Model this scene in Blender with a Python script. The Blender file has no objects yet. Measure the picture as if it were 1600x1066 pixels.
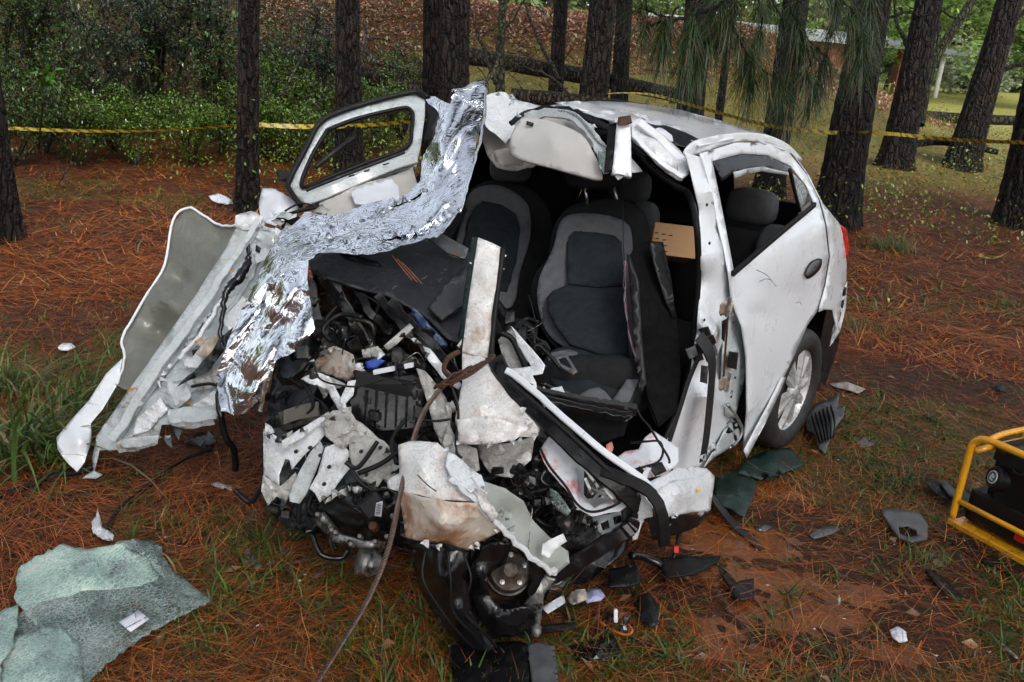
import bpy, math, random
import numpy as np
from mathutils import Vector, Matrix, noise as mnoise
from mathutils.geometry import delaunay_2d_cdt
R = random.Random(7)
NR = np.random.default_rng(11)
SC = bpy.context.scene
COL = SC.collection
# ---------------------------------------------------------------- camera
FPX, CH = 1287.28, 1.6095
PITCH, ROLL = math.radians(17.76), math.radians(4.7036)
FW = Vector((0, math.cos(PITCH), -math.sin(PITCH)))
_r0 = Vector((1, 0, 0)); _u0 = _r0.cross(FW)
RT = math.cos(ROLL)*_r0 + math.sin(ROLL)*_u0
UP = RT.cross(FW)
CAMP = Vector((0, 0, CH))
cam_data = bpy.data.cameras.new('camera')
cam = bpy.data.objects.new('camera', cam_data); COL.objects.link(cam)
cam_data.sensor_width = 23.5
cam_data.lens = FPX/1600*23.5
cam_data.clip_start = .05; cam_data.clip_end = 600
cam.matrix_world = Matrix(((RT.x, UP.x, -FW.x, 0), (RT.y, UP.y, -FW.y, 0), (RT.z, UP.z, -FW.z, CH), (0, 0, 0, 1)))
cam_data.dof.use_dof = True; cam_data.dof.focus_distance = 3.0; cam_data.dof.aperture_fstop = 8
SC.camera = cam
# ---------------------------------------------------------------- sky, sun, exposure
SUN_EL, SUN_AZ = math.radians(38), math.radians(158)     # azimuth clockwise from +Y
w = bpy.data.worlds.new('World'); SC.world = w; w.use_nodes = True
nt = w.node_tree; bg = nt.nodes['Background']
sky = nt.nodes.new('ShaderNodeTexSky'); sky.sky_type = 'NISHITA'; sky.sun_disc = False
sky.sun_elevation = SUN_EL; sky.sun_rotation = SUN_AZ; sky.dust_density = 3.0; sky.air_density = 1.0
hs = nt.nodes.new('ShaderNodeHueSaturation'); hs.inputs['Saturation'].default_value = .35
nt.links.new(sky.outputs[0], hs.inputs['Color']); nt.links.new(hs.outputs[0], bg.inputs[0])
bg.inputs[1].default_value = .12
sd = bpy.data.lights.new('sun', 'SUN'); sd.energy = 1.5; sd.angle = math.radians(30); sd.color = (1, .985, .96)
sun = bpy.data.objects.new('sun', sd); COL.objects.link(sun)
_sv = Vector((math.sin(SUN_AZ)*math.cos(SUN_EL), math.cos(SUN_AZ)*math.cos(SUN_EL), math.sin(SUN_EL)))
sun.rotation_euler = _sv.to_track_quat('Z', 'Y').to_euler(); sun.location = _sv*30
SC.view_settings.view_transform = 'Standard'; SC.view_settings.look = 'None'
SC.view_settings.exposure = 1.17; SC.view_settings.gamma = 1; SC.view_settings.use_curve_mapping = False
SC.cycles.max_bounces = 6; SC.cycles.transparent_max_bounces = 8
SC.cycles.use_denoising = True
SC.cycles.sample_clamp_indirect = 6
# ---------------------------------------------------------------- placing helpers
def ray(x, y): return FW + RT*((x-800)/FPX) - UP*((y-533)/FPX)
def V(x, y, d): return CAMP + ray(x, y)*d
def Z(x, y, z=0.0): r = ray(x, y); return CAMP + r*((z-CH)/r.z)
CX, CY, CA = .7251, 4.1930, math.radians(231.131)
CF = Vector((math.cos(CA), math.sin(CA), 0)); CL = Vector((-math.sin(CA), math.cos(CA), 0))
def C(a, b, c): return Vector((CX, CY, 0)) + CF*a + CL*b + Vector((0, 0, c))
def S(x, y, ly=.8):                       # ray meets the car's lengthwise plane at lateral offset ly
    r = ray(x, y); return CAMP + r*((ly-(CAMP-Vector((CX, CY, 0))).dot(CL))/r.dot(CL))
def XP(x, y, lx):                         # ray meets the car's cross plane at lx
    r = ray(x, y); return CAMP + r*((lx-(CAMP-Vector((CX, CY, 0))).dot(CF))/r.dot(CF))
def pix(P):
    v = P-CAMP; d = v.dot(FW); return (800+FPX*v.dot(RT)/d, 533-FPX*v.dot(UP)/d, d)
def sst(t): t = np.clip(t, 0, 1); return t*t*(3-2*t)
PUDL = [(1130, 838, .42, .20), (1245, 955, .34, .15), (1060, 978, .30, .13), (1335, 925, .20, .09), (1200, 765, .26, .12), (1180, 900, .36, .12), (1130, 1015, .24, .09), (1400, 1020, .16, .07)]
PUDC = [(Z(x, y).x, Z(x, y).y, p, q) for x, y, p, q in PUDL]
def Tn(X, Y):                             # terrain height
    X = np.asarray(X, float); Y = np.asarray(Y, float)
    n = .018*np.sin(X*3.1+1.3*np.sin(Y*2.3))*np.cos(Y*2.7+.8*np.sin(X*1.9)) + .009*np.sin(X*9.1+Y*4.3)*np.sin(Y*8.3-X*3.7)
    n += np.clip((np.hypot(X+.2, Y-6)-5)/8, 0, 1)*(.08*np.sin(X*.9+.4)*np.cos(Y*.8))
    s = 1.15*sst((Y-4.5)/16)
    s += 2.0*sst((Y-14)/7)*(1-sst((X-4)/7))
    s += .7*sst((Y-20)/25) + 1.4*sst((Y-35)/30)*sst((X-14)/10)
    flat = np.zeros(X.shape); dip = np.zeros(X.shape)
    for px, py, rx, ry in PUDC:
        q = ((X-px)/rx)**2+((Y-py)/ry)**2; flat = np.maximum(flat, np.exp(-(q/6)**2)); dip = np.maximum(dip, np.exp(-(q/.62)**2))
    return n*(1-flat) + s - .015*dip
def T(X, Y): return float(Tn(X, Y))
def G(x, y, dz=0.0):
    r = ray(x, y); t = .5
    for i in range(4000):
        p = CAMP + r*t
        if p.z <= T(p.x, p.y)+dz: return p
        t += max(.01, (p.z-T(p.x, p.y)-dz)*.4)
        if t > 200: return CAMP + r*200
    return p
# ---------------------------------------------------------------- object helpers
def tag(o, label=None, cat=None, group=None, kind=None):
    if label: o['label'] = label
    if cat: o['category'] = cat
    if group: o['group'] = group
    if kind: o['kind'] = kind
    return o
def wloc(o):
    p = Vector((0, 0, 0))
    while o is not None: p += o.location; o = o.parent
    return p
def thing(name, label, cat, loc, group=None):
    o = bpy.data.objects.new(name, None); COL.objects.link(o); o.location = loc; o.empty_display_size = .1
    return tag(o, label, cat, group)
def meshobj(name, verts, faces, mat, parent=None, smooth=False, solid=0, colors=None, base=False, autos=None):
    vs = np.asarray([tuple(v) for v in verts] if not isinstance(verts, np.ndarray) else verts, float)
    c = vs.mean(0)
    if base: c = np.array([c[0], c[1], vs[:, 2].min()])
    me = bpy.data.meshes.new(name)
    if isinstance(faces, np.ndarray):
        m, k = faces.shape
        me.vertices.add(len(vs)); me.vertices.foreach_set('co', (vs-c).astype(np.float32).ravel())
        me.loops.add(m*k); me.loops.foreach_set('vertex_index', faces.astype(np.int32).ravel())
        me.polygons.add(m); me.polygons.foreach_set('loop_start', np.arange(0, m*k, k, dtype=np.int32))
        me.update(calc_edges=True)
    else:
        me.from_pydata([tuple(v) for v in (vs-c)], [], faces); me.update()
    if smooth: me.polygons.foreach_set('use_smooth', np.ones(len(me.polygons), bool))
    if colors is not None:
        a = me.color_attributes.new('tint', 'FLOAT_COLOR', 'POINT')
        cc = np.ones((len(vs), 4), np.float32); cc[:, :3] = colors; a.data.foreach_set('color', cc.ravel())
    for mt in (mat if isinstance(mat, (list, tuple)) else [mat]): me.materials.append(mt)
    if autos is not None and smooth:
        try: me.set_sharp_from_angle(angle=math.radians(autos))
        except Exception: pass
    o = bpy.data.objects.new(name, me); COL.objects.link(o)
    c = Vector(c)
    if parent is not None:
        o.location = c-wloc(parent); o.parent = parent
    else: o.location = c
    if solid:
        m = o.modifiers.new('thickness', 'SOLIDIFY'); m.thickness = solid; m.offset = -1
    return o
def toP(p): return p if isinstance(p, Vector) else V(*p)
def inpoly(x, y, poly):
    c = np.zeros(x.shape, bool); n = len(poly)
    for i in range(n):
        x1, y1 = poly[i]; x2, y2 = poly[(i+1) % n]
        k = ((y1 > y) != (y2 > y)) & (x < (x2-x1)*(y-y1)/(y2-y1+1e-12)+x1); c ^= k
    return c
def crumple(P, amp, freq, seed, n=7, warp=.3):
    rg = np.random.default_rng(seed); out = np.zeros(len(P))
    wv = np.stack([np.sin(P @ rg.normal(size=3)*freq*1.3+rg.uniform(0, 6)) for _ in range(3)], 1)*warp/freq
    Q = P+wv
    for i in range(n):
        d = rg.normal(size=3); d /= np.linalg.norm(d)
        f = freq*rg.uniform(.5, 2.0); t = (Q @ d)*f+rg.uniform(0, 9)
        tri = np.abs((t % 1)-.5)*2
        out += (tri-.5)*(freq/f)
    return amp*out/math.sqrt(n)*1.4
def patch(name, outline, mat, parent=None, inner=(), dispfn=None, holes=(), step=12, amp=0.004, freq=12, thick=.0015, seed=1, smooth=False, jag=0, kinks=0, autos=None, curve=False):
    rg = np.random.default_rng(seed)
    ctrl = [pix(toP(p)) for p in outline]+[pix(toP(p)) for p in inner]
    hol = [[pix(toP(p)) for p in h] for h in holes]
    for h in hol: ctrl += h
    cxy = np.array([c[:2] for c in ctrl]); cd = np.array([1/c[2] for c in ctrl])
    n = len(ctrl); D = np.linalg.norm(cxy[:, None]-cxy[None], axis=2)/1000
    A = np.zeros((n+3, n+3)); A[:n, :n] = -D-np.eye(n)*1e-4; A[:n, n] = 1; A[:n, n+1:] = cxy/1000; A[n, :n] = 1; A[n+1:, :n] = cxy.T/1000
    W = np.linalg.lstsq(A, np.concatenate([cd, [0, 0, 0]]), rcond=None)[0]
    def dep(q):
        d = -np.linalg.norm(q[:, None]-cxy[None], axis=2)/1000
        return 1/np.clip(d @ W[:n]+W[n]+q/1000 @ W[n+1:], .01, 2)
    def resample(loop, jg):
        loop = [np.array(p[:2]) for p in loop]
        if curve:
            q = []
            for i in range(len(loop)):
                a, b, c, d = loop[i-1], loop[i], loop[(i+1) % len(loop)], loop[(i+2) % len(loop)]
                for t in (0, .33, .66):
                    q.append(.5*((2*b)+(-a+c)*t+(2*a-5*b+4*c-d)*t*t+(-a+3*b-3*c+d)*t**3))
            loop = q
        o = []
        for i in range(len(loop)):
            a, b = loop[i], loop[(i+1) % len(loop)]; L = np.linalg.norm(b-a); k = max(1, int(L/step))
            for j in range(k):
                q = a+(b-a)*j/k
                if j and jg: q = q+rg.normal(size=2)*jg
                o.append(q)
        return o
    loops = [resample(ctrl[:len(outline)], jag)]+[resample(h, 0) for h in hol]
    pts = []; edges = []
    for L in loops:
        s = len(pts); pts += L; edges += [(s+i, s+(i+1) % len(L)) for i in range(len(L))]
    o = np.array(loops[0]); x0, y0 = o.min(0); x1, y1 = o.max(0)
    gx, gy = np.meshgrid(np.arange(x0, x1, step), np.arange(y0, y1, step*.87))
    gx[1::2] += step/2
    q = np.stack([gx.ravel(), gy.ravel()], 1)+rg.uniform(-.28, .28, (gx.size, 2))*step
    m = inpoly(q[:, 0], q[:, 1], [tuple(p) for p in loops[0]])
    for h in loops[1:]: m &= ~inpoly(q[:, 0], q[:, 1], [tuple(p) for p in h])
    q = q[m]
    if len(q):
        B = np.array(pts); keep = np.array([np.min(np.linalg.norm(B-p, axis=1)) > step*.4 for p in q]); q = q[keep]
    allp = pts+[p for p in q]
    v2, _, f2, _, _, _ = delaunay_2d_cdt([Vector(p) for p in allp], edges, [], 0, 1e-4)
    v2 = np.array([tuple(v) for v in v2])
    fs = [tuple(f) for f in f2]
    if not fs: return None
    if amp > .0075 and autos and not curve: autos = min(autos, 13)
    cen = np.array([v2[list(f)].mean(0) for f in fs])
    ok = inpoly(cen[:, 0], cen[:, 1], [tuple(p) for p in loops[0]])
    for h in loops[1:]: ok &= ~inpoly(cen[:, 0], cen[:, 1], [tuple(p) for p in h])
    fs = [f for f, k in zip(fs, ok) if k]
    d = dep(v2)
    RY = np.array(FW)[None]+np.array(RT)[None]*((v2[:, :1]-800)/FPX)-np.array(UP)[None]*((v2[:, 1:]-533)/FPX)
    P = np.array(CAMP)[None]+RY*d[:, None]
    if amp:
        disp = dispfn(P, v2, amp, freq, seed) if dispfn else crumple(P, amp, freq, seed)+(crumple(P, amp*.28, freq*2.9, seed+77) if amp > .003 and step < 9 else 0)
        P = P+(RY*.8+np.array(UP)[None]*.35)*disp[:, None]
    out = []
    for f in fs:
        a, b, c = P[f[0]], P[f[1]], P[f[2]]
        nrm = np.cross(b-a, c-a)
        out.append(f if nrm @ (np.array(CAMP)-a) > 0 else (f[0], f[2], f[1]))
    used = sorted({i for f in out for i in f}); mp = {u: i for i, u in enumerate(used)}
    return meshobj(name, P[used], np.array([[mp[i] for i in f] for f in out]), mat, parent, smooth, thick, autos=autos)
def crom(pts, n):
    pts = [toP(p) for p in pts]
    if len(pts) < 3: return [pts[0].lerp(pts[-1], i/n) for i in range(n+1)]
    o = []
    for i in range(len(pts)-1):
        a = pts[max(i-1, 0)]; b = pts[i]; c = pts[i+1]; d = pts[min(i+2, len(pts)-1)]
        for k in range(n):
            t = k/n; o.append(.5*((2*b)+(c-a)*t+(2*a-5*b+4*c-d)*t*t+(3*b-a-3*c+d)*t**3))
    o.append(pts[-1]); return o
def sweep(name, pts, prof, mat, parent=None, n=6, upv=None, smooth=False, scale=None, straight=False, wob=0, close=True, autos=None):
    """prof: closed 2-D profile swept along pts"""
    P = [toP(p) for p in pts] if straight else crom(pts, n)
    if wob:
        P = [p+Vector((R.gauss(0, wob), R.gauss(0, wob), R.gauss(0, wob))) for p in P]
    vs = []; m = len(prof); last = None
    for i, p in enumerate(P):
        t = (P[min(i+1, len(P)-1)]-P[max(i-1, 0)]).normalized()
        if upv is None:
            if last is None:
                a = t.cross(Vector((0, 0, 1)));
                if a.length < .1: a = t.cross(Vector((1, 0, 0)))
                a.normalize()
            else: a = (last-t*last.dot(t)).normalized()
            last = a
        else: a = t.cross(toP(upv)).normalized()
        b = a.cross(t)
        s = 1 if scale is None else (np.interp(i/(len(P)-1), np.linspace(0, 1, len(scale)), scale))
        for (u, v) in prof: vs.append(p+a*u*s+b*v*s)
    fs = []
    for i in range(len(P)-1):
        for j in range(m):
            k = (j+1) % m; fs.append((i*m+j, i*m+k, (i+1)*m+k, (i+1)*m+j))
    fs.append(tuple(range(m-1, -1, -1))); fs.append(tuple((len(P)-1)*m+j for j in range(m)))
    return meshobj(name, vs, fs, mat, parent, smooth, autos=autos)
def circ(r, n=8): return [(r*math.cos(2*math.pi*i/n), r*math.sin(2*math.pi*i/n)) for i in range(n)]
def rect(w, h): return [(-w/2, -h/2), (w/2, -h/2), (w/2, h/2), (-w/2, h/2)]
def tube(name, pts, r, mat, parent=None, n=6, res=8, scale=None, wob=0, straight=False):
    return sweep(name, pts, circ(r, res), mat, parent, n, None, True, scale, straight, wob)
def beam(name, pts, w, h, mat, parent=None, n=5, upv=None, scale=None, wob=0, straight=False):
    b = min(w, h)*.2
    pr = [(-w/2+b, -h/2), (w/2-b, -h/2), (w/2, -h/2+b), (w/2, h/2-b), (w/2-b, h/2), (-w/2+b, h/2), (-w/2, h/2-b), (-w/2, -h/2+b)]
    return sweep(name, pts, pr, mat, parent, n, upv, True, scale, straight, wob, autos=30)
def bbox(name, c, X, Y, Zv, mat, parent=None, bev=.12, jit=0):
    """bevelled block; X, Y, Zv are half-extent vectors"""
    c = toP(c); k = bev; vs = []; fs = []
    idx = {}
    for sx in (-1, 1):
        for sy in (-1, 1):
            for sz in (-1, 1):
                for ax in range(3):
                    f = [1-k]*3; f[ax] = 1
                    idx[(sx, sy, sz, ax)] = len(vs)
                    vs.append(c+X*sx*f[0]+Y*sy*f[1]+Zv*sz*f[2]+Vector((R.gauss(0, 1), R.gauss(0, 1), R.gauss(0, 1)))*jit)
    for ax in range(3):
        o1, o2 = [a for a in range(3) if a != ax]
        for s in (-1, 1):
            q = []
            for (a, b) in ((-1, -1), (1, -1), (1, 1), (-1, 1)):
                k3 = [0]*3; k3[ax] = s; k3[o1] = a; k3[o2] = b; q.append(idx[(*k3, ax)])
            fs.append(tuple(q))
    for ax in range(3):        # edges along ax
        o1, o2 = [a for a in range(3) if a != ax]
        for a in (-1, 1):
            for b in (-1, 1):
                k0 = [0]*3; k0[o1] = a; k0[o2] = b; k0[ax] = -1; k1 = list(k0); k1[ax] = 1
                fs.append((idx[(*k0, o1)], idx[(*k0, o2)], idx[(*k1, o2)], idx[(*k1, o1)]))
    for sx in (-1, 1):
        for sy in (-1, 1):
            for sz in (-1, 1): fs.append((idx[(sx, sy, sz, 0)], idx[(sx, sy, sz, 1)], idx[(sx, sy, sz, 2)]))
    return meshobj(name, vs, fs, mat, parent)
def lathe(name, c, axis, prof, mat, parent=None, n=32, smooth=True, autos=35, ref=None):
    """prof: list of (radius, offset along axis)"""
    c = toP(c); ax = axis.normalized(); a = ax.cross(ref or Vector((0, 0, 1)))
    if a.length < .05: a = ax.cross(Vector((1, 0, 0)))
    a.normalize(); b = ax.cross(a); vs = []; fs = []; m = len(prof)
    for i in range(n):
        t = 2*math.pi*i/n
        for (r, h) in prof: vs.append(c+ax*h+(a*math.cos(t)+b*math.sin(t))*r)
    for i in range(n):
        k = (i+1) % n
        for j in range(m-1): fs.append((i*m+j, i*m+j+1, k*m+j+1, k*m+j))
    if prof[0][0] > 1e-6: fs.append(tuple(i*m for i in range(n)))
    if prof[-1][0] > 1e-6: fs.append(tuple(i*m+m-1 for i in range(n-1, -1, -1)))
    return meshobj(name, vs, fs, mat, parent, smooth, autos=autos)
# ---------------------------------------------------------------- materials
MATS = {}
def N(nt, t, **kw):
    n = nt.nodes.new(t)
    for k, v in kw.items():
        if k in n.inputs: n.inputs[k].default_value = v
        else: setattr(n, k, v)
    return n
def ramp(nt, fac, stops, interp='LINEAR'):
    n = nt.nodes.new('ShaderNodeValToRGB'); n.color_ramp.interpolation = interp
    while len(n.color_ramp.elements) < len(stops): n.color_ramp.elements.new(.5)
    for e, (p, c) in zip(n.color_ramp.elements, stops):
        e.position = p; e.color = (*c, 1) if len(c) == 3 else c
    nt.links.new(fac, n.inputs[0]); return n.outputs[0]
def coords(nt, scale=(1, 1, 1), kind='Object'):
    tc = nt.nodes.new('ShaderNodeTexCoord'); mp = nt.nodes.new('ShaderNodeMapping'); mp.inputs['Scale'].default_value = scale
    nt.links.new(tc.outputs[kind], mp.inputs[0]); return mp.outputs[0]
def noise_(nt, co, sc, det=4, rough=.6, dist=0):
    n = N(nt, 'ShaderNodeTexNoise', Scale=sc, Detail=det, Roughness=rough, Distortion=dist); nt.links.new(co, n.inputs['Vector']); return n.outputs['Fac']
def mix(nt, f, a, b, mode='MIX'):
    n = nt.nodes.new('ShaderNodeMix'); n.data_type = 'RGBA'; n.blend_type = mode
    for s, i in ((f, 0), (a, 6), (b, 7)):
        if hasattr(s, 'links'): nt.links.new(s, n.inputs[i])
        else: n.inputs[i].default_value = s if i == 0 else (*s, 1)
    return n.outputs[2]
def bump(nt, bs, h, strength=.3, dist=.01):
    b = N(nt, 'ShaderNodeBump', Strength=strength, Distance=dist); nt.links.new(h, b.inputs['Height'])
    nt.links.new(b.outputs[0], bs.inputs['Normal']); return b
def newmat(name):
    m = bpy.data.materials.new(name); m.use_nodes = True; return m, m.node_tree, m.node_tree.nodes['Principled BSDF']
def simple(name, col, rough=.5, metal=0, var=.25, nsc=20, bmp=.15, bsc=60, coat=0, spec=.5, bd=.002, dirt=None, dirtlo=.55, dirtsc=5):
    if name in MATS: return MATS[name]
    m, nt, bs = newmat(name); co = coords(nt)
    f = noise_(nt, co, nsc, 5)
    c = ramp(nt, f, [(.3, tuple(x*(1-var) for x in col)), (.7, tuple(min(1, x*(1+var)) for x in col))])
    if dirt:
        g = noise_(nt, co, dirtsc, 8, .72, .6)
        g2 = ramp(nt, g, [(dirtlo, (0, 0, 0)), (dirtlo+.12, (1, 1, 1))]); c = mix(nt, g2, c, dirt)
    nt.links.new(c, bs.inputs['Base Color'])
    rr = ramp(nt, noise_(nt, co, nsc*1.7, 3), [(.3, (max(.02, rough-.12),)*3), (.7, (min(1, rough+.12),)*3)]); nt.links.new(rr, bs.inputs['Roughness'])
    bs.inputs['Metallic'].default_value = metal; bs.inputs['Coat Weight'].default_value = coat; bs.inputs['Coat Roughness'].default_value = .06
    bs.inputs['Specular IOR Level'].default_value = spec
    if bmp: bump(nt, bs, noise_(nt, co, bsc, 4), bmp, bd)
    MATS[name] = m; return m
def tinted(name, base, rough=.6, trans=0, spec=.5, vein=False, sheen=0):
    """leaf, needle and grass material: per-piece colour attribute times base"""
    m, nt, bs = newmat(name)
    at = nt.nodes.new('ShaderNodeAttribute'); at.attribute_name = 'tint'
    c = mix(nt, 1.0, at.outputs['Color'], base, 'MULTIPLY'); nt.links.new(c, bs.inputs['Base Color'])
    bs.inputs['Roughness'].default_value = rough; bs.inputs['Specular IOR Level'].default_value = spec
    if trans:
        tr = nt.nodes.new('ShaderNodeBsdfTranslucent'); nt.links.new(c, tr.inputs[0]); ms = nt.nodes.new('ShaderNodeMixShader'); ms.inputs[0].default_value = trans
        nt.links.new(bs.outputs[0], ms.inputs[1]); nt.links.new(tr.outputs[0], ms.inputs[2]); nt.links.new(ms.outputs[0], nt.nodes['Material Output'].inputs[0])
    MATS[name] = m; return m
def mk_paint(name, base, dirt_amt=.58, mud=(.2, .12, .06), mudlo=.62, rough=.28, drops=True, mudsc=3.0):
    m, nt, bs = newmat(name); co = coords(nt)
    big = noise_(nt, co, 2.2, 4)
    c = ramp(nt, big, [(.3, tuple(x*.93 for x in base)), (.7, base)])
    sp = noise_(nt, co, 110, 4, .8); sm = noise_(nt, co, 7, 4, .7)       # specks of dirt, thicker in places
    mm = N(nt, 'ShaderNodeMath', operation='MULTIPLY_ADD'); nt.links.new(sm, mm.inputs[0]); mm.inputs[1].default_value = .45; nt.links.new(sp, mm.inputs[2])
    spk = ramp(nt, mm.outputs[0], [(dirt_amt+.29, (0, 0, 0)), (dirt_amt+.40, (.8, .8, .8))])
    c = mix(nt, spk, c, (.1, .08, .055))
    g = noise_(nt, co, mudsc, 9, .72, 1.0); g2 = ramp(nt, g, [(mudlo, (0, 0, 0)), (mudlo+.16, (.75, .75, .75))]); c = mix(nt, g2, c, mud)
    # thin scratches
    co2 = coords(nt, (3, 60, 9) if drops else (6, 11, 4)); sc = noise_(nt, co2, 3.1 if drops else 1.6, 3 if drops else 5, .4 if drops else .6, 2.5); s2 = ramp(nt, sc, [(.495, (0, 0, 0)), (.5, (.7, .7, .7)), (.505, (0, 0, 0))]); 
    sm2 = ramp(nt, noise_(nt, co, 4, 3), [(.5, (0, 0, 0)), (.62, (.35, .35, .35))]); s3 = mix(nt, 1.0, s2, sm2, 'MULTIPLY') if drops else s2; c = mix(nt, s3, c, (.12, .11, .1))
    if not drops:
        sg = ramp(nt, noise_(nt, co, 15, 8, .75, 1.2), [(.44, (0, 0, 0)), (.66, (.26, .26, .26))]); c = mix(nt, sg, c, tuple(x*.52 for x in base))
        l2 = ramp(nt, noise_(nt, coords(nt, (4, 3, 9)), 2.3, 7, .68, 1.5), [(.490, (0, 0, 0)), (.5, (.6, .6, .6)), (.510, (0, 0, 0))]); c = mix(nt, l2, c, (.13, .11, .09))
    nt.links.new(c, bs.inputs['Base Color'])
    rr = ramp(nt, sm, [(.3, (rough-.08,)*3), (.7, (rough+.2,)*3)]); nt.links.new(rr, bs.inputs['Roughness'])
    bs.inputs['Coat Weight'].default_value = .5; bs.inputs['Coat Roughness'].default_value = .08
    if drops:
        v = N(nt, 'ShaderNodeTexVoronoi', Scale=130.0, Randomness=1.0); nt.links.new(co, v.inputs['Vector'])
        h = ramp(nt, v.outputs['Distance'], [(.0, (1, 1, 1)), (.28, (0, 0, 0))]); bump(nt, bs, h, .25, .002)
    else: bump(nt, bs, noise_(nt, co, 11, 7, .62, .8), .55, .014)
    MATS[name] = m; return m
PAINT = mk_paint('white_paint', (.79, .82, .86), .575, (.50, .44, .37), .61)
TORN = mk_paint('torn_white_paint', (.76, .785, .81), .585, (.42, .36, .29), .57, .4, False, 4)
MUDDY = mk_paint('muddy_white_paint', (.77, .77, .76), .57, (.34, .18, .10), .48, .45, False, 3.2)
INNER = mk_paint('pale_inner_panel', (.50, .545, .56), .59, (.24, .20, .15), .56, .42, False, 5)
PRIMER = mk_paint('grey_primer_panel', (.15, .155, .13), .62, (.2, .18, .13), .62, .42, False, 2.5)
GRIMY = mk_paint('grimy_white_metal', (.46, .46, .44), .53, (.10, .085, .07), .50, .5, False, 8)
BLACK = simple('black_plastic', (.008, .008, .009), .42, 0, .4, 15, .3, 90, spec=.3)
BLACKG = simple('wet_black_plastic', (.006, .006, .007), .17, 0, .4, 12, .35, 35, bd=.004)
RUBBER = simple('black_rubber', (.009, .009, .0095), .5, 0, .35, 20, .2, 80, spec=.22)
TYRE = simple('tyre_rubber', (.018, .0175, .017), .62, 0, .3, 20, .25, 120, dirt=(.09, .065, .045), dirtlo=.56)
FABRIC_D = simple('dark_seat_fabric', (.017, .0175, .019), .9, 0, .2, 30, .5, 700, spec=.15)
FABRIC_M = simple('charcoal_seat_fabric', (.021, .026, .030), .9, 0, .2, 30, .5, 600, spec=.15)
FABRIC_G = simple('grey_seat_fabric', (.115, .118, .127), .9, 0, .15, 30, .4, 700, spec=.15)
DASH = simple('grained_dash_plastic', (.020, .021, .025), .42, 0, .3, 30, .5, 420, dirt=(.22, .23, .25), dirtlo=.60, dirtsc=26)
BEIGE = simple('grey_headliner', (.36, .34, .315), .85, 0, .12, 12, .3, 300, dirt=(.15, .1, .06), dirtlo=.68)
ALU = simple('cast_aluminium', (.42, .42, .41), .38, .75, .3, 30, .5, 60, dirt=(.04, .035, .03), dirtlo=.48, dirtsc=12)
DARKMET = simple('oily_dark_metal', (.055, .052, .05), .32, .6, .5, 14, .5, 45, dirt=(.015, .013, .012), dirtlo=.46, dirtsc=9)
STEEL = simple('bare_steel', (.5, .5, .5), .3, .9, .2, 40, .2, 90)
RUSTY = simple('rusty_steel', (.075, .034, .019), .7, .3, .5, 25, .6, 60)
CABLE = simple('steel_cable_wire', (.17, .12, .10), .42, .7, .4, 60, .3, 200)
HUBCAP = simple('silver_hubcap', (.50, .50, .50), .34, .35, .1, 12, .08, 60, coat=.3, dirt=(.14, .11, .085), dirtlo=.53, dirtsc=16)
BELT = simple('black_webbing', (.012, .012, .013), .6, 0, .3, 40, .4, 500)
BLUE = simple('blue_plastic', (.03, .08, .45), .3)
RED = simple('red_plastic', (.5, .02, .015), .3)
YELLOW = simple('yellow_enamel', (.80, .36, .012), .34, 0, .1, 8, .1, 30, coat=.35, dirt=(.16, .09, .04), dirtlo=.62)
GREYPL = simple('grey_plastic', (.085, .088, .095), .45, 0, .3, 14, .3, 70, dirt=(.16, .1, .06), dirtlo=.55)
CLOTHW = simple('wet_white_cloth', (.66, .68, .73), .6, 0, .08, 12, .4, 30, dirt=(.4, .3, .25), dirtlo=.66)
PAPER = simple('white_paper', (.72, .74, .80), .6, 0, .05, 10, .1, 60, dirt=(.3, .25, .2), dirtlo=.66)
SOAKED = simple('blood_stained_airbag', (.70, .72, .76), .55, 0, .06, 12, .3, 30, dirt=(.62, .15, .16), dirtlo=.51, dirtsc=7)
def mk_foil():
    m, nt, bs = newmat('foil'); co = coords(nt)
    bs.inputs['Metallic'].default_value = 1; bs.inputs['Base Color'].default_value = (.90, .92, .96, 1); bs.inputs['Roughness'].default_value = .07
    n1 = noise_(nt, co, 9, 2, .5, 1.5); mp = mix(nt, .3, co, n1, 'ADD')
    v = N(nt, 'ShaderNodeTexVoronoi', Scale=24.0, Randomness=1.0); v.feature = 'F1'; nt.links.new(mp, v.inputs['Vector'])
    n2 = noise_(nt, co, 40, 2, .5, .8)
    a = N(nt, 'ShaderNodeMath', operation='MULTIPLY_ADD'); nt.links.new(n2, a.inputs[0]); a.inputs[1].default_value = .25; nt.links.new(v.outputs['Distance'], a.inputs[2])
    bump(nt, bs, a.outputs[0], .16, .010); return m
FOIL = mk_foil()
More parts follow.
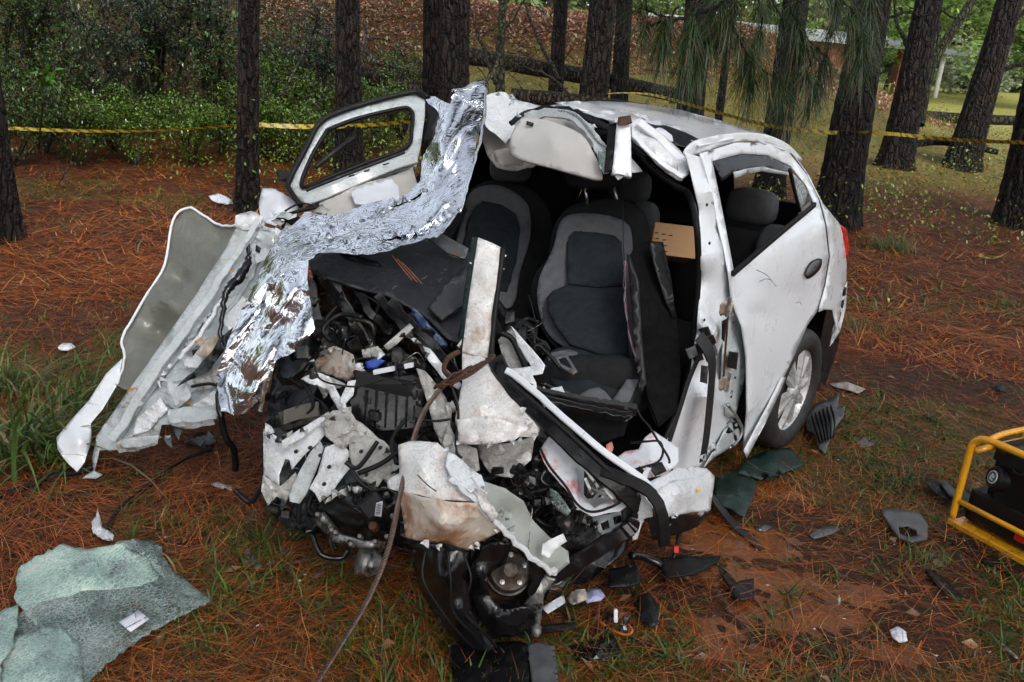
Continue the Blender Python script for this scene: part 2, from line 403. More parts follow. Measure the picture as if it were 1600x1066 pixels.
def mk_glass(name, tint, rough, alpha, crack=.35, sc=260, ec=(.55, .72, .66)):
    m, nt, bs = newmat(name); co = coords(nt)
    wv_ = mix(nt, .10, co, noise_(nt, co, 9, 5, .7), 'ADD'); v = N(nt, 'ShaderNodeTexVoronoi', Scale=float(sc)); v.feature = 'DISTANCE_TO_EDGE'; nt.links.new(wv_, v.inputs['Vector'])
    e = ramp(nt, v.outputs['Distance'], [(.0, (1, 1, 1)), (.14, (0, 0, 0))])
    big = noise_(nt, co, 4.5, 6, .7, .5)
    vb = N(nt, 'ShaderNodeTexVoronoi', Scale=21.0); vb.feature = 'DISTANCE_TO_EDGE'; nt.links.new(wv_, vb.inputs['Vector']); eb = ramp(nt, vb.outputs['Distance'], [(.0, (crack*.5,)*3), (.03, (0, 0, 0))])
    c = ramp(nt, big, tint); c = mix(nt, eb, c, ec); em = ramp(nt, noise_(nt, co, 7, 4, .7), [(.36, (crack*.25,)*3), (.62, (min(1, crack*1.6),)*3)]); c = mix(nt, mix(nt, 1.0, e, em, 'MULTIPLY'), c, ec); nt.links.new(c, bs.inputs['Base Color'])
    sp = ramp(nt, noise_(nt, co, 60, 3, .8), [(.66, (0, 0, 0)), (.72, (.6, .6, .6))]); c2 = mix(nt, sp, c, (.03, .04, .045)); nt.links.new(c2, bs.inputs['Base Color'])
    bs.inputs['Roughness'].default_value = rough; bs.inputs['Alpha'].default_value = alpha
    bump(nt, bs, v.outputs['Distance'], .5, .004); return m
GLASS_G = mk_glass('shattered_green_glass', [(.34, (.09, .10, .10)), (.42, (.24, .36, .32)), (.54, (.36, .54, .46)), (.66, (.60, .62, .58))], .25, .78, .55, 80, (.80, .90, .85))
GLASS_B = mk_glass('dirty_shattered_glass', [(.34, (.03, .04, .042)), (.5, (.11, .17, .15)), (.66, (.30, .35, .33))], .25, .80, .45, 80, (.75, .85, .80))
GLASS_D = mk_glass('dark_tinted_glass', [(.3, (.004, .010, .009)), (.7, (.012, .035, .028))], .10, .95, .10, 240, (.15, .3, .26))
def mk_ground():
    m, nt, bs = newmat('forest_floor'); co = coords(nt)
    n1 = noise_(nt, co, .55, 5, .6); n2 = noise_(nt, co, 6, 8, .75); n3 = noise_(nt, co, 45, 6, .8, .6)
    red = ramp(nt, n3, [(.32, (.012, .006, .003)), (.5, (.060, .019, .006)), (.72, (.27, .082, .020))])
    mud = ramp(nt, n3, [(.3, (.030, .013, .006)), (.7, (.085, .034, .013))])
    grn = ramp(nt, n3, [(.35, (.02, .026, .005)), (.7, (.17, .17, .03))])
    sep = nt.nodes.new('ShaderNodeSeparateXYZ'); nt.links.new(co, sep.inputs[0])
    at = nt.nodes.new('ShaderNodeAttribute'); at.attribute_name = 'tint'
    s2 = nt.nodes.new('ShaderNodeSeparateColor'); nt.links.new(at.outputs['Color'], s2.inputs[0])
    def gated(ch, lo):
        a = N(nt, 'ShaderNodeMath', operation='ADD'); nt.links.new(s2.outputs[ch], a.inputs[0]); nt.links.new(n2, a.inputs[1])
        return ramp(nt, a.outputs[0], [(lo, (0, 0, 0)), (min(1, lo+.12), (1, 1, 1))])
    c = mix(nt, gated(0, .86), red, mud); c = mix(nt, mix(nt, 1.0, gated(1, .88), (.5, .5, .5), 'MULTIPLY'), c, grn)
    hill = mix(nt, .5, ramp(nt, n2, [(.36, (.09, .12, .02)), (.5, (.25, .27, .05)), (.62, (.36, .19, .08))]), ramp(nt, n3, [(.35, (.05, .06, .015)), (.65, (.36, .34, .09))])); c = mix(nt, s2.outputs[2], c, hill)
    nt.links.new(c, bs.inputs['Base Color'])
    rr = ramp(nt, n2, [(.35, (.45,)*3), (.6, (.85,)*3)]); bs.inputs['Specular IOR Level'].default_value = .3; nt.links.new(rr, bs.inputs['Roughness'])
    bump(nt, bs, n3, .8, .03); return m
GROUND = mk_ground()
def mk_bark(name, a, b, cc):
    m, nt, bs = newmat(name); co = coords(nt, (1, 1, .16)); f = noise_(nt, co, 22, 8, .7, .4); g = noise_(nt, coords(nt), 2.5, 4, .6)
    c = ramp(nt, f, [(.36, a), (.52, b), (.68, tuple(x*1.9 for x in b))]); gg = ramp(nt, g, [(.5, (0, 0, 0)), (.66, (.8, .8, .8))]); c = mix(nt, gg, c, cc)
    wv_ = mix(nt, .06, coords(nt, (1, 1, .28)), noise_(nt, coords(nt), 9, 3), 'ADD'); v = N(nt, 'ShaderNodeTexVoronoi', Scale=17.0); v.feature = 'DISTANCE_TO_EDGE'; nt.links.new(wv_, v.inputs['Vector'])
    cr = ramp(nt, v.outputs['Distance'], [(.02, (0, 0, 0)), (.22, (1, 1, 1))]); c = mix(nt, cr, tuple(x*.25 for x in a), c)
    hh = N(nt, 'ShaderNodeMath', operation='MULTIPLY_ADD'); nt.links.new(cr, hh.inputs[0]); hh.inputs[1].default_value = .8; nt.links.new(f, hh.inputs[2]); f = hh.outputs[0]
    nt.links.new(c, bs.inputs['Base Color']); bs.inputs['Roughness'].default_value = .6; bs.inputs['Specular IOR Level'].default_value = .3; bump(nt, bs, f, 1.0, .09); return m
BARK = mk_bark('wet_pine_bark', (.004, .003, .0026), (.020, .0145, .011), (.040, .018, .010))
MOSSY = mk_bark('mossy_bark', (.02, .018, .01), (.05, .05, .02), (.07, .10, .015))
DEADW = mk_bark('dead_grey_wood', (.09, .075, .06), (.19, .165, .14), (.11, .09, .06))
LOGM = mk_bark('fallen_log_bark', (.02, .014, .01), (.06, .042, .032), (.05, .06, .02))
LEAF = tinted('shrub_leaf', (1, 1, 1), .25, .2, .9); FLEAF = tinted('far_leaf', (1, 1, 1), .5, .45, .4)
GRASSM = tinted('grass_blade', (1, 1, 1), .5, .2)
NEEDLE = tinted('dead_pine_needle', (1, 1, 1), .55, 0, .35)
PINEN = tinted('green_pine_needle', (1, 1, 1), .4, .15)
# ================================================================ ground
def sn(X, Y, f, s):
    return (np.sin(X*f+1.7*np.sin(Y*f*.7+s)+s)*np.cos(Y*f*.9+1.3*np.sin(X*f*.6-s))+.5*np.sin(X*f*2.3-Y*f*1.9+s*2)*np.cos(Y*f*2.7+s))/1.5
def blob(X, Y, cx, cy, rx, ry, rot=0):
    c, s = math.cos(rot), math.sin(rot); a = (X-cx)*c+(Y-cy)*s; b = -(X-cx)*s+(Y-cy)*c
    return np.exp(-((a/rx)**2+(b/ry)**2))
GP = [(G(x, y), rx, ry) for (x, y, rx, ry) in [(1300, 1000, 1.0, .5), (1500, 930, .9, .5), (1000, 1040, .8, .3), (1350, 760, 1.0, .4), (1260, 700, .6, .4), (560, 1040, .5, .25), (330, 960, .5, .3), (1480, 480, 1.3, .8), (1500, 700, .8, .5),
      (250, 1040, .5, .2), (380, 830, .5, .25), (150, 590, .9, .6), (260, 560, .9, .6), (1400, 640, .9, .5), (1600, 1050, .9, .4), (100, 300, 2.5, .8)]]
MP = [(G(x, y), rx, ry) for (x, y, rx, ry) in [(1170, 890, .6, .35), (1260, 950, .6, .3), (1100, 830, .4, .25), (1480, 600, 1.3, .35), (1150, 1000, .5, .2), (1380, 880, .5, .2), (1000, 960, .4, .2)]]
def grassmask(X, Y):
    g = sum(blob(X, Y, p.x, p.y, a, b) for p, a, b in GP)
    return np.clip(g*.72+.35*sn(X, Y, 3.1, 2.)+.25*sn(X, Y, 7.3, 5.)-.15, 0, 1)*(1-.8*mudmask(X, Y))+.35*sst((Y-13)/8)*np.clip(.5+sn(X, Y, .7, 1), 0, 1)+.9*sst((Y-13)/8)*sst((X-6)/5)+.6*sst((Y-7)/5)*sst((X-2)/4)*np.clip(sn(X, Y, .9, 4)+.2, 0, 1)
def mudmask(X, Y):
    return np.clip(sum(blob(X, Y, p.x, p.y, a, b) for p, a, b in MP), 0, 1)
def build_ground():
    az = np.radians(np.concatenate([np.linspace(-180, -50, 60)[:-1], np.linspace(-50, 50, 300), np.linspace(50, 180, 60)[1:]])); rr = np.concatenate([np.linspace(.02, 9, 380), np.geomspace(9.1, 118, 110)])
    A, Q = np.meshgrid(az, rr); X = (Q*np.sin(A)); Y = Q*np.cos(A)-.2
    Zv = Tn(X, Y)
    near = np.clip((12-Q)/6, 0, 1)
    Zv = Zv+near*.006*(np.sin(X*37+3*np.sin(Y*23))*np.sin(Y*41+2*np.sin(X*29))+np.sin(X*71+Y*53)*.5)
    v = np.stack([X.ravel(), Y.ravel(), Zv.ravel()], 1); n, m = A.shape
    i = (np.arange(n-1)[:, None]*m+np.arange(m-1)[None]).ravel()
    f = np.stack([i, i+1, i+m+1, i+m], 1)[:, ::-1]
    col = np.stack([mudmask(X, Y).ravel(), np.clip(grassmask(X, Y), 0, 1).ravel(), np.maximum(sst((Y-13)/7)*sst((X-4)/5), .6*sst((Y-11)/2)*(1-sst((Y-17)/1.5))*sst((X+3)/2)).ravel()], 1)
    o = meshobj('ground', v, f, GROUND, smooth=True, colors=col); tag(o, kind='structure')
    return o
GROUND_O = build_ground()
# muddy puddle water lying in the dips of the ground
def mk_pud():
    m, nt, bs = newmat('muddy_water'); co = coords(nt)
    c = ramp(nt, noise_(nt, co, 9, 6, .65), [(.3, (.13, .040, .009)), (.7, (.24, .078, .018))]); nt.links.new(c, bs.inputs['Base Color'])
    bs.inputs['Roughness'].default_value = .2; bs.inputs['Specular IOR Level'].default_value = .4; bump(nt, bs, noise_(nt, co, 14, 2), .06, .01); return m
PUD = mk_pud()
def puddle(cx, cy, rx, ry, rot, seed, dz=.004):
    rg = np.random.default_rng(seed); n = 90; t = np.linspace(0, 2*np.pi, n, endpoint=False); r = np.ones(n)
    for k in range(2, 12): r += rg.normal()*.55/k*np.cos(k*t+rg.uniform(0, 6))
    r = np.clip(r, .25, 2); x = rx*r*np.cos(t); y = ry*r*np.sin(t); c, s = math.cos(rot), math.sin(rot)
    X = cx+x*c-y*s; Y = cy+x*s+y*c; z = Tn(X, Y).mean()+dz
    rings = [np.stack([cx+(X-cx)*q, cy+(Y-cy)*q, np.full(n, 0)], 1) for q in (1, .75, .5, .25)]
    v = np.concatenate(rings+[np.array([[cx, cy, 0]])]); v[:, 2] = z-.002
    v[:n, 2] -= .010
    f = [(a*n+i, a*n+(i+1) % n, (a+1)*n+(i+1) % n, (a+1)*n+i) for a in range(3) for i in range(n)]+[(3*n+i, 3*n+(i+1) % n, 4*n) for i in range(n)]
    tag(meshobj('puddle', v, f, PUD, smooth=True), kind='structure')
for i, (px, py, rx, ry) in enumerate(PUDC):
    zz = float(1.15*sst((py-4.5)/16))-.0085; n = 40; t = np.linspace(0, 2*np.pi, n, endpoint=False)
    v = np.concatenate([np.stack([px+rx*1.05*q*np.cos(t), py+ry*1.05*q*np.sin(t), np.full(n, zz+i*.0001)], 1) for q in (1, .5)]+[np.array([[px, py, zz+i*.0001]])])
    f = [(k, (k+1) % n, n+(k+1) % n, n+k) for k in range(n)]+[(n+k, n+(k+1) % n, 2*n) for k in range(n)]
    tag(meshobj('puddle', v, f, PUD, smooth=True), kind='structure')
# ================================================================ blades: needles, grass
def blades(name, P, L, W, elev, az, curve, col, mat, seg=2, roll=None, kind='stuff', parent=None):
    """thin tapering strips standing or lying at points P"""
    n = len(P); t = np.linspace(0, 1, seg+1)
    d0 = np.stack([np.cos(elev)*np.cos(az), np.cos(elev)*np.sin(az), np.sin(elev)], 1)
    side = np.stack([-np.sin(az), np.cos(az), np.zeros(n)], 1)
    if roll is not None: side = side*np.cos(roll)[:, None]+np.cross(d0, side)*np.sin(roll)[:, None]
    vs = []
    for k, tt in enumerate(t):
        c = P+d0*(L*tt)[:, None]+np.stack([curve[:, 0]*L*tt*tt, curve[:, 1]*L*tt*tt, curve[:, 2]*L*tt*tt], 1)
        w = W*(1-tt**2*.92)*.5
        vs += [c-side*w[:, None], c+side*w[:, None]]
    v = np.stack(vs, 1).reshape(-1, 3); m = 2*(seg+1); b = np.arange(n)*m; fs = []
    for k in range(seg): fs.append(np.stack([b+2*k, b+2*k+1, b+2*k+3, b+2*k+2], 1))
    f = np.stack(fs, 1).reshape(-1, 4)
    o = meshobj(name, v, f, mat, parent, colors=np.repeat(col, m, 0)); 
    if kind: tag(o, kind=kind)
    return o
def polar(n, r0, r1, pw=0.0, a=46):
    r = np.exp(NR.uniform(math.log(r0), math.log(r1), n)); az = np.radians(NR.uniform(-a, a, n))
    return r*np.sin(az), r*np.cos(az)-.2
def litter(n, r0, r1, L0, L1, wid):
    X, Y = polar(n, r0, r1)
    keep = NR.uniform(0, 1, n) > .42*grassmask(X, Y)+.62*mudmask(X, Y)
    X, Y = X[keep], Y[keep]; n = len(X)
    P = np.stack([X, Y, Tn(X, Y)+NR.uniform(.002, .026, n)*(1+.6*sn(X, Y, 5, 3))], 1)
    k = NR.uniform(0, 1, n)[:, None]; dark = NR.uniform(.3, 1.95, n)[:, None]
    col = np.where(k < .55, np.array([[.31, .072, .012]]), np.where(k < .8, np.array([[.14, .045, .014]]), np.array([[.40, .17, .055]])))*dark
    az = sn(X, Y, 2.3, 9)*2.2+NR.normal(0, .75, n)+np.where(NR.uniform(0, 1, n) < .5, 0, np.pi)
    blades('pine_needle_litter', P, NR.uniform(L0, L1, n), wid*(1+Y*.10), NR.normal(.03, .16, n), az, NR.normal(0, .12, (n, 3))*[1, 1, .5], col, NEEDLE, 2)
litter(150000, .9, 7, .07, .19, .0013)
litter(105000, 6, 24, .12, .28, .0034)
def twiglets(n):
    X, Y = polar(n, 1.0, 12); P = np.stack([X, Y, Tn(X, Y)+.012], 1); k = NR.uniform(.3, 1.3, n)[:, None]
    blades('fallen_twigs', P, NR.uniform(.06, .35, n), NR.uniform(.003, .007, n), NR.normal(0, .08, n), NR.uniform(0, 6.28, n), NR.normal(0, .25, (n, 3))*[1, 1, .2], np.array([[.10, .075, .055]])*k, NEEDLE, 3)
    X, Y = polar(900, 1.0, 12); m = len(X); P = np.stack([X, Y, Tn(X, Y)+.015], 1)
    return P
TW_P = twiglets(1500)
def grass(n, r0, r1, h0, h1, wid, thr=.25, name='short_grass'):
    X, Y = polar(n, r0, r1); g = grassmask(X, Y); cl = np.clip(.5+1.0*sn(X, Y, 13, 1.)+.5*sn(X, Y, 29, 4.), 0, 1)
    keep = NR.uniform(0, 1, n) < np.clip(g*1.4, 0.03, 1)*cl; X, Y = X[keep], Y[keep]; n = len(X)
    P = np.stack([X, Y, Tn(X, Y)-.003], 1); u = NR.uniform(0, 1, n)[:, None]
    col = (np.array([[.055, .115, .018]])*(1-u)+np.array([[.14, .17, .035]])*u)*NR.uniform(.55, 1.25, n)[:, None]
    dead = NR.uniform(0, 1, n) < .22; col[dead] = np.array([.23, .17, .08])*NR.uniform(.5, 1.1, dead.sum())[:, None]
    blades(name, P, NR.uniform(h0, h1, n), wid*(.7+.6*NR.uniform(0, 1, n)), NR.uniform(.15, 1.35, n), NR.uniform(0, 6.28, n), np.stack([NR.normal(0, .25, n), NR.normal(0, .25, n), -NR.uniform(.1, .6, n)], 1), col, GRASSM, 2)
grass(26000, 1.1, 8, .025, .075, .0042)
grass(60000, 7, 45, .06, .22, .012)
def sod(n, r0, r1, k=11):
    """leafy little tufts of grass"""
    X, Y = polar(n, r0, r1); g = grassmask(X, Y); cl = np.clip(.45+1.1*sn(X, Y, 4.3, 1.)+.5*sn(X, Y, 11, 4.), 0, 1)
    keep = NR.uniform(0, 1, n) < np.clip(g*1.6*cl, .015, 1); X, Y = X[keep], Y[keep]; m = len(X); hs_ = NR.uniform(.045, .13, m)
    X = np.repeat(X, k)+NR.normal(0, .010, m*k); Y = np.repeat(Y, k)+NR.normal(0, .010, m*k); n = m*k
    P = np.stack([X, Y, Tn(X, Y)-.003], 1); u = NR.uniform(0, 1, n)[:, None]; u2 = np.repeat(NR.uniform(.6, 1.25, m), k)[:, None]
    col = (np.array([[.022, .075, .006]])*(1-u)+np.array([[.075, .145, .014]])*u)*u2*NR.uniform(.7, 1.2, n)[:, None]
    dead = NR.uniform(0, 1, n) < .10; col[dead] = np.array([.26, .19, .08])*NR.uniform(.5, 1.1, dead.sum())[:, None]
    blades('short_grass', P, np.repeat(hs_, k)*NR.uniform(.5, 1.1, n), .0065*(.6+.8*NR.uniform(0, 1, n)), NR.uniform(.1, 1.2, n), NR.uniform(0, 6.28, n), np.stack([NR.normal(0, .25, n), NR.normal(0, .25, n), -NR.uniform(.1, .7, n)], 1), col, GRASSM, 3)
sod(15000, 1.1, 9)
def tuft(name, label, x, y, n, h, spread, wid, seed, lean=(0, 0), cat='grass clump', yel=.2, group=None):
    rg = np.random.default_rng(seed); p = G(x, y)
    P = np.stack([p.x+rg.normal(0, spread, n), p.y+rg.normal(0, spread*.8, n), np.zeros(n)], 1); P[:, 2] = Tn(P[:, 0], P[:, 1])-.01
    u = rg.uniform(0, 1, n)[:, None]; col = (np.array([[.05, .11, .02]])*(1-u)+np.array([[.15, .20, .05]])*u)*rg.uniform(.5, 1.2, n)[:, None]
    d = rg.uniform(0, 1, n) < yel; col[d] = np.array([.26, .2, .1])*rg.uniform(.5, 1, d.sum())[:, None]
    cv = np.stack([rg.normal(lean[0], .28, n), rg.normal(lean[1], .28, n), -rg.uniform(.25, .8, n)], 1)
    o = blades(name, P, rg.uniform(.45, 1, n)*h, wid*rg.uniform(.6, 1.2, n), rg.uniform(.7, 1.5, n), rg.uniform(0, 6.28, n), cv, col, GRASSM, 5, kind=None)
    tag(o, label, cat, group)
tuft('grass_clump', 'big clump of long broad grass left of the torn fender', 60, 715, 190, .58, .10, .017, 3, (.15, -.1), yel=.08)
tuft('grass_clump', 'loose clump of long thin grass behind the torn fender tip', 170, 640, 240, .55, .18, .009, 4, (.4, 0))
tuft('grass_clump', 'arching thin grass beside the grey side of the torn fender', 300, 560, 260, .6, .22, .007, 5, (.35, 0), yel=.35)
tuft('grass_clump', 'low green grass at the left edge by the needles', 14, 610, 150, .35, .07, .009, 6)
tuft('grass_clump', 'spiky green grass clump on the red needles beyond the tail light', 1392, 392, 260, .42, .13, .007, 7, yel=.15)
tuft('grass_clump', 'small grass clump in front of the yellow frame machine', 1440, 880, 110, .16, .06, .005, 8, yel=.1)
tuft('grass_clump', 'flattened grass just behind the rear bumper', 1335, 520, 200, .3, .15, .006, 9, (-.3, 0), yel=.3)
# ================================================================ leaves and shrubs
def leaf_cloud(name, P, size, col, mat, parent=None, kind=None, droop=.3, ratio=.45):
    n = len(P); az = NR.uniform(0, 6.28, n); el = NR.normal(-droop, .45, n)
    d = np.stack([np.cos(el)*np.cos(az), np.cos(el)*np.sin(az), np.sin(el)], 1)
    s = np.stack([-np.sin(az), np.cos(az), NR.normal(0, .35, n)], 1); up = np.cross(d, s)
    L = size*NR.uniform(.6, 1.3, n)[:, None]; w = L*ratio
    v = np.stack([P, P+d*L*.45-s*w*.5+up*L*.08, P+d*L, P+d*L*.45+s*w*.5+up*L*.08], 1).reshape(-1, 3)
    b = np.arange(n)*4; f = np.concatenate([np.stack([b, b+1, b+2], 1), np.stack([b, b+2, b+3], 1)])
    o = meshobj(name, v, f, mat, parent, colors=np.repeat(col, 4, 0))
    if kind: tag(o, kind=kind)
    return o
def gcol(n, dark=(.03, .07, .014), light=(.11, .19, .04), lo=.4, hi=1.3, brown=.06):
    u = NR.uniform(0, 1, n)[:, None]**1.5; c = (np.array([dark])*(1-u)+np.array([light])*u)*NR.uniform(lo, hi, n)[:, None]
    d = NR.uniform(0, 1, n) < brown; c[d] = np.array([.2, .09, .03])*NR.uniform(.5, 1, d.sum())[:, None]
    return c
def shrub(name, label, cat, base, h, wdt, n, leaf, col=None, seed=1, stems=5, group=None, kind=None):
    rg = np.random.default_rng(seed); root = thing(name, label, cat, base, group)
    tips = []; b = Vector(base)
    sv, sf = [], []
    for s in range(stems):
        a = rg.uniform(0, 6.28); t = b+Vector((math.cos(a)*wdt*rg.uniform(.15, .75), math.sin(a)*wdt*.6*rg.uniform(.2, .8), h*rg.uniform(.6, 1)))
        mid = b.lerp(t, .5)+Vector((rg.normal()*wdt*.12, rg.normal()*wdt*.12, h*.06)); tips.append((b, mid, t))
        for k in range(3):
            q = mid.lerp(t, rg.uniform(0, .9)); a2 = rg.uniform(0, 6.28)
            tips.append((q, q+Vector((math.cos(a2), math.sin(a2), .5))*wdt*.2, q+Vector((math.cos(a2), math.sin(a2), rg.uniform(-.1, .8)))*wdt*rg.uniform(.3, .6)))
    for (p0, p1, p2) in tips:
        pts = crom([p0, p1, p2], 4); r0 = .012*h
        for i in range(len(pts)-1):
            k = len(sv); d = Vector((r0*(1-i/len(pts))+.002, 0, 0)); e = Vector((0, d.x, d.x*.5))
            rr2 = r0*(1-(i+1)/len(pts))+.002; d2 = Vector((rr2, 0, 0)); e2 = Vector((0, rr2, rr2*.5))
            sv += [pts[i]+d, pts[i]+e, pts[i]-d, pts[i+1]+d2, pts[i+1]+e2, pts[i+1]-d2]; sf += [(k, k+1, k+4, k+3), (k+1, k+2, k+5, k+4), (k+2, k, k+3, k+5)]
    meshobj('stems', sv, sf, DEADW if seed % 3 == 0 else LOGM, root)
    w = NR.integers(0, len(tips), n); tt = NR.uniform(.15, 1.05, n)
    A = np.array([[tuple(q) for q in tp] for tp in tips])[w]
    P = A[:, 0]*((1-tt)**2)[:, None]+A[:, 1]*(2*tt*(1-tt))[:, None]+A[:, 2]*(tt**2)[:, None]+NR.normal(0, .075*wdt, (n, 3))*[1, 1, .8]
    P[:, 2] = np.maximum(P[:, 2], Tn(P[:, 0], P[:, 1])+.01)
    leaf_cloud('foliage', P, leaf, gcol(n) if col is None else col(n), LEAF, root)
    return root
yel = lambda n: gcol(n, (.06, .12, .012), (.20, .34, .045), .5, 1.3, .03)
gry = lambda n: gcol(n, (.03, .05, .03), (.11, .15, .09), .4, 1.3, .02)
shr = [  # x, y(base), dist offset, height, width, leaves, leaf size, colour
 (20, 215, 2.6, 1.3, 2600, .055, None, 'dense glossy shrub at the far left edge behind the tape'),
 (95, 200, 3.0, 1.4, 3000, .05, None, 'tall dark glossy shrub second from the left edge'),
 (165, 225, 2.4, 1.1, 2600, .05, gry, 'small leaved grey green shrub left of the curved trunk'),
 (250, 205, 2.7, 1.2, 3000, .045, gry, 'grey green shrub around the curved trunk'),
 (330, 215, 2.5, 1.1, 2800, .045, gry, 'silvery small leaved shrub left of the nearest thin pine'),
 (215, 260, .9, .8, 1700, .045, yel, 'low bright shrub below the tape left of centre'),
 (300, 262, .8, .7, 1500, .045, yel, 'low bright shrub at the tape near the thin pine'),
 (20, 262, .9, .8, 1300, .05, None, 'low dark shrub at the far left under the tape'),
 (440, 255, .9, .8, 1500, .05, yel, 'yellow green shrub between the first two pines'),
 (480, 235, 1.2, .8, 1500, .05, yel, 'yellow green shrub just left of the second pine'),
 (425, 210, 1.3, .9, 1500, .05, None, 'dark shrub behind the yellow green ones between two pines'),
 (600, 240, 1.0, .7, 1500, .05, yel, 'bright shrub seen through the bent door window'),
 (390, 240, .6, .5, 700, .04, yel, 'leafy creeper at the foot of the thin pine'),
 (120, 262, .7, .7, 1100, .045, None, 'low shrub under the left part of the tape'),
]
for i, (x, y, h, wd, n, lf, cf, lb) in enumerate(shr):
    shrub('shrub', lb, 'shrub', G(x, y), h, wd, n*3, lf*.85, cf, 100+i, 7)
yt = thing('young_plant', 'bright green big leaved young plant high at the left edge', 'plant', G(60, 235))
tube('stems', [G(60, 235), V(66, 170, 7), V(72, 128, 7)], .008, MOSSY, yt, 6, 5)
PY = np.array([tuple(V(72+R.gauss(0, 10), 122+R.gauss(0, 6), 7+R.gauss(0, .06))) for i in range(26)]); leaf_cloud('foliage', PY, .13, np.array([[.05, .15, .012]])*NR.uniform(.7, 1.3, (26, 1)), LEAF, yt, droop=.3, ratio=.33)
for i, (x, y, h, wd, n, cf, lb) in enumerate([(70, 245, 1.6, .9, 3200, None, 'dark upright shrub in front of the bright hedge at far left'), (180, 240, 1.3, .7, 2600, gry, 'grey green shrub at the tape below the curved trunk'), (345, 240, 1.5, .7, 2600, None, 'dark shrub at the tape just left of the slim pine'), (500, 215, 1.9, .9, 3000, gry, 'tall thin leaved shrub left of the second pine'), (625, 225, 1.6, .8, 2600, None, 'dark shrub between the second pine and the close pair')]):
    shrub('shrub', lb, 'shrub', G(x, y), h, wd, n, .045, cf, 300+i, 9)
# undergrowth masses beyond the tape that nobody could count
def mass(name, n, region, leaf, cf, hfun, seed, kind='stuff'):
    x, y = np.array([region()[:2] for _ in range(n)]).T
    k_ = hfun(x, y) > .14; x, y = x[k_], y[k_]; n = len(x); z = Tn(x, y)+NR.uniform(0, 1, n)**1.3*hfun(x, y)
    leaf_cloud(name, np.stack([x, y, z], 1), leaf, cf(n), LEAF, kind=kind)
mass('undergrowth', 52000, lambda: (NR.uniform(-13, -2), NR.uniform(10.5, 17)), .08, gcol, lambda x, y: np.clip(.25+.9*sn(x, y, 1.3, 5)+3.2*np.clip((-x-2)/4, 0, 1)*(.6+.7*sn(x, y, .9, 2)), .05, 5), 1)
yb = lambda n: gcol(n, (.10, .16, .015), (.30, .40, .05), .5, 1.3, .08)
mass('undergrowth', 34000, lambda: (NR.uniform(-5, 9), NR.uniform(9.0, 19)), .055, yb, lambda x, y: np.clip(.30+.8*sn(x, y, 1.1, 6), .03, 1.1), 2)
mass('undergrowth', 9000, lambda: (NR.uniform(-10, 0), NR.uniform(9.2, 12.5)), .045, lambda n: yel(n)*.75, lambda x, y: np.clip(.15+.9*sn(x, y, 1.6, 2), .02, .8), 4)
mass('ground_herbs', 2600, lambda: (NR.uniform(-8, 8), NR.uniform(6.0, 10)), .04, yb, lambda x, y: np.clip(.02+.25*sn(x, y, 2.6, 2), .0, .3), 5)
mass('undergrowth', 20000, lambda: (NR.uniform(3, 18), NR.uniform(9.5, 24)), .045, lambda n: yb(n)*.6, lambda x, y: np.clip(.1+.7*sn(x, y, .8, 3), .02, .8), 3)
# leaf litter on the bank
def bank():
    n = 26000; x = NR.uniform(-6, 9, n); y = NR.uniform(17, 23, n); z = Tn(x, y)+.03
    u = NR.uniform(0, 1, n)[:, None]; c = (np.array([[.48, .19, .10]])*(1-u)+np.array([[.55, .36, .24]])*u)*NR.uniform(.5, 1.1, n)[:, None]
    leaf_cloud('leaf_litter', np.stack([x, y, z], 1), .10, c, LEAF, kind='stuff', droop=0)
bank()
leaf_cloud('fallen_leaves', TW_P, .05, np.array([[.20, .10, .04]])*NR.uniform(.4, 1.6, (len(TW_P), 1)), LEAF, kind='stuff', droop=0)
# ================================================================ trees
def ptwist(p, f, s): return np.sin(p*f+s)
def trunk_mesh(pts, rads, mat, name, parent, seg=40, rings=70, rough=1.0, flare=.35):
    P = crom(pts, max(1, rings//(len(pts)-1))); n = len(P); rs = np.interp(np.linspace(0, 1, n), np.linspace(0, 1, len(rads)), rads)
    arr = np.array([tuple(p) for p in P]); vs = np.zeros((n, seg, 3)); th = np.linspace(0, 2*np.pi, seg, endpoint=False)
    s = NR.uniform(0, 20); L = np.concatenate([[0], np.cumsum(np.linalg.norm(np.diff(arr, axis=0), axis=1))])
    for i in range(n):
        t = arr[min(i+1, n-1)]-arr[max(i-1, 0)]; t /= np.linalg.norm(t)
        a = np.cross(t, [0, 1, .01]); a /= np.linalg.norm(a); b = np.cross(a, t)
        r = rs[i]*(1+flare*math.exp(-L[i]/.28)*(1+.3*np.cos(5*th+s)))
        ridge = np.sqrt(np.abs(np.sin(th*6+1.1*np.sin(L[i]*4+s)+1.3*np.sin(L[i]*1.3))))*.8+np.sqrt(np.abs(np.sin(th*9+1.6*np.sin(L[i]*7+2*s))))*.5-.5
        plate = .35*np.sign(np.sin(L[i]*26+5*np.sin(th*3+s)))*(.5+.5*np.sin(th*5+L[i]*9))
        r = r*(1+rough*(.10*ridge+.045*plate-.03)+.02*math.sin(L[i]*2+s))
        vs[i] = arr[i]+a[None]*(np.cos(th)*r)[:, None]+b[None]*(np.sin(th)*r)[:, None]
    i = (np.arange(n-1)[:, None]*seg+np.arange(seg)[None]); j = (np.arange(n-1)[:, None]*seg+(np.arange(seg)[None]+1) % seg)
    f = np.stack([i.ravel(), j.ravel(), (j+seg).ravel(), (i+seg).ravel()], 1)[:, ::-1]
    return meshobj(name, vs.reshape(-1, 3), f, mat, parent, smooth=True)
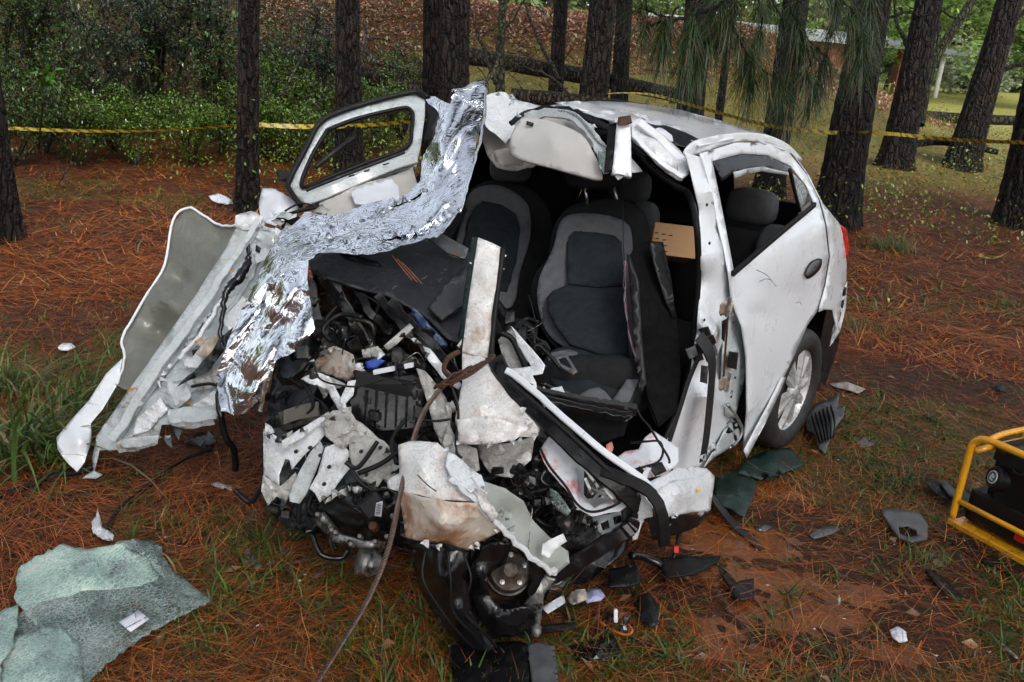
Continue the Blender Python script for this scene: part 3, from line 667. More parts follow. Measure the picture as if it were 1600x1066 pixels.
def needle_tuft(P, D, n, L, wid, spread=.55, droop=.55, rg=NR):
    """needles at points P pointing along D; returns arrays for blades"""
    k = len(P); PP = np.repeat(P, n, 0)+rg.normal(0, .012, (k*n, 3)); DD = np.repeat(D, n, 0)+rg.normal(0, spread, (k*n, 3)); DD /= np.linalg.norm(DD, axis=1)[:, None]
    az = np.arctan2(DD[:, 1], DD[:, 0]); el = np.arcsin(np.clip(DD[:, 2], -1, 1)); m = k*n
    cv = np.stack([rg.normal(0, .1, m), rg.normal(0, .1, m), -rg.uniform(.3, 1.0, m)*droop], 1)
    return PP, rg.uniform(.6, 1.05, m)*L, np.full(m, wid), el, az, cv
def ncol(n, rg=NR):
    u = rg.uniform(0, 1, n)[:, None]; c = (np.array([[.010, .026, .007]])*(1-u)+np.array([[.050, .085, .018]])*u)*rg.uniform(.5, 1.3, n)[:, None]
    d = rg.uniform(0, 1, n) < .05; c[d] = [.22, .11, .04]; return c
def pine(label, x, y, wpx, xt, dist=None, wtop=None, mat=BARK, name='pine_tree', crown=True, H=12, group=None, bend=0):
    b = G(x, y) if dist is None else None
    if b is None:
        r = ray(x, y); q = r*(dist/r.dot(FW)); b = Vector((q.x, CAMP.y+q.y, 0))
    b.z = T(b.x, b.y)-.05
    d = pix(b)[2]; r = wpx/FPX*d/2
    rt = ray(xt, 0); tp = CAMP+rt*((b.y-CAMP.y)/rt.y); dr = (tp-b); dr = dr/dr.z
    rt_ = (wtop/FPX*pix(tp)[2]/2) if wtop else r*.86
    k = (tp.z-b.z); pts = [b, b+dr*k*.5+Vector((bend, 0, 0)), tp, b+dr*H*.7, b+dr*H]
    root = thing(name, label, 'pine tree' if name == 'pine_tree' else 'tree', b, group)
    full = [r, (r+rt_)/2, rt_, rt_*.75, rt_*.4]
    tr = trunk_mesh(pts, full, mat, 'trunk', root, seg=72 if wpx > 25 else 24, rings=200)
    if crown:
        n = 44; P = []; D = []
        for i in range(n):
            hh = NR.uniform(.70, 1.0); a = NR.uniform(0, 6.28); rr = (1.12-hh)*NR.uniform(.4, 1)*5
            P.append(np.array(b+dr*H*hh)+[math.cos(a)*rr, math.sin(a)*rr, -rr*.15]); D.append([math.cos(a), math.sin(a), .2])
        PP, L, W_, el, az, cv = needle_tuft(np.array(P), np.array(D, float), 26, .7, .05, .8)
        blades('crown', PP, L, W_, el, az, cv, ncol(len(PP)), PINEN, 1, kind=None, parent=root)
    return root, b, dr
def snag(root, b, dr, z, a, L, r=.02, name='limb', mat=BARK, up=.2):
    p = b+dr*z; q = Vector((math.cos(a), math.sin(a), up)); 
    tube(name, [p, p+q*L*.35+Vector((0, 0, .05*L)), p+q*L*.7-Vector((0, 0, .03*L)), p+q*L], r, mat, root, 5, 6, [1, .8, .55, .2], wob=.01)
PT = [
 ('dark pine trunk leaning out at the far left edge', 2, 372, 52, -40, None),
 ('slim pine with a creeper at its foot, left of the bent door window', 386, 331, 34, 389, None),
 ('straight pine seen partly through the bent door window', 547, 285, 41, 543, None),
 ('dark rear trunk of the close pair behind the foil sheet', 682, 240, 40, 680, 9.6),
 ('broad pine in front of the close pair behind the foil sheet', 712, 250, 50, 711, 8.6),
 ('medium pine above the crumpled roof edge', 868, 175, 24, 877, 12.5),
 ('stout leaning pine left of a slimmer one above the roof', 924, 180, 45, 943, 11.5),
 ('slimmer pine close beside the stout leaning one', 970, 180, 27, 976, 12.5),
 ('pine half hidden by the left end of the hanging needles', 1085, 175, 44, 1092, 11),
 ('thin sapling behind the hanging needles over the roof', 1126, 190, 13, 1146, 9.5),
 ('pine behind the rear of the roof under the hanging needles', 1216, 215, 42, 1244, 10.5),
 ('largest pine trunk, leaning right beside the tail of the car', 1303, 352, 66, 1364, None),
 ('pine with the yellow tape across it, right of the largest one', 1398, 262, 48, 1452, None),
 ('dark bending pine with side limbs near the right edge', 1500, 264, 46, 1578, None),
 ('rough pine cut by the right edge of the view', 1590, 350, 60, 1650, None),
]
TR = {}
for i, (lb, x, y, wd, xt, ds) in enumerate(PT):
    TR[i] = pine(lb, x, y, wd, xt, ds, wtop=wd*(.8 if i > 10 else .9), crown=True)
r_, b_, d_ = TR[13]; snag(r_, b_, d_, 2.3, .25, 1.6, .05, up=.45); snag(r_, b_, d_, 3.3, 3.0, 2.8, .03, up=.05); snag(r_, b_, d_, 1.5, .1, 1.2, .05, up=.4)
r_, b_, d_ = TR[11]; snag(r_, b_, d_, 2.2, .2, 1.0, .02, up=.3)
r_, b_, d_ = TR[1]; 
PP = NR.normal(0, 1, (150, 3))*[.02, .02, .33]; PP = PP+np.array(b_)[None]+[0, 0, .5]; a_ = NR.uniform(0, 6.28, 150); PP[:, 0] += np.cos(a_)*.14; PP[:, 1] += np.sin(a_)*.14
leaf_cloud('creeper_leaves', PP, .045, yel(150), LEAF, r_)
for i, (X_, Y_) in enumerate([(-6, -4), (-2.6, -8), (2.2, -6.5), (6.5, -4), (9.5, 1), (-8.5, 0), (-12, 5), (.5, -11), (-7, -10), (7, -10), (12, -5), (-12, -5)]):  # out-of-view pines added to darken reflections and cover part of the sky
    bz = Vector((X_, Y_, T(X_, Y_)-.05)); H_ = 11+R.uniform(-1, 2); root = thing('pine_tree', 'unseen pine added for dark reflections at the %s of the clearing' % ['west end', 'south west corner', 'south side, close', 'south east side', 'east side', 'near west side', 'far west side', 'far east side', 'far south end', 'outer south west', 'outer south east', 'outer east', 'outermost west'][i], 'pine tree', bz, 'added pines out of view that shape the reflections')
    trunk_mesh([bz, bz+Vector((.1, 0, H_*.5)), bz+Vector((0, .1, H_))], [.2, .16, .06], BARK, 'trunk', root, seg=20, rings=40)
    P = []; D = []
    for k in range(120):
        hh = NR.uniform(.45, 1.0); an = NR.uniform(0, 6.28); rr = (1.15-hh)*NR.uniform(.3, 1)*5; P.append(np.array(bz)+[math.cos(an)*rr, math.sin(an)*rr, H_*hh-rr*.15]); D.append([math.cos(an), math.sin(an), .2])
    PP, L, W_, el, az, cv = needle_tuft(np.array(P), np.array(D, float), 24, .7, .06, .8)
    blades('crown', PP, L, W_, el, az, cv, ncol(len(PP)), PINEN, 1, kind=None, parent=root)
    k = 16; cc = np.stack([NR.normal(0, 1.7, k), NR.normal(0, 1.7, k), H_*NR.uniform(.42, .95, k)], 1)+np.array(bz)[None]; w_ = NR.integers(0, k, 1800); PQ = cc[w_]+NR.normal(0, .38, (1800, 3)); leaf_cloud('bough', PQ, .30, ncol(1800), PINEN, root, ratio=.4)  # dense clumps added as dark blobs for the foil to mirror
# mossy and bare trees
def bare(label, pts, rad, mat, limbs, name='bare_tree', cat='tree', extra=None):
    root = thing(name, label, cat, toP(pts[0])); trunk_mesh([toP(p) for p in pts], rad, mat, 'trunk', root, 14, 40, .6, .2)
    for lp, r in limbs: tube('limb', [toP(p) for p in lp], r, mat, root, 5, 7, [1, .8, .6, .35], wob=.015)
    return root
bare('thin mossy trunk standing between two pines above the foil', [(783, 175, 11), (781, 90, 11.2), (786, 0, 11.5), (786, -120, 12)], [.06, .058, .055, .05], MOSSY, [([(783, 60, 11), (800, 30, 11), (830, -20, 11)], .02)])
bare('mossy forked tree behind the taped pine on the right', [(1433, 195, 15), (1448, 130, 15), (1462, 90, 15), (1525, -10, 15), (1560, -90, 15)], [.11, .1, .09, .07, .05], MOSSY,
     [([(1455, 110, 15), (1466, 60, 15), (1472, -30, 15)], .05), ([(1420, 75, 14.5), (1400, 30, 14.5), (1398, -30, 14.5)], .045), ([(1500, 35, 15), (1470, 15, 15), (1420, -10, 15)], .03)])
bare('curved dark trunk leaning right among the left shrubs', [(222, 190, 11), (219, 130, 11), (238, 75, 11), (275, 35, 11), (305, -10, 11), (330, -90, 11)], [.085, .08, .075, .07, .06, .05], MOSSY,
     [([(221, 120, 11), (222, 60, 11), (221, -20, 11)], .045)])
bare('slender grey stem at the far left among the shrubs', [(55, 215, 10.5), (50, 100, 10.8), (47, -20, 11)], [.05, .05, .045], LOGM, [([(50, 110, 10.8), (30, 50, 10.8), (-10, 10, 10.8)], .02)])
bare('slender dark stem standing left of the forked mossy tree', [(1330, 200, 17), (1334, 90, 17), (1342, -30, 17)], [.07, .065, .06], MOSSY, [])
# dead fallen branches
for i, (lb, pts, r, mt) in enumerate([
  ('pale curved dead branch between the second pine and the close pair', [(595, 102, 11), (572, 78, 11), (570, 40, 11.2), (548, 5, 11.5), (530, -40, 12)], .03, DEADW),
  ('dark dead branch falling left of the mossy thin trunk', [(775, 130, 10.5), (755, 80, 11), (735, 15, 11), (720, -40, 11)], .03, LOGM),
  ('dead bough sloping down to the roof from the upper left', [(875, 125, 11.5), (840, 60, 12), (822, 10, 12), (810, -40, 12)], .028, LOGM),
  ('dead bough leaning on the log right of the mossy trunk', [(905, 168, 10), (860, 120, 10.4), (800, 100, 11), (770, 80, 11)], .022, LOGM),
  ('thin grey stick behind the top of the foil', [(760, 135, 8.5), (775, 100, 8.8), (790, 70, 9)], .013, DEADW),
  ('thin grey stick leaning among twigs left of the second pine', [(430, 160, 10), (455, 120, 10), (480, 60, 10.4), (470, 20, 10.5)], .013, DEADW),
  ('bare stick lying over the log left of the second pine', [(425, 128, 10), (470, 122, 10), (510, 138, 10)], .012, DEADW),
  ('bent twig standing left of the curved trunk', [(90, 290, 8), (105, 265, 8.2), (112, 250, 8.3)], .008, DEADW),
  ('short pale stick on the red needles left of the slim pine', [(92, 262, 8.2), (103, 275, 8.1), (112, 292, 8.0)], .012, DEADW),
]):
    o = tube('dead_branch', pts, r, mt, None, 8, 7, [1, .9, .7, .4, .2], wob=r*.4); tag(o, lb, 'branch')
# tangles of dead twigs
def twigs(label, x0, x1, y0, y1, d0, d1, n, seed):
    rg = random.Random(seed); root = thing('twig_tangle', label, 'dead twigs', V((x0+x1)/2, y1, (d0+d1)/2))
    for i in range(n):
        x = rg.uniform(x0, x1); y = rg.uniform(y0, y1); d = rg.uniform(d0, d1); a = rg.uniform(0, 6.28); L = rg.uniform(25, 85)
        p = [(x, y, d), (x+math.cos(a)*L*.5+rg.gauss(0, 8), y+math.sin(a)*L*.4+rg.gauss(0, 6), d), (x+math.cos(a)*L, y+math.sin(a)*L*.8, d+rg.gauss(0, .2))]
        tube('twig', p, rg.uniform(.004, .011), DEADW if rg.random() < .4 else LOGM, root, 4, 4, [1, .7, .3], wob=.008)
twigs('tangle of dead twigs over the log between the first pines', 415, 520, 30, 170, 9.5, 11, 22, 1)
twigs('tangle of dead twigs between the second pine and the close pair', 570, 655, 60, 160, 10, 11.5, 18, 2)
twigs('tangle of dead twigs above the roof beyond the mossy trunk', 740, 900, 10, 160, 11, 13, 26, 3)
twigs('dark twigs hanging inside the left shrubs', 60, 360, 20, 220, 9.5, 11, 30, 4)
twigs('dead twigs on the ground beyond the roof near the tape', 990, 1060, 90, 170, 9.5, 11, 12, 5)
twigs('thin bare stems crossing the open wood left of the second pine', 400, 540, 0, 150, 11, 13, 22, 7)
twigs('thin bare stems between the second pine and the close pair, further back', 560, 670, 0, 120, 12, 14, 18, 8)
twigs('bare twigs on the bank right of the mossy trunk', 700, 860, 20, 110, 12, 14, 18, 6)
# fallen logs
for lb, pts, r in [('long fallen log left of the close pair of pines', [(405, 78, 12.5), (470, 90, 12.2), (560, 116, 11.8), (665, 140, 11.5)], .13),
                   ('long fallen log above the roof behind the pines', [(735, 88, 13), (830, 105, 12.8), (930, 122, 12.6), (1060, 150, 12.4)], .13),
                   ('second log lying low behind the crumpled roof corner', [(800, 150, 11.5), (900, 158, 11.3), (1010, 172, 11.2)], .10),
                   ('fallen log lying beyond the tape at the right', [(1440, 182, 17), (1520, 186, 16.8), (1620, 190, 16.6)], .11),
                   ('pale thin log on the grass under the tape at the right', [(1385, 232, 14), (1470, 222, 14), (1560, 238, 13.6)], .06)]:
    root = thing('fallen_log', lb, 'log', toP(pts[0])); trunk_mesh([toP(p) for p in pts], [r, r*.95, r*.9, r*.75], LOGM, 'trunk', root, 18, 40, 1, 0)
# the hanging pine branch over the roof, part of the largest pine
root, bb, dd = TR[11]
def hang():
    main = [bb+dd*3.2, V(1300, -90, 5.2), V(1220, -40, 4.4), V(1130, 5, 4.1), V(1060, 30, 4.0), V(1010, 40, 4.0)]
    br = tube('pine_branch', main, .018, BARK, root, 8, 8, [1.4, 1.1, .9, .7, .5, .25], wob=.004)
    tw = [[(1290, -60, 4.8), (1300, 20, 4.6), (1285, 110, 4.5), (1270, 150, 4.5)], [(1240, -40, 4.5), (1245, 40, 4.3), (1235, 120, 4.25), (1225, 170, 4.2)],
          [(1180, -30, 4.2), (1190, 40, 4.1), (1170, 90, 4.1), (1172, 130, 4.1)], [(1130, 5, 4.1), (1150, 50, 4.05), (1180, 100, 4.0), (1215, 125, 4.0)], [(1090, 20, 4.0), (1075, 60, 4.0), (1070, 100, 4.0)],
          [(1320, -60, 4.7), (1335, 10, 4.6), (1330, 70, 4.5)], [(1050, 30, 4.0), (1020, 20, 4.0), (1000, 10, 4.0)], [(1260, -60, 4.4), (1300, -10, 4.1), (1340, 30, 4.0), (1345, 90, 4.0)],
          [(1200, -30, 4.4), (1215, 20, 4.4), (1260, 60, 4.3), (1290, 90, 4.3)], [(1120, -30, 4.2), (1110, 10, 4.2), (1120, 60, 4.2)], [(1350, -40, 4.5), (1362, 10, 4.5), (1360, 60, 4.5)]]
    tw += [[(1060, 10, 4.0), (1040, 40, 4.0), (1035, 70, 4.0)], [(1160, -20, 4.1), (1140, 20, 4.1), (1100, 70, 4.1), (1090, 100, 4.1)], [(1230, 0, 4.2), (1255, 60, 4.2), (1260, 120, 4.2)]]
    P = []; D = []
    for t in tw:
        tube('twig', t, .006, BARK, br, 5, 6, [1, .8, .6, .4], wob=.003); c = crom(t, 5)
        for i in range(3, len(c), 3):
            dr = (c[i]-c[i-1]).normalized(); P.append(tuple(c[i])); D.append((dr.x, dr.y, dr.z-.35))
    for p in crom(main, 3)[7::2]: P.append(tuple(p)); D.append((-.3, -.2, -.8))
    PP, L, W_, el, az, cv = needle_tuft(np.array(P), np.array(D), 80, .24, .0036, .80, .40)
    blades('pine_needles', PP, L, W_, el, az, cv, ncol(len(PP)), PINEN, 4, kind=None, parent=br)
hang()
# ================================================================ far trees, house
def fartree(label, x, ybase, dist, h, wd, n, cf, leaf=.3, trunkr=.15):
    rr = ray(x, ybase); q = rr*dist; b = Vector((q.x, q.y, T(q.x, q.y))); root = thing('broadleaf_tree', label, 'tree', b)
    tube('trunk', [b, b+Vector((.2, 0, h*.35)), b+Vector((0, 0, h*.8))], trunkr, LOGM, root, 5, 8, [1, .8, .4])
    k = 26; cs = np.stack([NR.normal(0, wd*.33, k), NR.normal(0, wd*.33, k), NR.uniform(.25, 1, k)*h], 1); rs = NR.uniform(.12, .26, k)*wd
    w = NR.integers(0, k, n); d = NR.normal(0, 1, (n, 3)); d /= np.linalg.norm(d, axis=1)[:, None]
    P = cs[w]+d*(rs[w]*NR.uniform(.5, 1, n)**.5)[:, None]*[1, 1, .8]+np.array(b)[None]; P[:, 2] = np.maximum(P[:, 2], b.z+.1)
    leaf_cloud('crown', P, leaf, cf(n), FLEAF, root, droop=.2, ratio=.6)
haze_pale = lambda n: gcol(n, (.20, .27, .10), (.42, .50, .22), .6, 1.15, 0)  # distance haze put into the leaf colours as paler greens
haze_green = lambda n: gcol(n, (.10, .18, .04), (.28, .42, .10), .6, 1.2, 0)
haze_grey = lambda n: gcol(n, (.30, .35, .24), (.48, .54, .38), .6, 1.1, 0)
for a in [('bright feathery tree behind the taped pine', 1420, 150, 42, 9, 6, 3600, haze_green), ('pale tree between the two right pines', 1480, 150, 55, 12, 7, 3600, haze_pale), ('pale bush on the hill between the right pines', 1515, 150, 48, 2.6, 4.2, 2200, haze_grey),
          ('yellowish tree at the upper right', 1560, 140, 60, 13, 8, 3600, haze_pale), ('green tree behind the right limb', 1595, 170, 40, 7, 5, 3000, haze_green), ('far tree left of the house', 960, 90, 48, 10, 8, 3600, haze_green), ('far tree above the mossy trunk', 850, 60, 42, 9, 8, 3400, haze_green),
          ('dark tree above the house roof', 1120, 90, 62, 15, 10, 3600, haze_green), ('tree above the house at the largest pine', 1290, 110, 58, 14, 9, 3600, haze_pale), ('tree above the bank at the second pine', 610, 40, 38, 9, 8, 3200, haze_green), ('tree above the bank left of the slim pine', 470, 30, 36, 9, 8, 3200, haze_green),
          ('dark tree high at the left', 300, 40, 26, 9, 6, 4200, gcol), ('dark tree at the far upper left', 120, 40, 24, 9, 6, 4200, gcol), ('dark tree beyond the left edge', -40, 40, 24, 9, 6, 3600, gcol), ('green shrubby tree right of the house post', 1385, 130, 50, 6, 4, 2400, haze_green), ('tree beyond the right edge', 1700, 180, 40, 10, 6, 3000, haze_green), ('far tree between stout and hidden pines', 1030, 80, 66, 13, 9, 3200, haze_pale)]:
    fartree(*a)
def fw_():
    n = 60000; az = np.radians(NR.uniform(-60, 60, n)); r = NR.uniform(75, 100, n); x = r*np.sin(az); y = r*np.cos(az)
    z = Tn(x, y)+NR.uniform(0, 1, n)*(15+5*np.sin(az*13)+3*np.sin(az*37))
    leaf_cloud('far_woodland', np.stack([x, y, z], 1), 1.3, haze_pale(n), FLEAF, kind='stuff', ratio=.7)
fw_()
def unseen_woodland():  # woodland behind the camera, unseen, added for contrast in the reflections
    n = 26000; az = np.radians(NR.uniform(60, 300, n)); r = NR.uniform(34, 60, n); x = r*np.sin(az); y = r*np.cos(az)
    z = Tn(x, y)+NR.uniform(0, 1, n)*(5+3*np.sin(az*13)+2*np.sin(az*37))
    leaf_cloud('far_woodland', np.stack([x, y, z], 1), .9, gcol(n), LEAF, kind='stuff', ratio=.7)
unseen_woodland()
def house():
    WALL = simple('white_render', (.62, .62, .58), .8); BRICK = simple('red_brick_wall', (.22, .075, .045), .85, 0, .25, 3); ROOF = simple('grey_roof_sheet', (.30, .31, .32), .5, 0, .15, 2); DG = simple('dark_window_glass', (.03, .04, .05), .15)
    p = V(1190, 128, 46); b = Vector((p.x, p.y, T(p.x, p.y)-.3)); ux = Vector((.985, .17, 0)); uy = Vector((-.17, .985, 0)); uz = Vector((0, 0, 1))
    root = thing('house', 'low brick and white house with grey roof beyond the pines', 'house', b)
    bbox('wall', b+uz*1.5+ux*-3.2, ux*4.2, uy*3, uz*1.7, WALL, root, .01); bbox('brick_wall', b+uz*1.5+ux*2.6, ux*1.6, uy*3.05, uz*1.7, BRICK, root, .01)
    for dx in (-5.4, -2.4, -.6): 
        wn = bbox('window', b+ux*dx-uy*3.03+uz*2.0, ux*.65, uy*.05, uz*.5, DG, root, .02)
        for s in (-1, 0, 1): bbox('window_frame', b+ux*(dx+s*.65)-uy*3.1+uz*2.0, ux*.04, uy*.03, uz*.54, WALL, wn, .02)
    for s in (-1, 1): meshobj('roof', [b+ux*-8+uy*s*3.9+uz*3.1, b+ux*8.5+uy*s*3.9+uz*3.1, b+ux*7+uz*3.75, b+ux*-7+uz*3.75], [(0, 1, 2, 3)], ROOF, root, solid=.12)
    bbox('brick_pillar', b+ux*6.2-uy*3.1+uz*1.5, ux*.2, uy*.2, uz*1.7, BRICK, root, .02)
    tube('downpipe', [b+ux*8.3-uy*3.5, b+ux*8.3-uy*3.5+uz*3.1], .13, WALL, root, 2, 8)
    meshobj('terrace_roof', [b+ux*5-uy*4.2+uz*3.05, b+ux*9.2-uy*4.2+uz*3.0, b+ux*9.2-uy*1+uz*3.5, b+ux*5-uy*1+uz*3.6], [(0, 1, 2, 3)], ROOF, root, solid=.08)
house()
# ================================================================ barrier tape
TAPE_M, nt, bs = newmat('barrier_tape'); 
at = nt.nodes.new('ShaderNodeAttribute'); at.attribute_name = 'tint'; nt.links.new(at.outputs['Color'], bs.inputs['Base Color']); bs.inputs['Roughness'].default_value = .35
def tape(label, pts, wd, seg=60, tw=.6):
    P = crom(pts, seg); vs = []; cs = []; s = R.uniform(0, 6); L = 0
    for i, p in enumerate(P):
        if i: L += (P[i]-P[i-1]).length
        t = (P[min(i+1, len(P)-1)]-P[max(i-1, 0)]).normalized(); a = tw*math.sin(L*1.1+s)+.9*math.sin(L*.37+s)
        n = Vector((0, 0, 1))*math.cos(a)+t.cross(Vector((0, 0, 1)))*math.sin(a); vs += [p-n*wd/2, p, p+n*wd/2]
        for k in range(3): cs.append((.42, .30, .02) if ((L/.13+k*.25) % 1) > .36 else (.02, .02, .02))
    f = []
    for i in range(len(P)-1): f += [(3*i, 3*i+1, 3*i+4, 3*i+3), (3*i+1, 3*i+2, 3*i+5, 3*i+4)]
    o = meshobj('barrier_tape', vs, f, TAPE_M, colors=np.array(cs)); tag(o, label, 'tape', 'yellow and black barrier tape strung between the pines')
tape('yellow and black tape sagging across the left shrubs', [(-60, 197, 8.6), (100, 204, 8.7), (220, 205, 8.8), (330, 199, 8.9), (386, 194, 9)], .034)
tape('tape seen through the bent door window, between the slim pine and close pair', [(388, 194, 9.0), (470, 198, 9.1), (547, 197, 9.3), (610, 193, 9.3), (690, 186, 9.3)], .05)
tape('yellow tape from the stout leaning pine down behind the roof to the largest pine', [(850, 163, 11.6), (930, 148, 11.4), (1010, 147, 10.8), (1100, 170, 9.6), (1200, 196, 8.4), (1308, 208, 7.7)], .036)
tape('yellow and black tape from the largest pine to the right edge', [(1310, 204, 7.4), (1400, 210, 10.6), (1500, 219, 10.4), (1600, 223, 9.4), (1660, 224, 9.2)], .044)
tape('loose end of tape lying on the needles at the right', [tuple(pix(G(1528, 398, .02))), tuple(pix(G(1550, 404, .06))), tuple(pix(G(1575, 394, .1))), tuple(pix(G(1602, 378, .2)))], .05, 20, 2.5)

# ================================================================ the wrecked car
CAR = thing('wrecked_car', 'white hatchback with its front torn away and roof peeled back', 'car', C(.8, 0, 0))
def D(pts, d): return [(x, y, d) for x, y in pts]
def SS(pts, ly): return [S(x, y, ly) for x, y in pts]
# ---- body
roof = patch('roof', [(757, 150, 3.75), (800, 157, 3.9), (850, 166, 4.1), (890, 161, 4.25), (930, 158, 4.4), (985, 160, 4.55), (1060, 171, 4.65), (1120, 187, 4.6), (1185, 205, 4.4), (1225, 221, 4.05), (1246, 243, 3.8)]
  + SS([(1225, 234), (1190, 222), (1145, 216), (1092, 228)], .62)+[(1076, 216, 3.15), (1030, 196, 3.3), (985, 182, 3.4), (945, 176, 3.5), (905, 172, 3.55), (860, 170, 3.65), (820, 178, 3.6), (790, 190, 3.55)],
  PAINT, CAR, inner=[(1100, 200, 3.9), (1160, 212, 3.75), (1000, 172, 4.1)], step=9, amp=.0012, freq=4, seed=3, smooth=True, thick=.004, autos=30)
patch('roof_header', [(752, 152, 3.45), (768, 146, 3.5), (790, 143, 3.6), (800, 152, 3.6), (812, 158, 3.6), (850, 168, 3.6), (830, 182, 3.45), (806, 205, 3.35), (790, 224, 3.3), (775, 210, 3.3), (758, 196, 3.3)], TORN, CAR, step=6, amp=.02, freq=14, seed=5, autos=10)
patch('roof_skin_tear', [(868, 160, 3.9), (905, 158, 3.95), (960, 172, 3.7), (1010, 186, 3.5), (1060, 205, 3.3), (1078, 222, 3.15), (1040, 215, 3.2), (1005, 205, 3.25), (985, 190, 3.2), (960, 190, 3.2), (930, 182, 3.4)], TORN, CAR, step=6, amp=.012, freq=16, seed=6)
pil = patch('pillar', SS([(1070, 238), (1096, 246)], .64)+SS([(1112, 300), (1124, 360)], .72)+SS([(1136, 430), (1142, 470), (1150, 490)], .79)+SS([(1158, 530), (1150, 600), (1152, 650), (1128, 690), (1098, 730), (1062, 742), (1030, 715), (1056, 652), (1078, 592), (1088, 520)], .77)+SS([(1096, 440)], .76)+SS([(1093, 330)], .70)+SS([(1080, 270)], .66),
  PAINT, CAR, inner=SS([(1110, 400)], .80)+SS([(1115, 520), (1105, 620)], .84), step=8, amp=.005, freq=9, seed=7, smooth=True, thick=.004, autos=20)
patch('roof_rail', SS([(1070, 242), (1076, 228), (1096, 217), (1150, 208), (1195, 210), (1232, 226), (1254, 250), (1244, 248), (1230, 236), (1195, 222), (1150, 222), (1096, 240)], .60), PAINT, CAR, step=5, amp=0, freq=5, smooth=True, thick=.005, autos=50, curve=True)
# rear door with its window opening
door = patch('rear_door', SS([(1094, 240), (1150, 223), (1195, 223), (1232, 238)], .615)+SS([(1262, 275)], .67)+SS([(1279, 312)], .75)+SS([(1289, 350), (1295, 400)], .825)+SS([(1288, 445)], .83)+SS([(1276, 488)], .83)
  +SS([(1262, 508), (1246, 545), (1228, 588)], .83)+SS([(1196, 655), (1167, 710), (1162, 700)], .81)+SS([(1168, 640), (1167, 560), (1160, 510)], .85)+SS([(1144, 470), (1139, 425)], .82)+SS([(1125, 360)], .74)+SS([(1108, 290)], .67),
  PAINT, CAR, holes=[SS([(1113, 252), (1160, 240), (1200, 243), (1236, 260)], .625)+SS([(1260, 290)], .68)+SS([(1272, 316)], .75)+SS([(1215, 364), (1147, 424)], .80)+SS([(1133, 350)], .73)+SS([(1121, 290)], .67)],
  inner=SS([(1180, 470), (1240, 432), (1278, 408)], .838)+SS([(1182, 492), (1240, 456), (1278, 432)], .828)+SS([(1200, 560), (1190, 620)], .845)+SS([(1200, 400), (1250, 365)], .825), step=8, amp=.0018, freq=4, seed=8, smooth=True, thick=.006, autos=25)
quar = patch('quarter_panel', SS([(1236, 236)], .60)+SS([(1260, 268)], .64)+SS([(1286, 318)], .70)+SS([(1312, 350)], .74)+SS([(1319, 372), (1323, 410), (1322, 445)], .72)+SS([(1314, 486), (1306, 520), (1297, 540)], .74)+SS([(1306, 505), (1301, 484)], .81)+SS([(1288, 484), (1279, 488)], .83)+SS([(1291, 445), (1298, 400), (1292, 350)], .828)+SS([(1282, 312)], .753)+SS([(1264, 274)], .67),
  PAINT, CAR, step=7, amp=.0012, freq=4, seed=9, smooth=True, thick=.005, autos=25)
patch('rear_bumper', SS([(1318, 452), (1324, 440), (1322, 480), (1312, 520), (1296, 542), (1300, 520), (1310, 490)], .735), TORN, CAR, step=5, amp=.006, freq=20, seed=10)
for q in ([(1319, 448), (1323, 450), (1321, 462), (1317, 463)], [(1316, 470), (1320, 468), (1317, 482), (1313, 480)], [(1310, 490), (1315, 488), (1311, 503), (1306, 500)]):
    patch('bumper_clip', SS(q, .75), BLACK, CAR, step=8, amp=0, thick=.002)
patch('tail_light', SS([(1315, 352), (1322, 358), (1327, 380), (1326, 402), (1320, 404), (1316, 385)], .73), RED, CAR, step=6, amp=0, smooth=True, thick=.03)
patch('sill_trim', SS([(1162, 704), (1167, 716), (1196, 662), (1218, 615), (1228, 590), (1221, 590), (1196, 640)], .845), TORN, door, step=6, amp=.003, seed=4)
# window parts
seal = beam('window_seal', [S(1145, 428, .825), S(1215, 368, .83), S(1273, 320, .79)], .022, .014, RUBBER, door, upv=CL)
patch('tinted_glass', SS([(1114, 252), (1160, 241), (1203, 245), (1238, 263)], .63)+SS([(1234, 273), (1215, 268), (1190, 262), (1160, 268), (1146, 270), (1128, 284)], .66), simple('smoked_visor', (.012, .012, .013), .15, 0, .3, 20, .5, 160, bd=.003, dirt=(.1, .1, .1), dirtlo=.62, dirtsc=50), door, step=7, amp=.002, seed=3)
patch('cracked_glass', SS([(1146, 269), (1165, 264), (1192, 260), (1215, 266), (1236, 270), (1239, 275), (1215, 272), (1190, 268), (1166, 273), (1148, 279)], .66), simple('cracked_clear_glass', (.42, .46, .46), .2), door, step=6, amp=.003, seed=3)
patch('quarter_glass', SS([(1240, 272), (1255, 287), (1268, 313), (1250, 327), (1243, 300)], .70), simple('crazed_grey_glass', (.30, .33, .34), .25, 0, .4, 60), door, step=6, amp=.001, thick=.004)
tube('window_post', SS([(1234, 265), (1242, 300), (1250, 330)], .70), .008, RUBBER, door, 4)
hd = patch('door_handle_recess', SS([(1259, 428), (1264, 412), (1274, 405), (1284, 405), (1283, 418), (1273, 430), (1262, 436)], .838), BLACK, door, step=6, amp=0, curve=True, thick=.002)
patch('door_handle', SS([(1261, 431), (1266, 417), (1275, 409), (1282, 408), (1279, 417), (1269, 428)], .856), GREYPL, door, step=5, amp=0, curve=True, thick=.008, smooth=True)
# thin twigs stuck on the door
for p in ([(1182, 422), (1198, 430), (1208, 442), (1213, 448)], [(1186, 441), (1196, 436), (1206, 438)], [(1244, 473), (1250, 472), (1252, 476)]):
    tube('twig', SS(p, .858), .0012, LOGM, CAR, 4, 4)
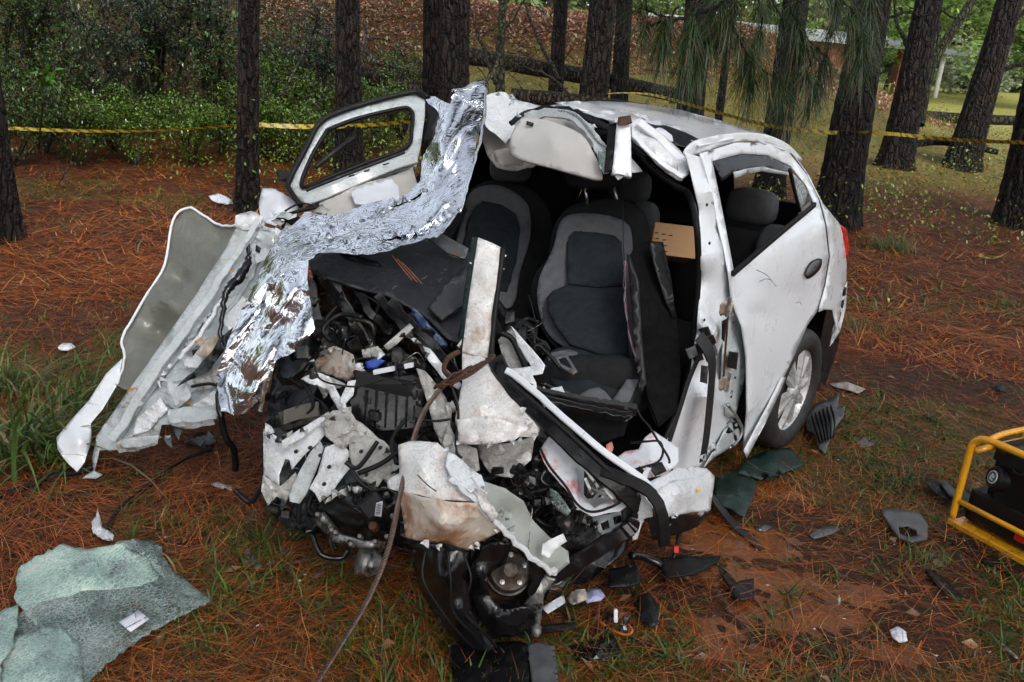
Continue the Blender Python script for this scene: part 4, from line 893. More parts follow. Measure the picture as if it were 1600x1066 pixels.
# B-pillar workings behind the sprung door
inn = patch('door_inner_panel', SS([(1140, 462), (1160, 505), (1167, 560), (1160, 610), (1148, 655), (1134, 650), (1126, 600), (1130, 520)], .80), INNER, CAR, inner=SS([(1145, 560)], .84), step=7, amp=.006, freq=14, seed=11)
patch('door_gap_shade', SS([(1165, 570), (1168, 640), (1164, 690), (1148, 690), (1144, 650), (1156, 610)], .79), BLACK, CAR, step=8, amp=.01, seed=2)  # black sheet standing for the shade behind the sprung door
beam('check_strap', SS([(1138, 490), (1134, 540), (1130, 600)], .85), .008, .006, RUSTY, CAR, upv=CL)
patch('access_hole', SS([(1139, 549), (1154, 551), (1151, 578), (1137, 574)], .85), BLACK, CAR, step=8, amp=0)
patch('access_hole', SS([(1128, 502), (1136, 498), (1132, 535), (1128, 530)], .85), BLACK, CAR, step=8, amp=0)
for x, y in ((1134, 482), (1133, 600)):
    h = bbox('hinge', S(x, y, .87), CF*.02, CL*.018, Vector((0, 0, .022)), simple('tan_primer_metal', (.50, .38, .28), .4, 0, .3, 40), CAR, .25, .002)
    lathe('hinge_pin', S(x+4, y-2, .89), Vector((0, 0, 1)), [(0, -.035), (.007, -.035), (.007, .035), (0, .035)], STEEL, h, 10)
    for dx, dy in ((-8, 8), (9, 12)): lathe('bolt', S(x+dx, y+dy, .86), CL, [(0, 0), (.008, 0), (.008, .006), (0, .006)], STEEL, h, 6, False)
for x, y in ((1146, 503), (1148, 590), (1142, 620), (1100, 500), (1108, 380), (1104, 320)): lathe('bolt', S(x, y, .845 if x > 1120 else .80), CL, [(0, 0), (.006, 0), (.005, .004), (0, .005)], DARKMET, CAR, 8, False)
patch('inner_sill_flap', SS([(1098, 732), (1118, 700), (1132, 672), (1150, 655), (1158, 680), (1142, 700), (1120, 712)], .79), INNER, CAR, step=6, amp=.01, freq=18, seed=12)
tube('bent_tube', SS([(1136, 632), (1150, 650), (1160, 672), (1152, 690), (1140, 700)], .83), .006, ALU, CAR)
# ---- rear wheel
hub = C(0, .80, .30)
wheel = thing('rear_wheel', None, None, C(0, .72, .30)); wheel.parent = CAR; wheel.location = C(0, .72, .30)-CAR.location
tp = [(.19, -.16), (.255, -.175), (.285, -.165), (.297, -.14), (.299, -.105), (.292, -.1), (.299, -.095), (.300, -.06), (.293, -.055), (.300, -.05), (.299, -.02), (.296, .0), (.285, .02), (.262, .032), (.232, .034), (.207, .022), (.197, .008), (.19, -.02)]
tyre = lathe('tyre', hub, CL, tp, TYRE, wheel, 64)
lathe('rim', hub, CL, [(.0, -.06), (.17, -.055), (.185, -.01), (.193, .004), (.199, .010), (.200, -.02), (.195, -.1)], HUBCAP, wheel, 48)
cap = lathe('hubcap', hub, CL, [(0, .026), (.026, .026), (.034, .022), (.045, .012), (.05, -.01)], HUBCAP, wheel, 32)
lathe('hubcap_dish', hub+CL*-.035, CL, [(0, 0), (.18, 0)], BLACK, wheel, 40)
a0 = CL.cross(Vector((0, 0, 1))).normalized(); b0 = CL.cross(a0)
for i in range(5):
    t = 2*math.pi*i/5+.35
    for s in (-1, 1):
        e = a0*math.cos(t+s*.17)+b0*math.sin(t+s*.17); e2 = a0*math.cos(t+s*.27)+b0*math.sin(t+s*.27); sd2 = CL.cross(e)
        vs = []
        for (rr_, wv, hh) in ((.03, .013, .020), (.10, .015, .014), (.165, .022, .006), (.196, .028, .002)):
            cc = hub+(e.lerp(e2, rr_/.2)).normalized()*rr_
            for k in (-1, -.6, .6, 1): vs.append(cc+sd2*wv*k+CL*(hh if abs(k) < .9 else hh-.022))
        fs = [(4*i_+j, 4*i_+j+1, 4*i_+j+5, 4*i_+j+4) for i_ in range(3) for j in range(3)]
        meshobj('spoke', vs, fs, HUBCAP, wheel, True, autos=30)
    t += math.pi/5; e = a0*math.cos(t)+b0*math.sin(t)
for i in range(4):
    t = i*math.pi/2+.2; lathe('wheel_bolt', hub+(a0*math.cos(t)+b0*math.sin(t))*.038+CL*.0, CL, [(0, .024), (.007, .022), (.007, 0)], STEEL, wheel, 8)
patch('wheel_arch_liner', SS([(1225, 560), (1262, 500), (1290, 470), (1318, 475), (1310, 540), (1290, 600), (1250, 640), (1200, 700), (1180, 690)], .60), BLACK, CAR, step=12, amp=.01, seed=4)
# ---- cabin shell, dark trim inside
def quadc(name, pts, mat, n=1): return meshobj(name, [C(*p) for p in pts], [tuple(range(len(pts)))], mat, CAR, solid=.01)
CARPET = simple('black_carpet', (.006, .006, .0065), .95, 0, .4, 30, .4, 200, spec=.1)
quadc('floor_pan', [(-.6, .74, .24), (1.9, .7, .24), (1.7, -.74, .24), (-.6, -.74, .24)], CARPET)
quadc('far_side_trim', [(-.6, -.74, .2), (1.5, -.74, .2), (1.3, -.74, .95), (-.6, -.70, .98)], CARPET)
quadc('rear_wall', [(-.58, .7, .2), (-.58, -.72, .2), (-.62, -.68, .98), (-.62, .68, .98)], CARPET)
quadc('rear_shelf', [(-.6, .66, .97), (-.6, -.66, .97), (-.1, -.68, .97), (-.1, .66, .97)], CARPET)
quadc('quarter_trim', [(-.50, .60, .95), (-.22, .62, .95), (-.26, .52, 1.34), (-.36, .50, 1.30)], simple('grey_pillar_trim', (.15, .15, .155), .7))
quadc('far_pillar', [(.62, -.70, .95), (.80, -.70, .95), (.72, -.60, 1.40), (.56, -.60, 1.40)], CARPET)
quadc('far_rear_pillar', [(-.58, -.70, .95), (-.2, -.70, .95), (-.35, -.60, 1.40), (-.5, -.60, 1.36)], CARPET)
quadc('far_front_window', [(.62, -.70, .95), (-.2, -.70, .95), (-.3, -.60, 1.42), (.6, -.60, 1.42)], CARPET)
quadc('inner_roof_lining', [(1.05, .50, 1.37), (-.30, .50, 1.37), (-.30, -.56, 1.37), (1.05, -.56, 1.37)], CARPET)
quadc('hatch_lower', [(-.60, .64, .97), (-.60, -.66, .97), (-.54, -.62, 1.10), (-.54, .60, 1.10)], CARPET)
quadc('hatch_pillar', [(-.55, .10, 1.08), (-.55, -.66, 1.08), (-.42, -.56, 1.38), (-.42, .10, 1.38)], CARPET)
def cushion(name, c, X, Y, Zv, mat, parent, seg=10, p=3.2):
    vs = []; fs = []; n = seg*2
    for i in range(seg+1):
        ph = -math.pi/2+math.pi*i/seg
        for j in range(n):
            th = 2*math.pi*j/n; f = lambda a: math.copysign(abs(a)**(2/p), a)
            vs.append(c+X*f(math.cos(ph))*f(math.cos(th))+Y*f(math.cos(ph))*f(math.sin(th))+Zv*f(math.sin(ph)))
    for i in range(seg):
        for j in range(n): fs.append((i*n+j, i*n+(j+1) % n, (i+1)*n+(j+1) % n, (i+1)*n+j))
    return meshobj(name, vs, fs, mat, parent, True)
for ly in (.36, -.36):
    bs_ = cushion('rear_seat', C(-.12, ly, .66), CF*.1, CL*.34, Vector((-.02, 0, .33)), FABRIC_D, CAR)
    cushion('rear_headrest', C(-.2, ly, 1.09), CF*.06, CL*.13, Vector((0, 0, .09)), simple('grey_headrest', (.06, .062, .068), .9), bs_)
    cushion('rear_seat_side', C(-.03, ly+.22, .85), CF*.05, CL*.09, Vector((0, 0, .2)), FABRIC_G, bs_)
cushion('rear_bench', C(.25, 0, .42), CF*.28, CL*.68, Vector((0, 0, .1)), FABRIC_D, CAR)
# ---- front seats
def off(pts, d): return [(x, y, z-d) for x, y, z in pts]
so = [(856, 402, 3.38), (862, 365, 3.42), (873, 340, 3.45), (891, 322, 3.46), (927, 312, 3.44), (977, 313, 3.40), (1005, 331, 3.38), (1016, 360, 3.36), (1020, 410, 3.34), (1025, 500, 3.28), (1020, 570, 3.2), (960, 590, 3.12), (891, 560, 3.14), (856, 530, 3.2), (838, 492, 3.3), (830, 455, 3.36), (838, 425, 3.38)]
seat = patch('driver_seat', so, FABRIC_D, CAR, inner=[(930, 400, 3.3), (925, 480, 3.22), (920, 350, 3.38), (900, 540, 3.1)], step=10, amp=.001, freq=4, smooth=True, thick=.12, curve=True)
patch('seat_bolster', [(866, 382, 3.32), (873, 352, 3.36), (886, 337, 3.38), (915, 333, 3.37), (955, 338, 3.34), (978, 348, 3.32), (987, 366, 3.30), (989, 420, 3.26), (988, 560, 3.10), (930, 556, 3.06), (890, 545, 3.09), (862, 528, 3.17), (846, 500, 3.25), (839, 462, 3.29), (844, 430, 3.31), (856, 405, 3.33)], FABRIC_G, seat, inner=[(930, 400, 3.27), (925, 480, 3.19)], step=9, amp=.0006, smooth=True, thick=.01, curve=True)
patch('seat_insert', off([(886, 443, 3.25), (888, 370, 3.33), (897, 361, 3.34), (930, 363, 3.33), (960, 368, 3.31), (971, 378, 3.30), (977, 446, 3.22), (930, 449, 3.23)], .012), FABRIC_M, seat, inner=[(930, 400, 3.25)], step=9, amp=.0005, smooth=True, thick=.01)
patch('seat_insert', off([(853, 467, 3.26), (863, 455, 3.26), (886, 445, 3.25), (930, 451, 3.22), (977, 448, 3.21), (983, 560, 3.08), (935, 552, 3.05), (890, 537, 3.08), (871, 511, 3.14), (857, 488, 3.2)], .014), FABRIC_M, seat, inner=[(925, 490, 3.15)], step=9, amp=.0005, smooth=True, thick=.01)
hr = cushion('headrest', V(926, 272, 3.42), RT*.115, FW*.05, UP*.065, FABRIC_D, seat)
for (x0, y0, x1, y1) in ((914, 292, 918, 320), (959, 288, 966, 324)): tube('headrest_post', [(x0, y0, 3.40), (x1, y1, 3.42)], .006, STEEL, seat, 2, 8)
so2 = [(706, 365, 3.88), (720, 322, 3.9), (737, 295, 3.9), (767, 282, 3.9), (801, 285, 3.88), (835, 299, 3.85), (855, 322, 3.83), (861, 350, 3.8), (853, 392, 3.75), (838, 440, 3.7), (828, 500, 3.6), (760, 520, 3.6), (700, 450, 3.7)]
seat2 = patch('passenger_seat', so2, FABRIC_D, CAR, inner=[(775, 360, 3.82)], step=10, amp=.001, smooth=True, thick=.12, curve=True)
patch('seat_bolster', off([(722, 345, 3.86), (730, 309, 3.87), (746, 293, 3.87), (774, 289, 3.86), (800, 298, 3.85), (820, 314, 3.83), (828, 332, 3.82), (828, 372, 3.78), (812, 424, 3.72), (800, 478, 3.62), (750, 480, 3.62), (712, 400, 3.78)], .03), FABRIC_G, seat2, inner=[(775, 360, 3.78)], step=9, amp=.0006, smooth=True, thick=.01, curve=True)
patch('seat_insert', off([(754, 314, 3.82), (784, 320, 3.82), (806, 334, 3.8), (813, 356, 3.78), (808, 400, 3.73), (792, 455, 3.64), (750, 450, 3.66), (718, 400, 3.75), (728, 365, 3.79), (738, 330, 3.81)], .02), FABRIC_M, seat2, inner=[(775, 370, 3.75)], step=9, amp=.0005, smooth=True, thick=.01)
cushion('headrest', V(798, 262, 3.88), RT*.10, FW*.05, UP*.07, simple('grey_headrest', (.06, .062, .068), .9), seat2)
cushion('seat_base', V(925, 605, 3.02), RT*.22, UP*.12+FW*-.02, FW*.10, FABRIC_D, CAR)
cs = patch('seat_cushion', [(862, 548, 3.02), (895, 543, 3.05), (950, 560, 3.05), (1000, 580, 3.0), (990, 625, 2.9), (965, 652, 2.84), (915, 640, 2.84), (870, 605, 2.9), (850, 570, 2.97)], FABRIC_M, CAR, inner=[(920, 590, 2.92)], step=9, amp=.003, freq=8, smooth=True, thick=.04, curve=True)
patch('cushion_bolster', [(965, 648, 2.82), (955, 628, 2.84), (975, 600, 2.9), (990, 575, 2.97), (1003, 582, 2.95), (985, 625, 2.86)], FABRIC_G, cs, step=8, amp=.002, smooth=True, thick=.02)
patch('cushion_bolster', [(856, 552, 2.98), (890, 546, 3.02), (903, 551, 3.0), (872, 572, 2.93), (858, 574, 2.94)], FABRIC_G, cs, step=8, amp=.002, smooth=True, thick=.02)
patch('cushion_bolster', [(900, 622, 2.82), (935, 605, 2.84), (962, 635, 2.80), (955, 650, 2.78), (905, 645, 2.78)], FABRIC_G, cs, step=8, amp=.004, smooth=True, thick=.03, curve=True)
fr = patch('armrest_frame', [(866, 556, 2.88), (885, 552, 2.88), (902, 580, 2.84), (896, 586, 2.84), (870, 570, 2.86)], GREYPL, CAR, step=6, amp=.001, holes=[[(872, 560, 2.87), (883, 558, 2.87), (894, 577, 2.85), (876, 568, 2.86)]], thick=.012)
# B-pillar trim hanging loose, wires, seals
patch('pillar_trim', [(982, 404, 3.0), (992, 388, 3.02), (1008, 376, 3.05), (1032, 378, 3.08), (1046, 420, 3.06), (1058, 500, 3.02), (1064, 580, 2.95), (1060, 640, 2.9), (1030, 668, 2.86), (1012, 620, 2.88), (1000, 540, 2.92), (996, 470, 2.95)], CARPET, CAR, inner=[(1025, 500, 2.92)], step=9, amp=.006, freq=7, seed=3, smooth=True, thick=.01)
patch('pillar_trim_strip', [(1014, 380, 2.98), (1036, 378, 3.0), (1050, 440, 2.99), (1054, 500, 2.98), (1040, 470, 2.96), (1024, 420, 2.97)], BLACK, CAR, step=8, amp=.003, thick=.006)
patch('pillar_trim_edge', [(979, 396, 2.95), (985, 400, 2.95), (998, 440, 2.92), (1003, 520, 2.9), (1010, 600, 2.86), (1000, 620, 2.86), (990, 520, 2.9), (984, 450, 2.93)], BLACK, CAR, step=8, amp=.003, thick=.006)
WIREP = simple('pink_wire', (.35, .15, .17), .5)
tube('wire', [(973, 310, 3.2), (974, 380, 3.15), (976, 410, 3.1)], .002, BLACK, CAR)
for k in range(3):
    tube('wire', [(976+k, 408, 3.1), (974+3*k, 440, 3.05), (979-2*k, 470, 3.0), (982+k, 520, 2.96), (992+2*k, 560, 2.92), (1004+k*2, 582, 2.9)], .0015, WIREP if k != 1 else CLOTHW, CAR, wob=.001)
tube('door_seal', [(888, 184, 3.3), (940, 195, 3.15), (990, 232, 3.05), (1020, 264, 3.0), (1055, 290, 3.0), (1076, 305, 3.0)]+SS([(1088, 350), (1091, 430), (1084, 520), (1074, 590), (1054, 652), (1022, 715)], .76), .012, RUBBER, CAR, 8, 8)
# seat belt
bl = beam('seat_belt', SS([(1092, 525)], .86)+SS([(1112, 560)], .9)+SS([(1110, 620), (1104, 680), (1098, 720)], .88), .052, .003, BELT, CAR, upv=CL)
beam('seat_belt', SS([(1098, 545), (1078, 590), (1062, 640), (1046, 690)], .84), .03, .004, BELT, CAR, upv=CL)
for i in range(9):
    x = R.uniform(1080, 1112); y = R.uniform(515, 560); patch('torn_trim', SS([(x-9, y-4), (x+6, y-9), (x+11, y+5), (x-3, y+11)], R.uniform(.83, .89)), BLACK if i % 3 else GREYPL, CAR, step=5, amp=.008, freq=25, seed=i)
patch('warning_sticker', SS([(1096, 571), (1107, 572), (1105, 600), (1094, 597)], .855), GREYPL, CAR, step=8, amp=0)
# ---- roof front: visor, headliner, stubs
vis = patch('sun_visor', [(796, 232, 3.12), (800, 208, 3.12), (812, 187, 3.14), (826, 183, 3.14), (868, 192, 3.08), (908, 210, 3.02), (926, 236, 2.98), (941, 272, 2.95), (932, 280, 2.95), (905, 274, 2.97), (860, 262, 3.02), (808, 248, 3.1)], simple('pale_grey_visor', (.50, .49, .47), .75, 0, .05, 10, .15, 300), CAR, inner=[(865, 225, 3.02)], step=8, amp=.001, smooth=True, thick=.018, curve=True)
patch('visor_clip', [(823, 189, 3.10), (834, 192, 3.10), (833, 198, 3.10), (822, 195, 3.10)], BLACK, vis, step=8, amp=0)
patch('headliner', [(746, 196, 3.42), (762, 188, 3.42), (800, 196, 3.38), (822, 178, 3.4), (870, 172, 3.4), (910, 186, 3.3), (945, 225, 3.2), (950, 262, 3.12), (925, 262, 3.2), (860, 240, 3.3), (832, 262, 3.3), (800, 268, 3.3), (776, 262, 3.34), (762, 244, 3.4)], BEIGE, CAR, inner=[(850, 210, 3.32)], step=8, amp=.012, freq=9, seed=5, smooth=True, autos=40)
patch('grab_recess', [(770, 236, 3.26), (790, 232, 3.24), (816, 244, 3.22), (818, 258, 3.22), (790, 260, 3.24), (774, 252, 3.26)], BEIGE, CAR, step=6, amp=.01, freq=20, seed=6)
beam('header_rail', [(820, 184, 3.2), (860, 176, 3.15), (900, 186, 3.06), (925, 212, 3.0), (942, 245, 2.96), (950, 268, 2.94)], .035, .012, INNER, CAR, upv=FW, wob=.002)
beam('windscreen_rubber', [(798, 192, 3.2), (825, 176, 3.25), (858, 169, 3.2), (895, 174, 3.1), (925, 188, 3.04), (950, 200, 3.0), (962, 212, 2.97)], .02, .012, RUBBER, CAR, upv=FW, wob=.002)
tube('windscreen_bead', [(830, 176, 3.2), (858, 172, 3.16), (895, 178, 3.07), (920, 200, 3.0), (936, 222, 2.97), (955, 232, 2.95)], .004, STEEL, CAR)
patch('glass_remnant', [(934, 236, 2.93), (946, 240, 2.92), (955, 268, 2.9), (948, 272, 2.9), (936, 262, 2.92)], GLASS_B, CAR, step=5, amp=.004, freq=30)
patch('pillar_stub', [(964, 190, 2.92), (985, 184, 2.92), (987, 276, 2.88), (957, 270, 2.88), (961, 230, 2.9)], PAINT, CAR, step=6, amp=.003, freq=15, seed=3, thick=.03)
patch('pillar_stub_flange', [(950, 200, 2.94), (962, 196, 2.93), (957, 268, 2.89), (944, 270, 2.9)], RUBBER, CAR, step=6, amp=.006, freq=20, seed=4)
patch('pillar_stub_rust', [(966, 184, 2.90), (985, 180, 2.90), (988, 192, 2.90), (976, 196, 2.9), (964, 194, 2.9)], RUSTY, CAR, step=4, amp=.006, freq=40)
for i, (a, b) in enumerate((((988, 190), (1070, 252)), ((1000, 186), (1078, 240)))):
    pass
rail = patch('cant_rail', [(986, 190, 2.95), (1000, 184, 2.98), (1030, 206, 3.0), (1060, 232, 3.0), (1076, 252, 3.0), (1076, 272, 2.98), (1062, 284, 2.96), (1040, 270, 2.94), (1010, 240, 2.93), (988, 215, 2.93)], TORN, CAR, inner=[(1020, 225, 2.9), (1050, 255, 2.9)], step=6, amp=.006, freq=12, seed=15, thick=.012)
beam('cant_rail_lip', [(990, 212, 2.9), (1015, 238, 2.9), (1042, 262, 2.9), (1066, 276, 2.92)], .018, .012, PAINT, rail, upv=FW, wob=.0015)
beam('cant_rail_ridge', [(998, 192, 2.93), (1025, 212, 2.94), (1050, 236, 2.95), (1070, 254, 2.96)], .028, .02, PAINT, rail, upv=FW, wob=.001)
patch('rail_end', [(1058, 250, 2.94), (1072, 246, 2.94), (1080, 262, 2.94), (1070, 276, 2.93), (1060, 270, 2.93)], TORN, rail, step=4, amp=.014, freq=30, seed=8)
patch('curtain_airbag', [(1012, 203, 3.05), (1030, 200, 3.06), (1050, 212, 3.05), (1052, 220, 3.03), (1040, 226, 3.02), (1020, 218, 3.02)], CLOTHW, CAR, step=5, amp=.015, freq=20, seed=9)
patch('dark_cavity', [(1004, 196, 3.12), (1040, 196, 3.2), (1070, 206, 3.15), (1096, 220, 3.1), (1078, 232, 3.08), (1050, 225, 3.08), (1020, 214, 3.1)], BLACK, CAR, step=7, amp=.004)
patch('airbag_scrap', [(985, 245, 2.98), (1000, 262, 3.0), (1004, 268, 3.0), (988, 270, 2.97)], CLOTHW, CAR, step=5, amp=.004)
# ---- dashboard
dash = patch('dashboard', [(480, 410, 2.95), (500, 396, 3.0), (560, 388, 3.05), (640, 378, 3.1), (690, 366, 3.12), (736, 396, 3.0), (730, 455, 2.85), (716, 535, 2.74), (700, 528, 2.74), (662, 492, 2.78), (605, 462, 2.8), (545, 446, 2.82), (488, 424, 2.86)], DASH, CAR, inner=[(560, 415, 2.98), (640, 425, 2.95), (700, 440, 2.9)], step=7, amp=.012, freq=6, seed=21, smooth=True, thick=.008, autos=30)
patch('dash_panel', [(668, 480, 2.76), (690, 452, 2.80), (738, 405, 2.88), (742, 425, 2.86), (725, 475, 2.78), (690, 500, 2.74)], DASH, CAR, step=7, amp=.004, freq=8, seed=2, smooth=True, thick=.012)
patch('dash_crack', [(528, 396, 2.94), (560, 400, 2.93), (590, 408, 2.92), (600, 418, 2.91), (570, 414, 2.92), (540, 406, 2.93)], BLACK, dash, step=6, amp=.003)
patch('glovebox_flap', [(664, 368, 3.0), (685, 362, 3.02), (732, 388, 2.95), (726, 404, 2.93), (700, 396, 2.95)], GREYPL, CAR, step=7, amp=.002, thick=.01)
for i in range(3): tube('pine_needle', [(612+8*i, 398+6*i, 2.88), (625+8*i, 415+4*i, 2.87), (644+8*i, 438+3*i, 2.85)], .0012, simple('needle_on_dash', (.35, .13, .05), .6), CAR)
patch('dash_underside', [(488, 424, 2.88), (545, 446, 2.85), (605, 462, 2.83), (662, 492, 2.8), (704, 530, 2.76), (720, 600, 2.75), (650, 560, 2.9), (560, 520, 3.0), (490, 480, 3.0)], BLACKG, CAR, step=8, amp=.03, freq=6, seed=22, autos=30, smooth=True)
for i, (x0, y0, x1, y1, dd_) in enumerate([(500, 430, 570, 540, 2.85), (520, 435, 590, 560, 2.88), (555, 445, 610, 520, 2.86), (590, 460, 680, 560, 2.8), (485, 440, 520, 560, 2.9), (610, 470, 720, 590, 2.74), (640, 490, 700, 600, 2.76)]):
    beam('dash_bracket', [(x0, y0, dd_), ((x0+x1)/2+R.uniform(-12, 12), (y0+y1)/2, dd_-.03), (x1, y1, dd_)], .03, .012, GREYPL if i % 3 == 1 else BLACKG, CAR, upv=FW, wob=.003)
tube('steering_column', [(770, 470, 3.0), (790, 500, 2.95), (800, 540, 2.9)], .022, BLACK, CAR)
tube('handbrake', [(800, 520, 3.0), (812, 505, 3.0), (830, 515, 3.0), (836, 540, 2.98)], .016, BLACK, CAR)
for i in range(6): tube('cabin_wire', [(R.uniform(770, 850), R.uniform(460, 540), 2.95), (R.uniform(770, 850), R.uniform(480, 560), 2.92), (R.uniform(770, 860), R.uniform(500, 580), 2.9)], .0025, R.choice([BLACK, RUBBER, BLACKG]), CAR)
# ---- A-pillar stub and its crushed foot
ap = patch('front_pillar', [(747, 371, 2.62), (770, 380, 2.62), (784, 388, 2.62), (780, 430, 2.6), (770, 500, 2.58), (762, 560, 2.55), (722, 550, 2.55), (729, 490, 2.58), (738, 430, 2.6)], MUDDY, CAR, inner=[(760, 430, 2.57), (745, 510, 2.53)], step=7, amp=.003, freq=8, seed=31, smooth=True, thick=.03, autos=30)
patch('windscreen_edge', [(737, 370, 2.66), (748, 371, 2.63), (739, 430, 2.61), (729, 490, 2.59), (722, 550, 2.56), (714, 545, 2.58), (722, 480, 2.61), (730, 420, 2.63)], GLASS_D, CAR, step=5, amp=.006, freq=25, seed=5)
tube('pillar_seal', [(786, 388, 2.62), (781, 430, 2.6), (773, 490, 2.58), (768, 560, 2.54), (776, 600, 2.52)], .009, RUBBER, CAR)
patch('scuttle_panel', [(722, 548, 2.56), (764, 560, 2.55), (782, 590, 2.52), (812, 630, 2.48), (846, 668, 2.46), (838, 684, 2.44), (800, 682, 2.42), (760, 692, 2.4), (716, 690, 2.42), (711, 655, 2.44), (722, 600, 2.5)], MUDDY, CAR, inner=[(750, 640, 2.42), (760, 590, 2.5)], step=6, amp=.014, freq=7, seed=32, autos=30, smooth=True)
patch('scuttle_fold', [(712, 655, 2.42), (760, 650, 2.4), (830, 668, 2.42), (800, 690, 2.4), (770, 694, 2.4), (720, 694, 2.42)], MUDDY, CAR, step=6, amp=.012, freq=12, seed=33)
patch('inner_wing', [(745, 690, 2.5), (800, 690, 2.48), (836, 684, 2.5), (830, 720, 2.52), (800, 745, 2.52), (765, 735, 2.52), (748, 712, 2.5)], GRIMY, CAR, step=6, amp=.022, freq=10, seed=34, smooth=True, autos=25)
# curled flange right of the pillar foot
patch('hinge_pillar_skin', [(798, 508, 2.62), (815, 528, 2.6), (835, 550, 2.58), (852, 570, 2.56), (848, 584, 2.55), (832, 586, 2.55), (838, 600, 2.54), (840, 622, 2.54), (815, 618, 2.55), (795, 590, 2.56), (790, 578, 2.56), (830, 572, 2.58), (812, 548, 2.6)], TORN, CAR, step=5, amp=.008, freq=14, seed=35)
patch('hinge_pillar_inner', [(778, 530, 2.68), (798, 512, 2.66), (825, 560, 2.62), (808, 590, 2.6), (790, 575, 2.62)], GRIMY, CAR, step=6, amp=.01, freq=12)
tube('inner_seal', [(782, 520, 2.62), (800, 530, 2.62), (815, 560, 2.6), (822, 578, 2.58)], .010, RUBBER, CAR)
patch('beige_trim_scrap', [(820, 610, 2.6), (850, 603, 2.6), (860, 620, 2.58), (850, 640, 2.56), (830, 632, 2.56)], CLOTHW, CAR, step=6, amp=.01)
patch('beige_trim_scrap', [(860, 606, 2.7), (878, 604, 2.7), (884, 618, 2.7), (866, 622, 2.7)], CLOTHW, CAR, step=6, amp=.01)
# folded front door frame
fr1 = beam('door_frame', [(774, 562, 2.54), (800, 606, 2.5), (850, 655, 2.46), (910, 712, 2.42), (965, 758, 2.4), (998, 792, 2.42)], .052, .028, BLACKG, CAR, 5, FW, wob=.0015)
beam('door_frame_paint', [(792, 578, 2.5), (828, 606, 2.47), (880, 652, 2.43), (940, 703, 2.4), (1000, 746, 2.38), (1016, 762, 2.4)], .020, .03, PAINT, CAR, 5, FW, wob=.0008)
tube('frame_seal', [(790, 592, 2.48), (840, 634, 2.44), (900, 688, 2.4), (955, 738, 2.37), (1010, 772, 2.38)], .008, RUBBER, CAR)
beam('door_frame', [(998, 788, 2.42), (996, 812, 2.43), (975, 832, 2.44), (920, 866, 2.46), (842, 914, 2.5)], .048, .028, BLACKG, CAR, 6, FW, wob=.0015)
beam('door_frame', [(905, 700, 2.44), (950, 745, 2.45), (975, 790, 2.46), (978, 822, 2.46)], .026, .02, BLACK, CAR, 6, FW)
beam('door_seal_loop', [(940, 735, 2.38), (985, 752, 2.36), (1018, 772, 2.36), (1034, 805, 2.36), (1038, 850, 2.4)], .035, .022, RUBBER, CAR, 6, FW, wob=.001)
patch('door_skin_flap', [(975, 770, 2.42), (1000, 768, 2.4), (1018, 790, 2.38), (1020, 808, 2.38), (1006, 812, 2.4), (1000, 826, 2.42), (996, 842, 2.43), (988, 845, 2.43), (990, 815, 2.43)], TORN, CAR, step=5, amp=.01, freq=16, seed=36)
for k in range(4): beam('belt_fold', [(790+4*k, 590+6*k, 2.52), (850, 612+5*k, 2.56-.01*k), (920, 626+6*k, 2.58), (965, 632+7*k, 2.6), (996-4*k, 640+4*k, 2.62)], .024, .006, BLACKG if k % 2 else BELT, CAR, 6, FW+UP*.3*k, wob=.002)
patch('dark_bundle', [(850, 640, 2.66), (920, 640, 2.68), (985, 648, 2.68), (975, 680, 2.64), (930, 695, 2.6), (880, 670, 2.6)], CARPET, CAR, step=8, amp=.02, freq=9, seed=5)
patch('red_label', [(947, 695, 2.62), (956, 690, 2.62), (959, 700, 2.62), (955, 710, 2.62), (948, 709, 2.62)], simple('pink_red_tag', (.6, .2, .17), .5), CAR, step=5, amp=.004)
# airbags
patch('door_airbag', [(843, 706, 2.5), (852, 690, 2.52), (872, 664, 2.54), (892, 690, 2.52), (906, 705, 2.5), (900, 735, 2.5), (908, 772, 2.48), (928, 792, 2.46), (985, 768, 2.46), (992, 782, 2.44), (968, 798, 2.44), (925, 806, 2.44), (900, 790, 2.45), (884, 764, 2.46), (858, 738, 2.48)], SOAKED, CAR, step=6, amp=.012, freq=12, seed=37, smooth=True, autos=35)
patch('door_airbag_lining', [(855, 720, 2.56), (905, 690, 2.56), (960, 740, 2.52), (980, 775, 2.5), (925, 795, 2.52), (900, 780, 2.52)], CLOTHW, CAR, step=7, amp=.014, freq=12, seed=38)
bbox('door_motor', V(926, 752, 2.44), RT*.024, UP*.045, FW*.02, BLACK, CAR, .2, .003)
for i in range(7): beam('door_mechanism', [(R.uniform(905, 960), R.uniform(730, 770), 2.42), (R.uniform(905, 970), R.uniform(750, 790), 2.42)], .01, .006, R.choice([BLACK, GREYPL, ALU]), CAR, 3, FW)
tube('airbag_edge', [(845, 702, 2.47), (858, 728, 2.45), (884, 760, 2.43), (902, 788, 2.41), (925, 800, 2.4), (960, 790, 2.4), (988, 770, 2.4)], .004, RUBBER, CAR)
ab = patch('side_airbag', [(960, 716, 2.72), (976, 706, 2.74), (998, 702, 2.76), (1008, 682, 2.8), (1022, 672, 2.82), (1042, 688, 2.8), (1060, 700, 2.78), (1060, 722, 2.74), (1042, 742, 2.7), (1010, 748, 2.66), (990, 742, 2.66)], SOAKED, CAR, step=6, amp=.014, freq=10, seed=39, smooth=True, autos=35)
tube('cable_loop', [(985, 692, 2.68), (1010, 690, 2.66), (1030, 690, 2.66), (1036, 706, 2.64), (1028, 722, 2.63), (1005, 730, 2.62), (985, 736, 2.6)], .004, BLACK, CAR)
